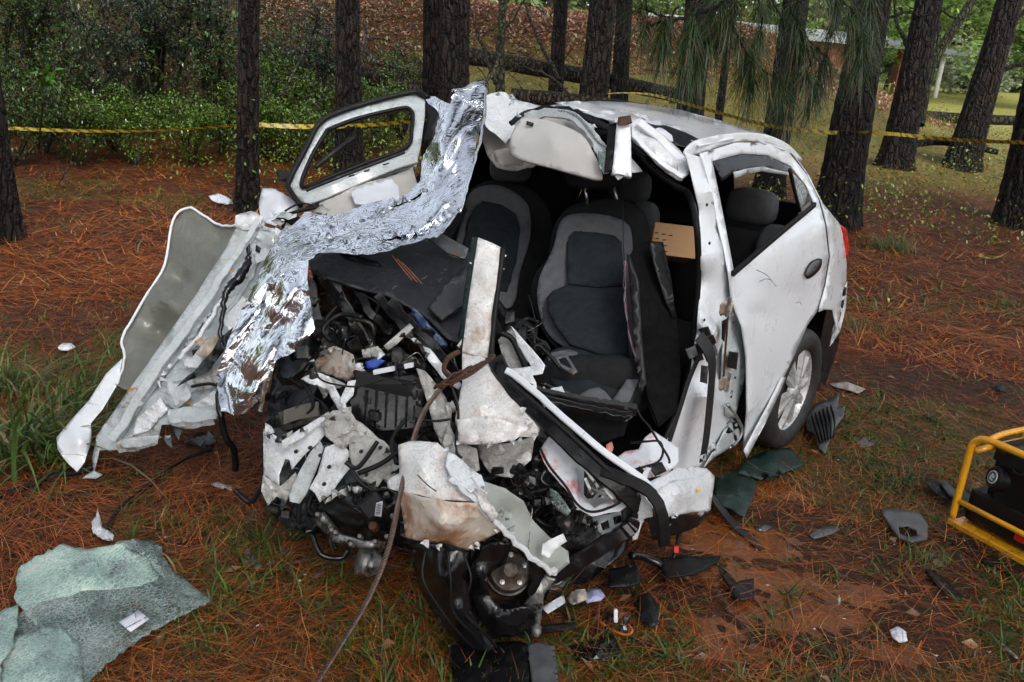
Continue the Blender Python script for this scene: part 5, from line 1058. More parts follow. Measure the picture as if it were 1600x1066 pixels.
tube('cable', [(992, 630, 2.7), (1000, 650, 2.68), (1015, 668, 2.66), (1030, 692, 2.64), (1044, 714, 2.62), (1046, 724, 2.62)], .004, BLACK, CAR)
patch('seat_adjuster', [(985, 738, 2.6), (1000, 728, 2.6), (1012, 742, 2.58), (1002, 752, 2.58)], BLACK, CAR, step=5, amp=.004)
patch('belt_anchor', [(1012, 728, 2.6), (1034, 722, 2.62), (1042, 736, 2.62), (1024, 744, 2.6)], BLACK, CAR, step=5, amp=.006, freq=25)
patch('white_trim_strut', [(1000, 748, 2.56), (1010, 730, 2.58), (1018, 732, 2.58), (1008, 754, 2.56)], CLOTHW, CAR, step=5, amp=.003)
# torn sill end
patch('sill', [(1000, 768, 2.5), (1030, 752, 2.6), (1060, 738, 2.72), (1085, 728, 2.84), (1104, 732, 2.9), (1117, 744, 2.92), (1114, 768, 2.88), (1110, 798, 2.84), (1085, 800, 2.76), (1055, 806, 2.64), (1030, 806, 2.55), (1018, 790, 2.5)], TORN, CAR, inner=[(1060, 770, 2.6), (1090, 765, 2.74)], step=6, amp=.012, freq=8, seed=40, smooth=True, autos=25)
patch('sill_seam', [(1016, 752, 2.55), (1060, 732, 2.72), (1110, 736, 2.9), (1090, 746, 2.8), (1050, 752, 2.62), (1020, 770, 2.5)], TORN, CAR, step=5, amp=.008, freq=14, seed=41)
patch('underbody_tray', [(1010, 806, 2.62), (1060, 806, 2.7), (1112, 800, 2.92), (1090, 822, 2.88), (1060, 835, 2.8), (1020, 842, 2.7)], BLACK, CAR, step=7, amp=.015, freq=12)
patch('yellow_tag', [(1089, 765, 2.73), (1093, 762, 2.73), (1095, 768, 2.73), (1089, 770, 2.73)], simple('yellow_tag', (.8, .5, .05), .4), CAR, step=5, amp=0)
# ---- crushed left wing over the front wheel
patch('wing_panel', [(622, 694, 2.24), (640, 688, 2.24), (684, 690, 2.22), (698, 704, 2.22), (704, 730, 2.2), (730, 744, 2.18), (762, 772, 2.16), (740, 784, 2.14), (690, 782, 2.12), (640, 772, 2.14), (606, 764, 2.2), (604, 750, 2.22), (624, 738, 2.22)], MUDDY, CAR, inner=[(660, 730, 2.16)], step=6, amp=.012, freq=7, seed=51, smooth=True, autos=25)
patch('wing_lower', [(624, 766, 2.16), (660, 776, 2.12), (700, 784, 2.1), (745, 786, 2.12), (768, 802, 2.14), (782, 832, 2.18), (752, 846, 2.2), (732, 861, 2.22), (700, 852, 2.2), (655, 846, 2.2), (634, 838, 2.22), (628, 800, 2.2)], simple('mud_smeared_wing', (.62, .57, .50), .5, 0, .15, 10, .3, 60, dirt=(.36, .19, .10), dirtlo=.45, dirtsc=4), CAR, inner=[(690, 820, 2.08)], step=6, amp=.013, freq=7, seed=52, smooth=True, autos=28)
patch('wing_rear', [(708, 752, 2.2), (740, 748, 2.2), (790, 762, 2.24), (818, 784, 2.26), (832, 812, 2.3), (862, 842, 2.34), (888, 862, 2.36), (890, 880, 2.36), (868, 898, 2.36), (840, 880, 2.32), (800, 846, 2.26), (766, 806, 2.2), (738, 776, 2.18)], simple('wing_underside', (.34, .36, .34), .45, 0, .12, 8, .25, 40, dirt=(.2, .17, .12), dirtlo=.6), CAR, inner=[(790, 800, 2.28)], step=6, amp=.012, freq=6, seed=53, smooth=True, autos=25)
beam('wing_edge', [(704, 748, 2.15), (738, 776, 2.13), (770, 812, 2.15), (806, 848, 2.2), (842, 880, 2.25), (868, 896, 2.3)], .014, .018, TORN, CAR, 5, FW, wob=.003)
patch('wing_fold', [(700, 704, 2.2), (735, 730, 2.17), (752, 742, 2.17), (758, 762, 2.14), (735, 768, 2.12), (712, 752, 2.15), (696, 728, 2.17)], TORN, CAR, step=5, amp=.022, freq=14, seed=54)
patch('wing_fold', [(740, 752, 2.12), (758, 770, 2.1), (778, 804, 2.12), (770, 818, 2.13), (750, 790, 2.11)], MUDDY, CAR, step=5, amp=.01, freq=20, seed=55)
br = patch('headlamp_bracket', [(848, 850, 2.26), (862, 842, 2.26), (880, 834, 2.28), (886, 846, 2.28), (868, 858, 2.26), (858, 872, 2.26), (846, 866, 2.26)], simple('white_plastic', (.7, .72, .73), .4, 0, .1), CAR, step=5, amp=.006, freq=20, seed=6)
tube('thin_wire', [(832, 795, 2.28), (826, 850, 2.28), (822, 905, 2.34)], .0012, STEEL, CAR)
tube('grass_stem', [(652, 742, 2.1), (668, 758, 2.08), (682, 768, 2.08)], .0015, DEADW, CAR)
# struts under the wing to the left front wheel
liner = patch('front_arch_liner', [(644, 850, 2.32), (690, 850, 2.24), (732, 862, 2.24), (728, 905, 2.26), (736, 950, 2.28), (752, 985, 2.3), (778, 1008, 2.32), (756, 1024, 2.32), (714, 1005, 2.34), (680, 965, 2.36), (655, 920, 2.36), (646, 885, 2.35)], BLACKG, CAR, inner=[(690, 900, 2.18), (715, 960, 2.22)], step=7, amp=.007, freq=9, seed=61, smooth=True, autos=30)
for k, (a, b) in enumerate((((665, 860), 0), ((700, 862), 1), ((724, 866), 2))):
    tube('liner_rib', [(a[0], a[1], 2.2), (a[0]-4+8*k, 905, 2.18), (690+18*k, 955, 2.2), (718+20*k, 990, 2.24), (740+18*k, 1012, 2.31)], .0035, BLACK, liner, 5, 6)
patch('liner_inner', [(730, 862, 2.32), (775, 842, 2.3), (800, 850, 2.3), (790, 880, 2.32), (760, 900, 2.34), (745, 940, 2.36), (760, 975, 2.38), (745, 985, 2.36), (732, 930, 2.34)], BLACKG, CAR, step=7, amp=.01, freq=12, seed=62, smooth=True, autos=30)
BOLTM0 = simple('greasy_hub_steel', (.10, .085, .07), .5, .5, .5, 25, .5, 60, dirt=(.05, .025, .015), dirtlo=.45, dirtsc=20)
hubf = V(796, 893, 2.40); ax = (-FW+UP*.45+RT*.15).normalized()
disc = lathe('brake_disc', hubf+ax*-.02, ax, [(0, .0), (.066, .0), (.068, -.01), (.068, -.02), (0, -.02)], DARKMET, CAR, 40)
ring = lathe('wheel_hub', hubf, ax, [(0, .03), (.02, .03), (.028, .02), (.055, .012), (.06, 0), (.06, -.02)], BOLTM0, CAR, 28)
for i in range(5):
    t = 2*math.pi*i/5; a1 = ax.cross(RT).normalized(); b1 = ax.cross(a1); lathe('wheel_stud', hubf+(a1*math.cos(t)+b1*math.sin(t))*.043, ax, [(0, .035), (.008, .033), (.008, 0)], ALU, ring, 8)
patch('tyre_sidewall', [(738, 880, 2.30), (762, 852, 2.28), (792, 850, 2.28), (786, 872, 2.3), (762, 898, 2.3), (764, 930, 2.32), (790, 952, 2.34), (826, 950, 2.36), (836, 972, 2.4), (800, 996, 2.38), (764, 985, 2.36), (744, 950, 2.33), (734, 915, 2.31)], BLACKG, CAR, inner=[(752, 905, 2.26), (778, 966, 2.30)], step=5, amp=.007, freq=14, seed=611, smooth=True, autos=30, thick=.012, curve=True)
patch('tyre_sidewall_fold', [(800, 846, 2.3), (836, 858, 2.32), (850, 890, 2.36), (838, 925, 2.4), (824, 930, 2.4), (830, 895, 2.36), (818, 870, 2.33)], BLACKG, CAR, step=5, amp=.008, freq=14, seed=612, smooth=True, autos=30, thick=.012, curve=True)
patch('tyre_remnant', [(745, 868, 2.42), (775, 850, 2.4), (812, 858, 2.4), (835, 885, 2.44), (838, 920, 2.5), (820, 948, 2.54), (770, 952, 2.52), (744, 920, 2.48)], TYRE, CAR, step=7, amp=.02, freq=9, seed=63, smooth=True, autos=30, thick=.02)
patch('rusty_splash', [(752, 905, 2.40), (780, 900, 2.40), (800, 915, 2.42), (796, 936, 2.44), (760, 938, 2.44)], RUSTY, CAR, step=6, amp=.01, freq=15)
beam('control_arm', [(840, 905, 2.46), (820, 930, 2.48), (800, 960, 2.52), (780, 980, 2.56)], .03, .02, DARKMET, CAR, 5, FW)
kn = patch('steering_knuckle', [(836, 918, 2.42), (852, 900, 2.42), (868, 905, 2.42), (850, 930, 2.42), (846, 955, 2.44), (842, 985, 2.46), (832, 978, 2.46), (830, 950, 2.44), (822, 962, 2.44), (818, 948, 2.44), (830, 930, 2.42)], ALU, CAR, step=5, amp=.008, freq=16, seed=64, thick=.012)
lathe('ball_joint', V(838, 985, 2.44), UP, [(0, -.02), (.014, -.016), (.016, .01), (0, .02)], ALU, kn, 16)
beam('lower_arm', [(735, 1000, 2.34), (780, 990, 2.4), (840, 984, 2.46), (898, 978, 2.5)], .022, .016, BLACKG, CAR, 5, FW)
# gearbox casing between wing and door frame
patch('transmission_case', [(868, 820, 2.58), (900, 815, 2.56), (940, 830, 2.54), (950, 850, 2.52), (925, 870, 2.52), (890, 888, 2.52), (866, 870, 2.54)], DARKMET, CAR, inner=[(905, 845, 2.48)], step=6, amp=.012, freq=9, seed=65, smooth=True, autos=30)
patch('wheelhouse_side', [(925, 808, 2.56), (975, 798, 2.54), (980, 830, 2.52), (950, 850, 2.52), (930, 835, 2.54)], INNER, CAR, holes=[[(938, 818, 2.54), (950, 812, 2.54), (953, 824, 2.54), (942, 828, 2.54)], [(958, 808, 2.54), (970, 805, 2.54), (972, 816, 2.54), (960, 820, 2.54)]], step=5, amp=.006, seed=66)
patch('washer_bottle', [(858, 760, 2.48), (872, 770, 2.46), (892, 800, 2.46), (886, 808, 2.47), (868, 796, 2.48), (860, 780, 2.48)], GLASS_B, CAR, step=5, amp=.008)
# black backing sheet standing for the shaded depth of the bay
patch('bay_backing', [(480, 430, 3.05), (600, 470, 3.0), (705, 535, 2.9), (800, 600, 2.85), (870, 690, 2.8), (1000, 780, 2.8), (980, 860, 2.8), (880, 940, 2.72), (760, 940, 2.65), (640, 860, 2.75), (520, 850, 2.85), (420, 800, 2.95), (410, 690, 2.98), (430, 560, 3.05)], BLACKG, CAR, step=14, amp=.06, freq=5, seed=70, smooth=True, autos=25, thick=.01)
# ---- engine
BOLTM = simple('dull_bolt', (.16, .155, .15), .45, .5, .3, 40)
eng = thing('engine', None, None, V(560, 740, 2.65)); eng.parent = CAR; eng.location = V(560, 740, 2.65)-CAR.location
bbox('air_box', V(608, 632, 2.62), RT*.115+UP*.01, UP*.085-RT*.02, FW*.07, BLACKG, eng, .12, .004)
bbox('air_box_lid', V(600, 598, 2.58), RT*.09-UP*.02, UP*.022, FW*.06, BLACK, eng, .2, .004)
for i in range(6): beam('air_box_rib', [(572+16*i, 610, 2.535), (570+16*i, 668, 2.55)], .006, .01, BLACKG, eng, 2, FW)
gc = patch('gearbox', [(496, 780, 2.56), (520, 764, 2.54), (560, 752, 2.5), (600, 758, 2.48), (622, 775, 2.48), (620, 820, 2.5), (606, 842, 2.52), (570, 848, 2.54), (530, 838, 2.56), (504, 812, 2.57)], BLACKG, CAR, inner=[(560, 800, 2.44)], step=7, amp=.008, freq=9, seed=71, smooth=True, autos=30, thick=.06, curve=True)
patch('gearbox_flange', [(488, 800, 2.55), (500, 806, 2.53), (530, 836, 2.5), (570, 846, 2.47), (604, 846, 2.47), (600, 858, 2.47), (560, 856, 2.48), (520, 846, 2.51), (494, 820, 2.55)], ALU, eng, step=5, amp=.005, freq=18, seed=72, thick=.02)
for x, y in ((505, 778), (496, 804), (518, 828), (524, 832), (548, 850), (562, 838), (586, 846), (604, 838), (613, 806), (604, 772), (560, 765), (530, 772)):
    lathe('bolt', V(x, y, 2.44), (-FW+UP*.4).normalized(), [(0, .005), (.006, .005), (.008, 0), (.008, -.03)], BOLTM, gc, 6, False)
bbox('sensor_housing', V(582, 790, 2.41), RT*.028+UP*.02, UP*.026-RT*.018, FW*.02, BLACK, gc, .25, .001)
lb_ = patch('barcode_label', [(588, 786, 2.385), (598, 783, 2.385), (596, 808, 2.39), (585, 806, 2.39)], PAPER, CAR, step=9, amp=0, thick=.001)
for i in range(7): y = 788+i*2.5; patch('barcode_bar', [(588.6-i*.3, y, 2.38), (596-i*.3, y-1, 2.38), (596-i*.3, y+(.2 if i % 2 else -.2), 2.38), (588.6-i*.3, y+1.1, 2.38)], BLACK, lb_, step=20, amp=0, thick=0)
lathe('filler_plug', V(583, 822, 2.42), (-FW+UP*.4).normalized(), [(0, .008), (.012, .008), (.014, 0), (.014, -.03)], RUSTY, gc, 12)
# radiator
rad = bbox('radiator', V(470, 650, 2.62), RT*.062+UP*.018, UP*.03-RT*.008, FW*.018, DARKMET, CAR, .05)
for i in range(16):
    t = (i+.5)/16; a = V(444, 641+22*t, 2.58); b = V(498, 628+22*t, 2.58); beam('fin', [a, a.lerp(b, .5)+UP*.004, b], .0022, .012, simple('radiator_fin', (.16, .15, .13), .5, .4), rad, 3, FW)
def pc(nm, pts, mat, amp, fr, sd, d=2.52, sm=True):
    return patch(nm, [(p[0], p[1], (p[2] if len(p) > 2 else d)) for p in pts], mat, CAR, step=5, amp=amp, freq=fr, seed=sd, smooth=sm, autos=28)
pc('front_crossmember', [(411, 674, 2.55), (430, 684, 2.54), (442, 690, 2.54), (470, 672), (500, 655), (520, 646), (516, 668), (500, 690), (478, 708), (462, 728), (456, 736), (452, 720), (446, 718), (436, 742), (436, 758), (412, 744, 2.56)], TORN, .010, 9, 81, 2.5)
pc('front_crossmember_lip', [(412, 674, 2.53), (440, 688), (500, 652), (512, 648), (500, 664), (446, 700), (414, 686, 2.52)], TORN, .008, 12, 82, 2.48)
pc('chassis_leg', [(452, 772), (466, 740), (484, 708), (500, 690), (506, 700), (494, 736), (480, 770), (468, 787), (452, 782)], INNER, .006, 8, 83, 2.5)
pc('crumpled_mesh', [(411, 742), (438, 760), (462, 738), (466, 752), (446, 784), (432, 776), (418, 790), (408, 768)], GRIMY, .010, 24, 84, 2.53)
pc('crash_can', [(500, 660, 2.48), (520, 642, 2.47), (545, 640), (556, 655), (590, 684), (582, 700), (556, 690), (538, 702), (520, 690), (508, 680)], GRIMY, .022, 14, 85, 2.46)
pc('bracket_plate', [(508, 700), (530, 690), (548, 706), (552, 726), (530, 752), (516, 772), (500, 786), (492, 772), (483, 764), (496, 742)], TORN, .012, 10, 86, 2.47)
pc('mounting_plate', [(545, 694, 2.46), (574, 678), (600, 690), (616, 706), (612, 738), (600, 748), (590, 762), (566, 752), (548, 728)], GRIMY, .008, 9, 87, 2.45)
for x, y in ((500, 712), (514, 730), (506, 757), (564, 706), (572, 742), (594, 700), (462, 706), (484, 700)): lathe('bolt_hole', V(x, y, 2.425), -FW, [(0, .0), (.006, 0), (.006, -.01)], BLACK, CAR, 10)
pc('torn_bracket', [(495, 600, 2.6), (515, 590), (540, 600), (520, 612), (506, 622)], GRIMY, .02, 20, 88, 2.58)
pc('suspension_tower', [(488, 566, 2.62), (520, 540, 2.6), (552, 556), (558, 580), (545, 598), (520, 584), (500, 580)], simple('stained_beige_metal', (.34, .30, .26), .5, 0, .2, 20, .3, 60, dirt=(.2, .12, .08), dirtlo=.5, dirtsc=14), .02, 14, 89, 2.6)
pc('torn_strut', [(470, 592, 2.56), (492, 582), (514, 588), (530, 618), (542, 640), (544, 656), (528, 640), (512, 612), (494, 602)], TORN, .012, 18, 90, 2.54)
pc('torn_strut', [(544, 596), (556, 594), (552, 618), (540, 630), (546, 660), (536, 650), (532, 622)], TORN, .008, 18, 91, 2.52)
pc('rail_plate', [(650, 575, 2.5), (664, 580), (690, 610), (706, 640), (702, 690), (692, 700), (678, 670), (668, 630)], GRIMY, .012, 12, 92, 2.48)
pc('rail_plate', [(660, 540, 2.56), (672, 545), (700, 580), (722, 600), (716, 610), (690, 590), (668, 560)], TORN, .008, 14, 93, 2.54)
pc('rail_plate', [(700, 660, 2.48), (716, 690), (745, 700), (750, 735), (720, 742), (700, 715), (692, 690)], GRIMY, .02, 14, 94, 2.45)
pc('bulkhead_brace', [(600, 540, 2.66), (640, 505, 2.7), (646, 512), (620, 538), (606, 548)], GRIMY, .004, 8, 95, 2.68)
pc('white_airbag_scrap', [(565, 548, 2.66), (590, 540), (600, 552), (586, 562), (568, 560)], GRIMY, .01, 12, 96, 2.66)
pc('blue_component', [(570, 566, 2.6), (590, 560), (602, 564), (588, 576), (574, 576)], BLUE, .004, 8, 97, 2.6)
pc('blue_component', [(640, 480, 2.72), (652, 485), (700, 540), (694, 546), (660, 520)], simple('dark_blue_plastic', (.01, .03, .10), .3), .008, 8, 98, 2.72)
bbox('white_strip', V(615, 576, 2.55), RT*.062+UP*.012, UP*.008, FW*.01, CLOTHW, CAR, .1)
# hoses, wires, brackets filling the bay
def clutter(parent, poly, d0, d1, n, seed, kinds='hwbp'):
    rg = random.Random(seed); xs = [p[0] for p in poly]; ys = [p[1] for p in poly]; k = 0; tries = 0
    while k < n and tries < n*20:
        tries += 1
        x = rg.uniform(min(xs), max(xs)); y = rg.uniform(min(ys), max(ys))
        if not inpoly(np.array([x]), np.array([y]), poly)[0]: continue
        d = rg.uniform(d0, d1); a = rg.uniform(0, 6.28); L = rg.uniform(15, 55); t = rg.choice(kinds); k += 1
        if t in 'hw':
            p = [(x, y, d), (x+math.cos(a)*L*.4+rg.gauss(0, 8), y+math.sin(a)*L*.4+rg.gauss(0, 8), d-rg.uniform(0, .04)), (x+math.cos(a)*L, y+math.sin(a)*L, d+rg.uniform(-.03, .03)), (x+math.cos(a+.6)*L*1.4, y+math.sin(a+.6)*L*1.4, d)]
            tube('hose' if t == 'h' else 'wire', p, rg.uniform(.004, .009) if t == 'h' else rg.uniform(.0012, .003), rg.choice([BLACKG, BLACK, RUBBER, DARKMET] if t == 'h' else [BLACK, BLACK, RUSTY, STEEL, BLACKG]), parent, 5, 6)
        elif t == 'b':
            m = rg.randint(4, 6); pts = [(x+math.cos(a+2*math.pi*j/m)*L*rg.uniform(.2, .55), y+math.sin(a+2*math.pi*j/m)*L*rg.uniform(.2, .5), d+rg.uniform(-.03, .03)) for j in range(m)]
            patch('bracket', pts, rg.choice([DARKMET, BLACKG, DARKMET, DARKMET, BLACK, DARKMET, BLACKG, GRIMY] if rg.random() < .35 else [DARKMET, BLACKG, BLACK]), parent, step=6, amp=.008, freq=20, seed=rg.randint(0, 999))
        else:
            s = rg.uniform(.008, .022); bbox('casting', V(x, y, d), RT*s+UP*s*rg.uniform(-.4, .4), UP*s*rg.uniform(.5, 1.2), FW*s, rg.choice([DARKMET, BLACKG, BLACK, BLACKG, ALU] if rg.random() < .3 else [DARKMET, BLACKG]), parent, .25, .002)
clutter(eng, [(430, 560), (500, 540), (660, 560), (720, 620), (710, 700), (600, 700), (480, 650), (420, 650)], 2.52, 2.75, 60, 5)
clutter(eng, [(420, 740), (480, 720), (500, 790), (640, 770), (640, 870), (520, 860), (420, 800)], 2.55, 2.7, 46, 6)
clutter(CAR, [(480, 430), (600, 460), (700, 540), (720, 620), (600, 570), (500, 560)], 2.65, 2.9, 24, 7, 'hwb')
clutter(CAR, [(760, 690), (850, 690), (900, 800), (960, 830), (900, 880), (840, 830), (780, 760)], 2.5, 2.7, 55, 8, 'hwbp')
clutter(CAR, [(740, 860), (850, 880), (860, 960), (790, 1000), (740, 960)], 2.45, 2.6, 34, 9, 'hwbp')
clutter(CAR, [(780, 470), (850, 540), (870, 620), (960, 660), (940, 720), (860, 660), (800, 600)], 2.72, 2.85, 18, 10, 'hpb')
clutter(CAR, [(440, 440), (485, 430), (480, 560), (430, 620)], 2.8, 2.95, 12, 11, 'hwb')
for p, r in [([(490, 565), (498, 590), (520, 600), (560, 604), (600, 592)], .003), ([(560, 740), (600, 722), (640, 690)], .008), ([(545, 715), (555, 745), (580, 765), (600, 764)], .004), ([(620, 725), (612, 700), (616, 680), (630, 660)], .006), ([(700, 590), (716, 640), (712, 700), (722, 716)], .004), ([(590, 690), (560, 730), (540, 722)], .007),
             ([(650, 655), (680, 658), (704, 655)], .004)]:
    tube('hose', [(x, y, 2.42) for x, y in p], r, BLACK, eng)
pulley = lathe('pulley', V(572, 878, 2.56), (-FW*.3+UP*.3-RT).normalized(), [(0, .03), (.03, .03), (.045, .025), (.04, .015), (.045, .005), (.04, -.005), (.045, -.015), (.03, -.04), (0, -.04)], ALU, eng, 24)
# ---- torn shreds hanging from the ripped edges
def shreds(line, d, n, mats, s0, s1, seed):
    rg = random.Random(seed)
    for i in range(n):
        k = rg.uniform(0, len(line)-1.001); j = int(k); t = k-j; x = line[j][0]*(1-t)+line[j+1][0]*t; y = line[j][1]*(1-t)+line[j+1][1]*t; dz = d[0]*(1-k/(len(line)-1))+d[1]*k/(len(line)-1)
        an = rg.uniform(0, 6.28); L = rg.uniform(s0, s1); ww = L*rg.uniform(.25, .6); ux, uy = math.cos(an), math.sin(an)
        pts = [(x-uy*ww, y+ux*ww, dz), (x+ux*L*.5-uy*ww*.8, y+uy*L*.5+ux*ww*.8, dz-rg.uniform(0, .03)), (x+ux*L, y+uy*L, dz-rg.uniform(-.01, .05)), (x+ux*L*.6+uy*ww*.3, y+uy*L*.6-ux*ww*.3, dz-.02), (x+uy*ww, y-ux*ww, dz)]
        patch('torn_shred', pts, rg.choice(mats), CAR, step=4, amp=.009, freq=26, seed=rg.randint(0, 9999), autos=12, thick=.001)
shreds([(412, 674), (440, 690), (500, 655), (545, 640), (600, 690), (612, 740), (540, 770), (500, 785)], (2.5, 2.44), 30, [GRIMY, TORN, GRIMY, DARKMET], 8, 20, 1)
shreds([(606, 764), (690, 784), (768, 802), (780, 832), (734, 860), (640, 844)], (2.16, 2.18), 14, [MUDDY, TORN], 6, 14, 2)
shreds([(700, 700), (735, 742), (760, 770), (815, 848), (868, 896)], (2.14, 2.26), 16, [TORN, INNER, GRIMY], 6, 16, 3)
shreds([(712, 690), (780, 692), (840, 684), (812, 630)], (2.4, 2.44), 10, [GRIMY, MUDDY], 6, 14, 4)
shreds([(246, 692), (300, 655), (342, 640), (356, 560), (404, 462), (434, 400), (440, 362)], (3.0, 3.2), 18, [INNER, TORN, INNER, GREYPL], 8, 22, 5)
shreds([(190, 640), (250, 590), (310, 520), (370, 430)], (3.06, 3.2), 16, [INNER, GRIMY, TORN], 8, 20, 6)
shreds([(488, 566), (520, 540), (558, 580), (640, 520), (700, 600), (706, 690)], (2.6, 2.48), 18, [GRIMY, TORN, DARKMET, BLACKG], 8, 20, 7)
shreds([(757, 150), (800, 150), (812, 200), (985, 190), (1040, 215)], (3.3, 3.0), 12, [TORN, TORN, INNER], 5, 12, 8)
shreds([(1000, 768), (1020, 806), (1060, 806), (1110, 798), (996, 842)], (2.5, 2.7), 10, [TORN, BLACK, INNER], 6, 14, 9)
shreds([(1100, 720), (1130, 680), (1150, 650), (1165, 700)], (3.0, 3.1), 8, [INNER, BLACK, GREYPL], 6, 14, 10)
# ---- far (right) wing and inner structure flung out to the left
patch('wing_inner_face', [(293, 325, 3.62), (318, 337, 3.6), (343, 352, 3.56), (372, 352, 3.5), (398, 345, 3.42), (350, 415, 3.42), (296, 498, 3.36), (246, 568, 3.3), (205, 612, 3.24), (182, 602, 3.28), (195, 558, 3.36), (191, 528, 3.4), (224, 469, 3.48), (257, 414, 3.55), (268, 350, 3.6)], PRIMER, CAR, inner=[(310, 400, 3.50), (345, 375, 3.56), (262, 470, 3.40), (250, 520, 3.50), (215, 570, 3.33), (285, 440, 3.55)], step=6, amp=.017, freq=4.5, seed=101, smooth=True, thick=.003)
tube('wing_rim', [(398, 345, 3.42), (372, 352, 3.49), (343, 352, 3.55), (318, 337, 3.59), (293, 325, 3.61), (270, 345, 3.59), (257, 414, 3.54), (224, 469, 3.47), (191, 528, 3.39), (195, 558, 3.35), (182, 602, 3.27)], .006, PAINT, CAR, 5, 6, wob=.001)
patch('wing_tip', [(191, 560, 3.32), (184, 600, 3.28), (160, 640, 3.22), (142, 662, 3.2), (143, 690, 3.17), (132, 722, 3.12), (120, 737, 3.1), (104, 722, 3.12), (90, 702, 3.15), (88, 684, 3.18), (110, 658, 3.22), (140, 625, 3.26), (165, 585, 3.3)], PAINT, CAR, inner=[(125, 690, 3.1)], step=6, amp=.006, freq=5, seed=102, smooth=True)
patch('shotgun_rail', [(376, 342, 3.32), (398, 332, 3.32), (414, 350, 3.3), (388, 400, 3.28), (334, 480, 3.22), (292, 542, 3.18), (252, 592, 3.14), (206, 660, 3.1), (180, 700, 3.08), (150, 706, 3.1), (150, 682, 3.12), (196, 618, 3.14), (256, 532, 3.2), (310, 454, 3.26), (352, 390, 3.3)], INNER, CAR, inner=[(350, 425, 3.22), (280, 530, 3.14), (200, 640, 3.06)], step=6, amp=.011, freq=9, seed=103, smooth=True, autos=25, thick=.01)
beam('rail_flange', [(402, 348, 3.24), (352, 425, 3.18), (300, 502, 3.13), (240, 585, 3.08), (176, 688, 3.03)], .03, .012, INNER, CAR, 6, FW, wob=.002, scale=[.7, .9, 1, 1.2, 1.1])
patch('rail_head', [(368, 338, 3.3), (392, 328, 3.3), (410, 340, 3.28), (404, 356, 3.28), (384, 360, 3.3), (366, 356, 3.3)], TORN, CAR, step=5, amp=.018, freq=20, seed=104)
patch('inner_fender', [(412, 350, 3.28), (440, 362, 3.26), (434, 400, 3.22), (404, 462, 3.14), (382, 520, 3.06), (356, 560, 3.04), (346, 600, 3.0), (342, 646, 2.98), (300, 652, 3.0), (252, 664, 3.02), (246, 692, 3.04), (212, 700, 3.06), (176, 702, 3.08), (205, 655, 3.1), (250, 598, 3.14), (292, 540, 3.18), (338, 478, 3.22), (388, 402, 3.28)], INNER, CAR, inner=[(330, 560, 3.16), (380, 450, 3.2), (290, 620, 3.1)], step=5, amp=.040, freq=8, seed=105, smooth=True, autos=25)
patch('fender_flap', [(262, 640, 3.0), (300, 636, 2.98), (342, 640, 2.96), (338, 655, 2.94), (290, 660, 2.96), (262, 662, 2.98)], INNER, CAR, step=5, amp=.012, freq=12, seed=106)
patch('fender_flap', [(182, 688, 3.04), (215, 682, 3.02), (248, 680, 3.0), (246, 694, 3.0), (214, 700, 3.02), (186, 698, 3.04)], INNER, CAR, step=5, amp=.01, freq=12, seed=107)
patch('torn_web', [(282, 555, 3.1), (300, 560, 3.08), (325, 525, 3.1), (330, 540, 3.08), (308, 575, 3.06), (290, 575, 3.08)], TORN, CAR, step=5, amp=.01, freq=14, seed=108)
FOAM = simple('orange_foam', (.50, .25, .08), .8, 0, .3, 30)
for x, y, s in ((204, 610, 6), (310, 532, 6), (292, 628, 7), (330, 622, 5), (362, 423, 4)):
    patch('foam_filler', [(x-s, y+s*.4, 3.04), (x-s*.3, y-s*.5, 3.05), (x+s, y-s*.6, 3.04), (x+s*.6, y+s*.5, 3.03)], FOAM, CAR, step=4, amp=.008, freq=25, seed=int(x))
for q in ([(384, 388), (390, 380), (392, 398), (386, 400)], [(400, 382), (408, 388), (405, 396), (399, 392)], [(300, 548), (310, 545), (312, 558), (302, 562)]): patch('panel_slot', [(x, y, 3.10) for x, y in q], BLACK, CAR, step=6, amp=0)
for i, (pts, mt) in enumerate([
  ([(352, 470), (372, 455), (392, 470), (384, 500), (362, 520), (346, 505)], TORN), ([(300, 590), (330, 570), (350, 580), (338, 604), (308, 612)], GRIMY), ([(262, 600), (290, 592), (300, 618), (276, 640), (254, 630)], INNER),
  ([(214, 652), (250, 622), (262, 640), (232, 672), (206, 682)], TORN), ([(300, 636), (342, 606), (350, 622), (330, 650), (296, 654)], TORN), ([(404, 360), (430, 366), (424, 398), (400, 410), (392, 386)], INNER),
  ([(322, 528), (346, 520), (340, 548), (322, 560), (306, 552)], simple('beige_sealer_panel', (.42, .37, .30), .6, 0, .2, 12)), ([(180, 690), (240, 668), (252, 684), (216, 706), (186, 708)], GRIMY), ([(270, 655), (330, 648), (336, 660), (290, 672), (268, 668)], TORN)]):
    patch('bent_panel', [(x, y, 3.05+(.10 if y < 480 else 0)+.02*math.sin(x)-.0002*(x-200)) for x, y in pts], mt, CAR, step=4, amp=.022, freq=12, seed=400+i, autos=12, smooth=True, thick=.001)
for i, ps in enumerate([[(240, 660), (300, 612), (352, 570)], [(205, 684), (262, 652), (340, 632)], [(350, 492), (388, 440), (420, 372)], [(280, 560), (316, 520), (346, 470)]]):
    beam('stiffener', [(x, y, 3.06+(.08 if y < 480 else 0)) for x, y in ps], .014, .02, [INNER, TORN][i % 2], CAR, 6, FW, wob=.003)
tube('loom', [(392, 402, 3.12), (376, 432, 3.06), (356, 452, 3.02), (350, 480, 3.0), (344, 520, 2.98), (348, 545, 2.96)], .016, BLACKG, CAR, 6, 8, [.7, 1.2, .9, .6, .5, .4], wob=.003)
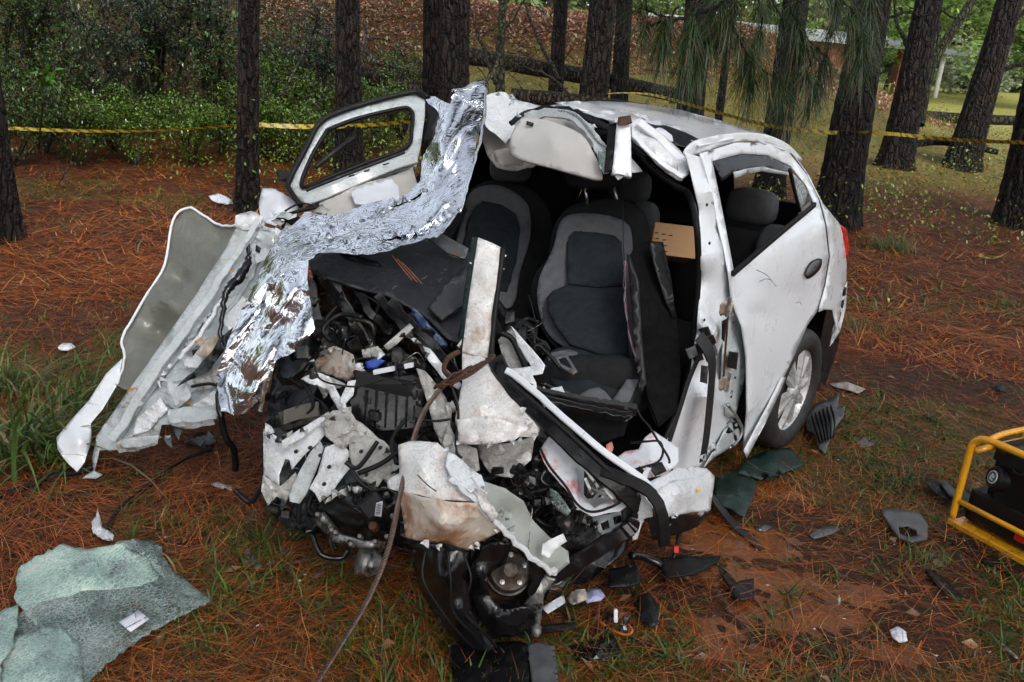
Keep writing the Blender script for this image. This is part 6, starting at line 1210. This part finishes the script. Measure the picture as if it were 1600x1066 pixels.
patch('black_gusset', [(364, 512, 2.96), (352, 545, 2.95), (330, 575, 2.96), (304, 592, 2.98), (276, 604, 3.0), (300, 582, 3.0), (326, 556, 3.0), (342, 530, 2.98)], BLACKG, CAR, step=5, amp=.012, freq=14, seed=109)
tube('hose', [(342, 598, 2.92), (344, 640, 2.9), (352, 680, 2.92), (366, 705, 2.96), (368, 735, 3.0)], .012, BLACKG, CAR, 6, 8, wob=.002)
tube('hose', [(300, 604, 2.98), (330, 600, 2.94), (352, 610, 2.92)], .006, BLACK, CAR)
patch('fender_shard', [(150, 690, 3.12), (156, 700, 3.1), (151, 722, 3.1), (146, 742, 3.12), (144, 715, 3.12)], INNER, CAR, step=5, amp=.004)
patch('fender_shard', [(146, 736, 3.1), (160, 742, 3.08), (150, 748, 3.08), (138, 748, 3.1), (128, 748, 3.1)], INNER, CAR, step=5, amp=.004)
# ---- far door standing up behind the foil
fd = patch('far_front_door', [(501, 195, 3.92), (542, 174, 3.98), (616, 154, 4.05), (648, 148, 4.08), (664, 156, 4.05), (664, 180, 4.0), (658, 225, 3.95), (650, 262, 3.9), (616, 270, 3.86), (569, 290, 3.8), (515, 313, 3.76), (475, 320, 3.76), (455, 298, 3.8), (453, 285, 3.82), (481, 231, 3.88)], INNER, CAR,
  holes=[[(508, 200, 3.9), (558, 182, 3.95), (636, 165, 4.0), (648, 174, 4.0), (647, 202, 3.96), (638, 234, 3.92), (572, 258, 3.85), (520, 278, 3.8), (478, 297, 3.78), (466, 288, 3.8), (484, 243, 3.86)]], step=7, amp=.002, freq=6, seed=111, smooth=True, thick=.03, autos=30)
tube('window_rubber', [(512, 203, 3.89), (559, 185, 3.94), (628, 169, 3.99), (642, 173, 3.99), (645, 182, 3.98), (643, 202, 3.95), (635, 230, 3.91), (571, 255, 3.84), (520, 275, 3.79), (482, 291, 3.77), (471, 287, 3.79), (487, 245, 3.85), (512, 203, 3.89)], .010, RUBBER, fd, 4, 6)
tube('door_edge_seal', [(470, 322, 3.74), (452, 296, 3.78), (452, 282, 3.8), (479, 230, 3.86), (500, 192, 3.9), (542, 171, 3.96), (616, 150, 4.03), (650, 144, 4.06), (668, 152, 4.03)], .013, RUBBER, fd, 5, 6)
beam('door_waist_rail', [(476, 314, 3.72), (515, 300, 3.72), (569, 277, 3.76), (616, 258, 3.82), (650, 248, 3.86)], .05, .025, INNER, fd, 5, FW)
beam('waist_seal', [(478, 298, 3.72), (520, 281, 3.74), (569, 262, 3.79), (632, 238, 3.86)], .012, .02, RUBBER, fd, 5, FW)
for x, y in ((549, 274), (573, 266), (517, 303), (603, 256)): patch('rail_slot', [(x-5, y+1, 3.70+.1*(x-500)/150), (x+4, y-2, 3.70+.1*(x-500)/150), (x+5, y, 3.70+.1*(x-500)/150), (x-4, y+3, 3.70+.1*(x-500)/150)], BLACK, fd, step=9, amp=0)
patch('door_top_trim', [(640, 150, 4.1), (664, 146, 4.1), (684, 152, 4.05), (690, 175, 4.0), (676, 215, 3.95), (660, 225, 3.96), (668, 180, 4.02), (662, 160, 4.06)], BLACK, CAR, step=7, amp=.01, seed=4)
tube('wiper_arm', [(492, 262, 3.7), (520, 240, 3.72), (555, 215, 3.8)], .012, BLACK, CAR)
mirror = bbox('mirror_mount', V(446, 275, 3.86), RT*.035, UP*.02-RT*.005, FW*.03, BLACK, CAR, .3, .004)
patch('door_card', [(500, 318, 3.7), (545, 296, 3.72), (590, 280, 3.76), (645, 262, 3.8), (655, 300, 3.6), (600, 330, 3.5), (530, 345, 3.45), (490, 345, 3.5)], simple('pale_door_trim', (.5, .47, .43), .7, 0, .1, 8, .2, 60), CAR, step=7, amp=.03, freq=6, seed=113, smooth=True, autos=30)
patch('passenger_airbag', [(545, 300, 3.62), (570, 288, 3.64), (612, 276, 3.66), (622, 290, 3.62), (625, 312, 3.5), (590, 322, 3.45), (555, 318, 3.5)], CLOTHW, CAR, step=6, amp=.02, freq=10, seed=114, smooth=True, autos=40)
patch('dark_tub', [(440, 345, 3.3), (500, 330, 3.6), (560, 330, 3.7), (660, 270, 3.9), (700, 260, 3.9), (730, 330, 3.6), (700, 380, 3.3), (560, 400, 3.1), (480, 410, 3.05), (440, 380, 3.2)], CARPET, CAR, step=12, amp=.02)
for pts, r in (([(430, 345), (450, 335), (475, 328), (505, 322)], .007), ([(438, 338), (460, 350), (490, 352)], .005), ([(445, 330), (470, 318), (500, 325), (510, 335)], .004)): tube('hose', [(x, y, 3.35) for x, y in pts], r, BLACK, CAR)
for i in range(10):
    x = R.uniform(432, 520); y = R.uniform(328, 362); s = R.uniform(8, 18); patch('scuttle_scrap', [(x-s, y+R.uniform(-3, 3), 3.3), (x, y-s*.5, 3.32), (x+s, y+R.uniform(-3, 3), 3.3), (x+s*.3, y+s*.5, 3.26)], R.choice([GRIMY, INNER, BEIGE, GREYPL]), CAR, step=5, amp=.015, freq=18, seed=i)
# ================================================================ foil blanket
fo = [(665, 164, 3.42), (680, 154, 3.42), (704, 154, 3.38), (706, 142, 3.38), (730, 138, 3.36), (757, 136, 3.34), (758, 152, 3.3), (755, 190, 3.2), (743, 240, 3.08), (728, 298, 2.96), (719, 334, 2.9), (694, 360, 2.86), (660, 372, 2.84), (633, 382, 2.82), (590, 386, 2.8), (549, 390, 2.78), (498, 394, 2.74), (482, 412, 2.68), (480, 432, 2.64), (486, 470, 2.58), (492, 508, 2.56), (466, 545, 2.54), (432, 568, 2.52), (422, 604, 2.5), (414, 640, 2.48), (410, 673, 2.46), (392, 664, 2.48), (366, 668, 2.50), (345, 652, 2.54), (338, 604, 2.60), (356, 532, 2.70), (384, 458, 2.84), (412, 412, 2.9), (441, 370, 2.98), (475, 342, 3.08), (525, 338, 3.12), (596, 312, 3.16), (637, 298, 3.18), (656, 284, 3.2), (660, 255, 3.24), (668, 232, 3.28), (680, 205, 3.3), (686, 176, 3.36)]
def foil_disp(P, v2, amp, freq, seed):
    def cells(Q, size, slope, sd):
        rg = np.random.default_rng(sd); lo, hi = Q.min(0), Q.max(0); n = int(np.prod(np.maximum(hi-lo, size))/size**3*1.2)+8
        cpt = rg.uniform(lo, hi, (n, 3)); h = rg.uniform(-.3, .3, n)*size; out = np.zeros(len(Q))
        for k in range(0, len(Q), 500): out[k:k+500] = (np.linalg.norm(Q[k:k+500, None]-cpt[None], axis=2)+h[None]).min(1)
        return (out-out.mean())*slope
    def fl(ax_, st, sd):
        ax_ = np.array(ax_)/np.linalg.norm(ax_); Q = P-(P @ ax_)[:, None]*ax_[None]*(1-st)
        Q = Q+.012*np.stack([np.sin(P[:, 1]*23+sd), np.sin(P[:, 2]*19+sd), np.sin(P[:, 0]*21)], 1)
        return cells(Q, .105, 1.75, sd)+cells(Q, .05, .42, sd+1)
    top = fl(np.array(V(700, 320, 2.95)-V(740, 150, 3.35)), .13, seed); mid = fl(np.array(V(470, 380, 2.8)-V(680, 330, 2.95)), .2, seed+5); low = fl(np.array(V(380, 600, 2.75)-V(450, 400, 2.75)), .35, seed+9)
    wt = sst((345-v2[:, 1])/50)*sst((v2[:, 0]-640)/50); wl = sst((490-v2[:, 0]+(v2[:, 1]-400)*.4)/60)
    return top*wt*1.2+(mid*(1-wl)*1.2+low*wl*.9)*(1-wt)+cells(P, .06, .42, 77)
foil = patch('foil_blanket', fo, FOIL, None, inner=[(715, 220, 3.12), (690, 310, 3.0), (640, 345, 2.96), (560, 365, 2.92), (480, 380, 2.86), (440, 440, 2.68), (430, 520, 2.60), (380, 600, 2.58)], dispfn=foil_disp, step=5.6, amp=.016, freq=6, seed=201, thick=0, jag=.6)
tag(foil, 'crinkled silver foil blanket draped from the roof over the dashboard', 'foil blanket')
tube('foil_hem', [(706, 142, 3.35), (730, 138, 3.33), (757, 137, 3.31), (756, 190, 3.16), (744, 240, 3.04), (729, 298, 2.93), (720, 334, 2.87)], .005, FOIL, foil, 6, 6, wob=.002)
# ================================================================ winch cable
def rope(pts, r, strands=5, pitch=.05):
    P = crom(pts, 24); L = 0; ph = []
    for i, p in enumerate(P):
        if i: L += (P[i]-P[i-1]).length
        ph.append(L)
    root = thing('steel_cable', 'rusty twisted steel cable tied round the white pillar and running to the ground', 'cable', P[-1])
    n = 420; a = None
    arr = np.array([tuple(p) for p in P]); s = np.linspace(0, ph[-1], n); Q = np.stack([np.interp(s, ph, arr[:, k]) for k in range(3)], 1)
    Tg = np.gradient(Q, axis=0); Tg /= np.linalg.norm(Tg, axis=1)[:, None]; A = np.cross(Tg, np.array(FW)); A /= np.linalg.norm(A, axis=1)[:, None]; B = np.cross(Tg, A)
    for k in range(strands):
        th = s/pitch*2*np.pi+2*np.pi*k/strands; cen = Q+A*(np.cos(th)*r*.62)[:, None]+B*(np.sin(th)*r*.62)[:, None]
        vs = []; m = 6
        for j in range(m): an = 2*np.pi*j/m; vs.append(cen+A*math.cos(an)*r*.37+B*math.sin(an)*r*.37)
        v = np.stack(vs, 1).reshape(-1, 3); i0 = (np.arange(n-1)[:, None]*m+np.arange(m)[None]); j0 = (np.arange(n-1)[:, None]*m+(np.arange(m)[None]+1) % m)
        meshobj('strand', v, np.stack([i0.ravel(), j0.ravel(), (j0+m).ravel(), (i0+m).ravel()], 1), CABLE, root, True)
    return root
rp = rope([(772, 556, 2.5), (752, 572, 2.44), (728, 588, 2.42), (700, 598, 2.42), (680, 618, 2.4), (662, 645, 2.36), (648, 680, 2.3), (634, 735, 2.22), (622, 790, 2.12), (606, 860, 2.08), (578, 930, 2.06), (540, 995, 2.06), (498, 1062, 2.08), (470, 1110, 2.1)], .0075)
for i in range(5): tube('rusty_wrap', [(768-i*3, 556+i*3, 2.48), (748-i*4, 572+R.uniform(-6, 8), 2.42), (716, 586+R.uniform(-8, 10), 2.40), (690-i*3, 608+R.uniform(-10, 6), 2.40)], .0045, RUSTY, rp, 6, 6, wob=.003)
tube('rusty_hook', [(716, 550, 2.5), (700, 560, 2.46), (694, 578, 2.44), (708, 590, 2.42), (726, 582, 2.42)], .008, RUSTY, rp, 6, 8)
# ================================================================ cardboard box, bags
bxm = simple('cardboard', (.55, .32, .17), .8, 0, .08, 6, .1, 60)
cb = bbox('cardboard_box', V(1048, 380, 3.75), RT*.10+UP*-.012, UP*.070+RT*.012, FW*.10, bxm, None, .02); tag(cb, 'brown printed cardboard box lying behind the front seat', 'box')
for i in range(4):
    for j in range(3):
        if i == 0 or j < 2: bbox('printed_mark', V(1026+11*j+i, 364+9*i+j*2, 3.645), RT*.008, UP*.0022, FW*.0008, BLACK, cb, .1)
for (x, y, w_, lb, sc, mt, d) in [(432, 318, 30, 'clear white plastic bag behind the torn wing beside the slim pine', 1, CLOTHW, 3.9)]:
    o = patch('plastic_bag', [(408, 345, d-.1), (404, 318, d), (410, 295, d+.05), (430, 296, d+.05), (452, 308, d), (466, 320, d-.05), (462, 345, d-.15), (430, 352, d-.15)], mt, None, inner=[(435, 322, d-.12)], step=6, amp=.025, freq=9, seed=3, smooth=True, autos=30); tag(o, lb, 'plastic bag')
def gp(name, pts, mat, label, cat, h=.012, amp=.01, fr=14, seed=1, step=7, smooth=True, thick=.003, parent=None, group=None, jag=0, hh=None, holes=(), curve=False):
    P = [G(x, y, h if hh is None else hh[i]) for i, (x, y) in enumerate(pts)]; cx = sum(p[0] for p in pts)/len(pts); cy = sum(p[1] for p in pts)/len(pts)
    o = patch(name, P, mat, parent, inner=[G(cx, cy, h+amp)], step=step, amp=amp, freq=fr, seed=seed, smooth=smooth, autos=35, thick=thick, jag=jag, curve=curve, holes=[[G(x, y, h) for x, y in q] for q in holes])
    if label: tag(o, label, cat, group)
    return o
gp('plastic_bag', [(326, 306), (340, 302), (356, 308), (364, 318), (350, 320), (332, 314)], PAPER, 'crumpled white plastic bag on the needles left of the slim pine', 'plastic bag', .03, .03, 9, 2, 4)
# ================================================================ shattered windscreen at lower left
ws = thing('shattered_windscreen', 'folded shattered green windscreen glass lying on the grass', 'broken glass', G(120, 960))
gp('glass_sheet', [(245, 848), (262, 880), (290, 905), (328, 938), (262, 972), (200, 1010), (150, 1052), (120, 1100), (20, 1100), (0, 1040), (30, 960), (90, 900), (160, 870)], GLASS_B, None, None, .045, .006, 5, 3, 9, thick=.006, parent=ws, jag=1.6)
gp('glass_fold', [(28, 888), (60, 866), (90, 854), (140, 858), (190, 848), (228, 846), (238, 870), (252, 900), (200, 924), (140, 945), (76, 982), (56, 976), (22, 935)], GLASS_G, None, None, .05, .028, 5, 5, 7, thick=.005, parent=ws, jag=1.6, hh=[.05, .08, .09, .07, .09, .08, .07, .05, .04, .03, .03, .05, .05])
gp('glass_fold', [(76, 980), (100, 985), (126, 1010), (130, 1066), (125, 1110), (0, 1110), (0, 1070), (6, 1020), (30, 994)], GLASS_G, None, None, .06, .024, 5, 6, 7, thick=.005, parent=ws, jag=1.6)
gp('glass_fold', [(-40, 960), (0, 955), (28, 942), (28, 980), (22, 1010), (4, 1030), (2, 1070), (-40, 1090)], GLASS_G, None, None, .08, .012, 5, 7, 8, thick=.005, parent=ws, jag=1.6)
gp('glass_fold', [(180, 848), (212, 842), (240, 845), (247, 875), (262, 905), (250, 896), (228, 866), (200, 858)], GLASS_B, None, None, .09, .01, 9, 8, 7, thick=.004, parent=ws, jag=.8)
cd = gp('paper_card', [(186, 972), (216, 953), (233, 967), (204, 987)], PAPER, 'small white printed card lying on the shattered windscreen', 'card', .062, 0, 5, 1, 12, thick=.002)
for i in range(3):
    for j in range(3): gp('printed_line', [(x+216-186-14-9*i+j*6, y) for x, y in ((196, 972+5*i-j*3), (201, 969+5*i-j*3), (202, 970+5*i-j*3), (197, 973+5*i-j*3))], GREYPL, None, None, .0655, 0, 5, 1, 20, thick=0, parent=cd) if i+j > 1 else None
# ================================================================ generator-like pump at right
g0 = G(1484, 822); g1 = G(1604, 892); gu = (g1-g0); gu.z = 0; gu.normalize(); gv = Vector((-gu.y, gu.x, 0)); gz = Vector((0, 0, 1))
if gv.y < 0: gv = -gv
gen = thing('rescue_pump', 'portable black engine pump in a yellow tubular frame', 'pump', g0)
g0 = g0+gz*.02
fr = thing('frame', None, None, g0); fr.parent = gen; fr.location = g0-gen.location
for v in (0, .36):
    o = g0+gv*v
    tube('frame_tube', [o+gz*.02, o+gz*.2, o+gz*.33, o+gu*.015+gz*.37, o+gu*.06+gz*.39, o+gu*.2+gz*.392, o+gu*.54+gz*.39, o+gu*.585+gz*.37, o+gu*.6+gz*.33, o+gu*.6+gz*.02], .014, YELLOW, fr, 6, 12)
    tube('frame_rail', [o+gz*.10+gu*.01, o+gu*.59+gz*.10], .011, YELLOW, fr, 3, 10)
    bbox('base_rail', o+gu*.3+gz*.0, gu*.31, gv*.012, gz*.012, YELLOW, fr, .2)
for u in (.0, .6): 
    tube('frame_tube', [g0+gu*u+gz*.33+gu*.02, g0+gu*u+gv*.36+gz*.33+gu*.02], .013, YELLOW, fr, 3, 10)
tube('carry_bar', [g0+gu*.06+gz*.392, g0+gu*.05+gv*.1+gz*.4, g0+gu*.05+gv*.28+gz*.4, g0+gu*.06+gv*.36+gz*.392], .012, YELLOW, fr, 5, 10)
bbox('base_plate', g0+gu*.3+gv*.18+gz*.005, gu*.3, gv*.18, gz*.004, YELLOW, fr, .05)
g2 = g0-gu*.075
bbox('oil_tank', g2+gu*.33+gv*.17+gz*.085, gu*.24, gv*.13, gz*.07, BLACK, gen, .12)
bk = bbox('engine_block', g2+gu*.36+gv*.18+gz*.22, gu*.22, gv*.13, gz*.10, BLACKG, gen, .2)
for i in range(7): bbox('cooling_fin', g2+gu*.36+gv*.07+gz*(.165+.018*i), gu*.12, gv*.012, gz*.004, BLACK, bk, .1)
bbox('fuel_tank', g2+gu*.33+gv*.18+gz*.325, gu*.21, gv*.13, gz*.045, BLACK, gen, .3)
lathe('starter_cover', g2+gu*.17+gv*.13+gz*.23, (-gu-gv*.6).normalized(), [(0, .03), (.05, .03), (.065, .02), (.07, 0), (.07, -.05)], BLACK, gen, 24)
af = (-gu*.5-gv+gz*.25).normalized(); lc = g2+gu*.17+gv*.03+gz*.245
ac = lathe('air_filter', lc, af, [(0, .0), (.040, 0), (.046, -.008), (.046, -.07)], BLACK, gen, 28)
lathe('round_badge', lc+af*.0015, af, [(0, .001), (.026, .001), (.027, -.001)], simple('badge_pale', (.62, .66, .55), .4), ac, 24)
lathe('badge_ring', lc+af*.0025, af, [(0, .001), (.022, .001)], simple('badge_blue', (.03, .16, .28), .4), ac, 24)
e1 = af.cross(gz).normalized(); e2 = e1.cross(af)
for (a, b, s, t) in ((-.006, .004, .007, .005), (.005, -.002, .005, .010), (0, .010, .006, .004), (-.004, -.010, .008, .003)): bbox('badge_emblem', lc+af*.0045+e1*a+e2*b, e1*s, e2*t, af*.0008, simple('badge_pale2', (.5, .62, .6), .4), ac, .2)
bbox('red_switch', g2+gu*.33+gv*.035+gz*.07, gu*.022, gv*.01, gz*.022, RED, gen, .2)
bbox('red_cap', g2+gu*.36+gv*.10+gz*.365, gu*.05, gv*.03, gz*.008, RED, gen, .3)
tube('fuel_hose', [g2+gu*.2+gv*.1+gz*.31, g2+gu*.25+gv*.03+gz*.3, g2+gu*.36+gv*.04+gz*.33, g2+gu*.45+gv*.1+gz*.35], .006, RUBBER, gen, 6)
for i in range(8): bbox('engine_fitting', g2+gu*R.uniform(.2, .5)+gv*R.uniform(.05, .1)+gz*R.uniform(.16, .3), gu*R.uniform(.008, .025), gv*.012, gz*R.uniform(.006, .02), R.choice([BLACK, ALU, DARKMET, RUSTY]), gen, .25)
mat_ = gp('rubber_mat', [(1452, 822), (1500, 806), (1640, 880), (1640, 925), (1560, 890), (1490, 852)], RUBBER, 'thin black mat under the yellow framed pump', 'mat', .012, .004, 6, 2, 9)
# ================================================================ debris on the ground
deb = [
 ('glass_sheet', [(1150, 738), (1165, 718), (1205, 702), (1235, 700), (1257, 727), (1225, 738), (1190, 748)], GLASS_D, 'dark green tinted glass sheet nearest the rear wheel', 'broken glass', .05, .012, 7),
 ('glass_sheet', [(1117, 748), (1145, 736), (1175, 748), (1184, 756), (1176, 780), (1164, 806), (1130, 790), (1118, 775)], GLASS_D, 'shattered dark green glass sheet beside the torn sill', 'broken glass', .06, .02, 6),
 ('tail_trim', [(1258, 655), (1275, 632), (1300, 622), (1312, 614), (1308, 640), (1322, 630), (1318, 650), (1304, 672), (1296, 690), (1290, 706), (1280, 700), (1274, 680), (1262, 672)], GREYPL, 'broken ribbed black grille piece beside the rear tyre', 'car debris', .05, .02, 6),
 ('plastic_shard', [(1334, 686), (1348, 682), (1362, 688), (1374, 693), (1356, 698), (1342, 696)], GREYPL, 'small grey plastic shard with a white edge beyond the grille piece', 'car debris', .012, .01, 5),
 ('torn_paper', [(1296, 600), (1318, 596), (1336, 602), (1352, 608), (1340, 614), (1318, 608)], BEIGE, 'pale scrap lying on the needles behind the rear wheel', 'scrap', .02, .015, 5),
 ('plastic_shard', [(1264, 836), (1284, 824), (1308, 822), (1312, 828), (1290, 838), (1272, 842)], GREYPL, 'flat grey strip in the grass left of the speaker surround', 'car debris', .015, .008, 6),
 ('torn_paper', [(1390, 984), (1402, 978), (1416, 988), (1418, 1002), (1406, 1004), (1394, 996)], PAPER, 'crumpled cream paper scrap on the wet grass', 'scrap', .02, .012, 5),
 ('plastic_trim', [(1446, 890), (1462, 894), (1480, 908), (1504, 930), (1502, 938), (1484, 932), (1464, 914)], BLACK, 'long black trim strip in the grass below the yellow frame', 'car debris', .02, .006, 6),
 ('plastic_trim', [(1122, 882), (1134, 892), (1152, 908), (1178, 904), (1178, 936), (1160, 938), (1144, 928), (1128, 900)], BLACK, 'pointed black plastic wedge in the mud right of the curved pad', 'car debris', .03, .012, 6),
 ('rubber_pad', [(1034, 872), (1060, 868), (1100, 870), (1126, 868), (1118, 880), (1084, 898), (1046, 902), (1034, 895)], RUBBER, 'curved black foam pad lying in the mud', 'car debris', .06, .008, 7),
 ('plastic_housing', [(952, 888), (978, 882), (998, 886), (1000, 910), (976, 916), (950, 916)], BLACK, 'black box shaped housing lying under the door frame', 'car debris', .06, .01, 6),
 ('plastic_tray', [(700, 1008), (758, 1004), (812, 1002), (830, 1008), (836, 1080), (716, 1080)], BLACKG, 'black undertray panel at the bottom edge below the wheel liner', 'car debris', .055, .006, 8),
 ('ribbed_bracket', [(826, 1006), (842, 1003), (860, 1010), (864, 1026), (870, 1036), (866, 1052), (874, 1076), (834, 1080), (828, 1040)], GREYPL, 'grey ribbed bracket beside the black undertray', 'car debris', .07, .008, 6),
 ('torn_liner', [(892, 1010), (925, 1000), (958, 994), (974, 1028), (948, 1032), (900, 1030)], BLACKG, 'torn black liner sheet lying in the needles right of the ribbed bracket', 'car debris', .03, .02, 8),
 ('black_rag', [(286, 690), (310, 676), (330, 674), (340, 686), (332, 698), (304, 698)], BLACKG, 'black rag on the needles under the torn wing', 'rag', .03, .02, 8),
 ('white_splinter', [(330, 756), (340, 752), (352, 757), (364, 758), (362, 764), (344, 762)], TORN, 'white plastic splinter right of the black rag', 'car debris', .015, .004, 5),
 ('foil_scrap', [(90, 542), (98, 536), (112, 536), (118, 542), (106, 547), (94, 546)], PAPER, 'small white scrap in the grass left of the torn wing', 'scrap', .03, .01, 5),
 ('torn_scrap', [(996, 930), (1014, 925), (1030, 945), (1032, 975), (1018, 980), (1000, 970)], BLACK, 'black crumpled plastic scrap in the mud below the black housing', 'car debris', .04, .02, 10),
 ('grey_chip', [(1180, 826), (1196, 818), (1206, 824), (1196, 830)], GREYPL, 'small grey chip beside the end of the strap', 'car debris', .01, .004, 5),
 ('plastic_trim', [(1446, 746), (1462, 750), (1480, 760), (1494, 772), (1484, 784), (1462, 770), (1450, 758)], BLACK, 'black broken plastic behind the corner of the yellow frame', 'car debris', .04, .02, 8),
 ('plastic_shard', [(1466, 752), (1476, 750), (1492, 764), (1496, 778), (1484, 774)], GREYPL, 'grey shard leaning on the black plastic behind the yellow frame', 'car debris', .06, .012, 8),
 ('plastic_shard', [(1500, 765), (1540, 772), (1560, 790), (1548, 806), (1520, 800), (1498, 782)], DARKMET, 'oily dark sheet lying inside the yellow frame', 'car debris', .035, .02, 8),
 ('black_clod', [(1556, 602), (1566, 600), (1574, 606), (1568, 612), (1558, 610)], BLACK, 'small black lump on the muddy track at the right', 'car debris', .03, .015, 5),
 ('plastic_shard', [(380, 858), (390, 856), (402, 872), (408, 886), (398, 888), (388, 876)], GREYPL, 'grey blue plastic piece on the needles right of the windscreen', 'car debris', .02, .008, 5),
]
dob = {}
for i, (nm, pts, mt, lb, cat, h, amp, st) in enumerate(deb):
    dob[lb] = gp(nm, pts, mt, lb, cat, h, amp, 14, 300+i, st, thick=.006)
gr = dob['broken ribbed black grille piece beside the rear tyre']
for k in range(6): beam('rib', [G(1268+6*k, 650-3*k, .07), G(1274+6*k, 668-2*k, .08), G(1282+4*k, 692-2*k, .07)], .006, .02, BLACK, gr, 4, gz)
sp = gp('speaker_surround', [(1376, 796), (1400, 796), (1436, 800), (1450, 820), (1449, 842), (1424, 846), (1406, 840), (1392, 822)], GREYPL, 'grey door speaker surround with an oval hole in the grass', 'car debris', .04, .006, 8, 3, 6, thick=.01, holes=[[(1404, 822), (1418, 820), (1432, 828), (1434, 838), (1418, 840), (1406, 834)]])
for k in range(5): beam('speaker_rib', [G(1408+5*k, 824, .03), G(1414+5*k, 838, .03)], .004, .004, BLACK, sp, 2, gz)
rb = dob['grey ribbed bracket beside the black undertray']
for k in range(7): bbox('tooth', G(862+k, 1012+9*k, .055), RT*.008, UP*.006, FW*.006, GREYPL, rb, .2)
st_ = beam('black_strap', [G(1110, 772, .1), G(1128, 796, .06), G(1150, 822, .03), G(1172, 842, .02), G(1190, 858, .015)], .036, .004, BELT, None, 6, gz, wob=.001); tag(st_, 'flat black seat belt strap trailing from the sill across the mud', 'strap')
rodd = tube('metal_rod', [G(1560, 1003, .02), G(1590, 1030, .02)], .006, ALU, None, 2, 8); tag(rodd, 'short silver metal rod in the grass at lower right', 'metal rod')
cb1 = tube('black_cable', [G(-40, 790, .02), G(30, 765, .02), G(80, 745, .03), G(120, 738, .04), G(145, 730, .05)], .012, RUBBER, None, 8, 8); tag(cb1, 'thick black hose running from the left edge to the wing tip', 'hose')
cb2 = tube('black_cable', [G(168, 832, .02), G(182, 800, .02), G(225, 765, .02), G(275, 725, .03), G(330, 700, .05)], .009, RUBBER, None, 8, 8, wob=.002); tag(cb2, 'black cable curving from the white clip up to the black rag', 'cable')
wc = gp('white_clip', [(143, 815), (150, 808), (152, 794), (156, 808), (160, 822), (178, 836), (176, 844), (160, 842), (145, 832)], TORN, 'broken white plastic clip beside the shattered windscreen', 'car debris', .04, .012, 12, 3, 4, thick=.004)
glv = gp('blue_white_glove', [(912, 930), (922, 920), (938, 920), (946, 932), (938, 942), (916, 942)], simple('lilac_cloth', (.42, .42, .66), .6, 0, .15, 30), 'lilac white crumpled glove on the ground under the door frame', 'glove', .08, .02, 12, 3, 5, thick=.01)
tsu = gp('soiled_tissue', [(886, 936), (900, 920), (914, 918), (920, 938), (908, 944), (890, 942)], simple('soiled_tissue', (.5, .44, .36), .7, 0, .3, 30, dirt=(.2, .13, .08)), 'brown stained tissue beside the lilac glove', 'tissue', .08, .03, 16, 3, 5)
pp = gp('blue_lined_paper', [(846, 948), (880, 930), (884, 940), (856, 958)], PAPER, 'pale paper strip beneath the end of the door frame', 'paper', .10, .006, 10, 3, 5)
lp = thing('lamp_fragment', 'broken orange indicator lamp with wires in the mud', 'car debris', G(958, 975, .0))
ORG = simple('orange_plastic', (.40, .11, .015), .35)
tube('orange_rim', [G(938, 972, .03), G(955, 984, .03), (G(978, 992, .03)), G(988, 986, .04), G(982, 976, .05)], .004, ORG, lp, 6, 6)
for k in range(8): bbox('broken_part', G(R.uniform(940, 985), R.uniform(958, 988), R.uniform(.01, .05)), RT*R.uniform(.004, .014), UP*R.uniform(.004, .012), FW*.006, R.choice([BLACK, BLACKG, ALU]), lp, .2, .002)
bbox('bulb_socket', G(962, 962, .07), RT*.006, UP*.02, FW*.006, PAPER, lp, .2)
cd2 = thing('connector', 'red tipped black connector standing in the mud at the door seal', 'car debris', G(1050, 890))
tube('stalk', [G(1062, 830, .12), G(1056, 860, .08), G(1048, 885, .03), G(1040, 908, .01)], .008, BLACK, cd2, 4, 6)
bbox('red_tip', G(1056, 858, .09), RT*.009, UP*.012, FW*.008, RED, cd2, .2)
wd = tube('black_hose', [G(986, 868, .10), G(1010, 872, .07), G(1036, 885, .05), G(1050, 900, .04)], .014, BLACKG, None, 6, 8); tag(wd, 'short black hose lying beneath the corner of the door frame', 'hose')
# small fragments
def frags(n, reg, mat, name, lo, hi, seed, label, cat):
    rg = np.random.default_rng(seed); vs = []; fs = []
    for i in range(n):
        x, y = reg(rg); p = G(x, y, .012); s = rg.uniform(lo, hi); k = len(vs); t = rg.uniform(0, 6.28, 4)
        for j in range(4): vs.append(tuple(p+Vector((math.cos(j*1.57+t[0])*s, math.sin(j*1.57+t[0])*s*rg.uniform(.3, 1), rg.uniform(0, s*.6)))))
        fs.append((k, k+1, k+2, k+3))
    tag(meshobj(name, vs, fs, mat, None, solid=.002), kind='stuff')
frags(70, lambda g: (g.uniform(60, 1560), g.uniform(700, 1060)), TORN, 'broken_fragments', .002, .007, 1, '', '')
frags(90, lambda g: (g.normal(900, 160), g.normal(930, 60)), BLACK, 'broken_fragments', .004, .016, 2, '', '')
frags(60, lambda g: (g.normal(540, 70), g.normal(880, 14)), GREYPL, 'broken_fragments', .005, .018, 3, '', '')
frags(60, lambda g: (g.normal(1180, 60), g.normal(760, 30)), GLASS_D, 'broken_fragments', .004, .01, 4, '', '')
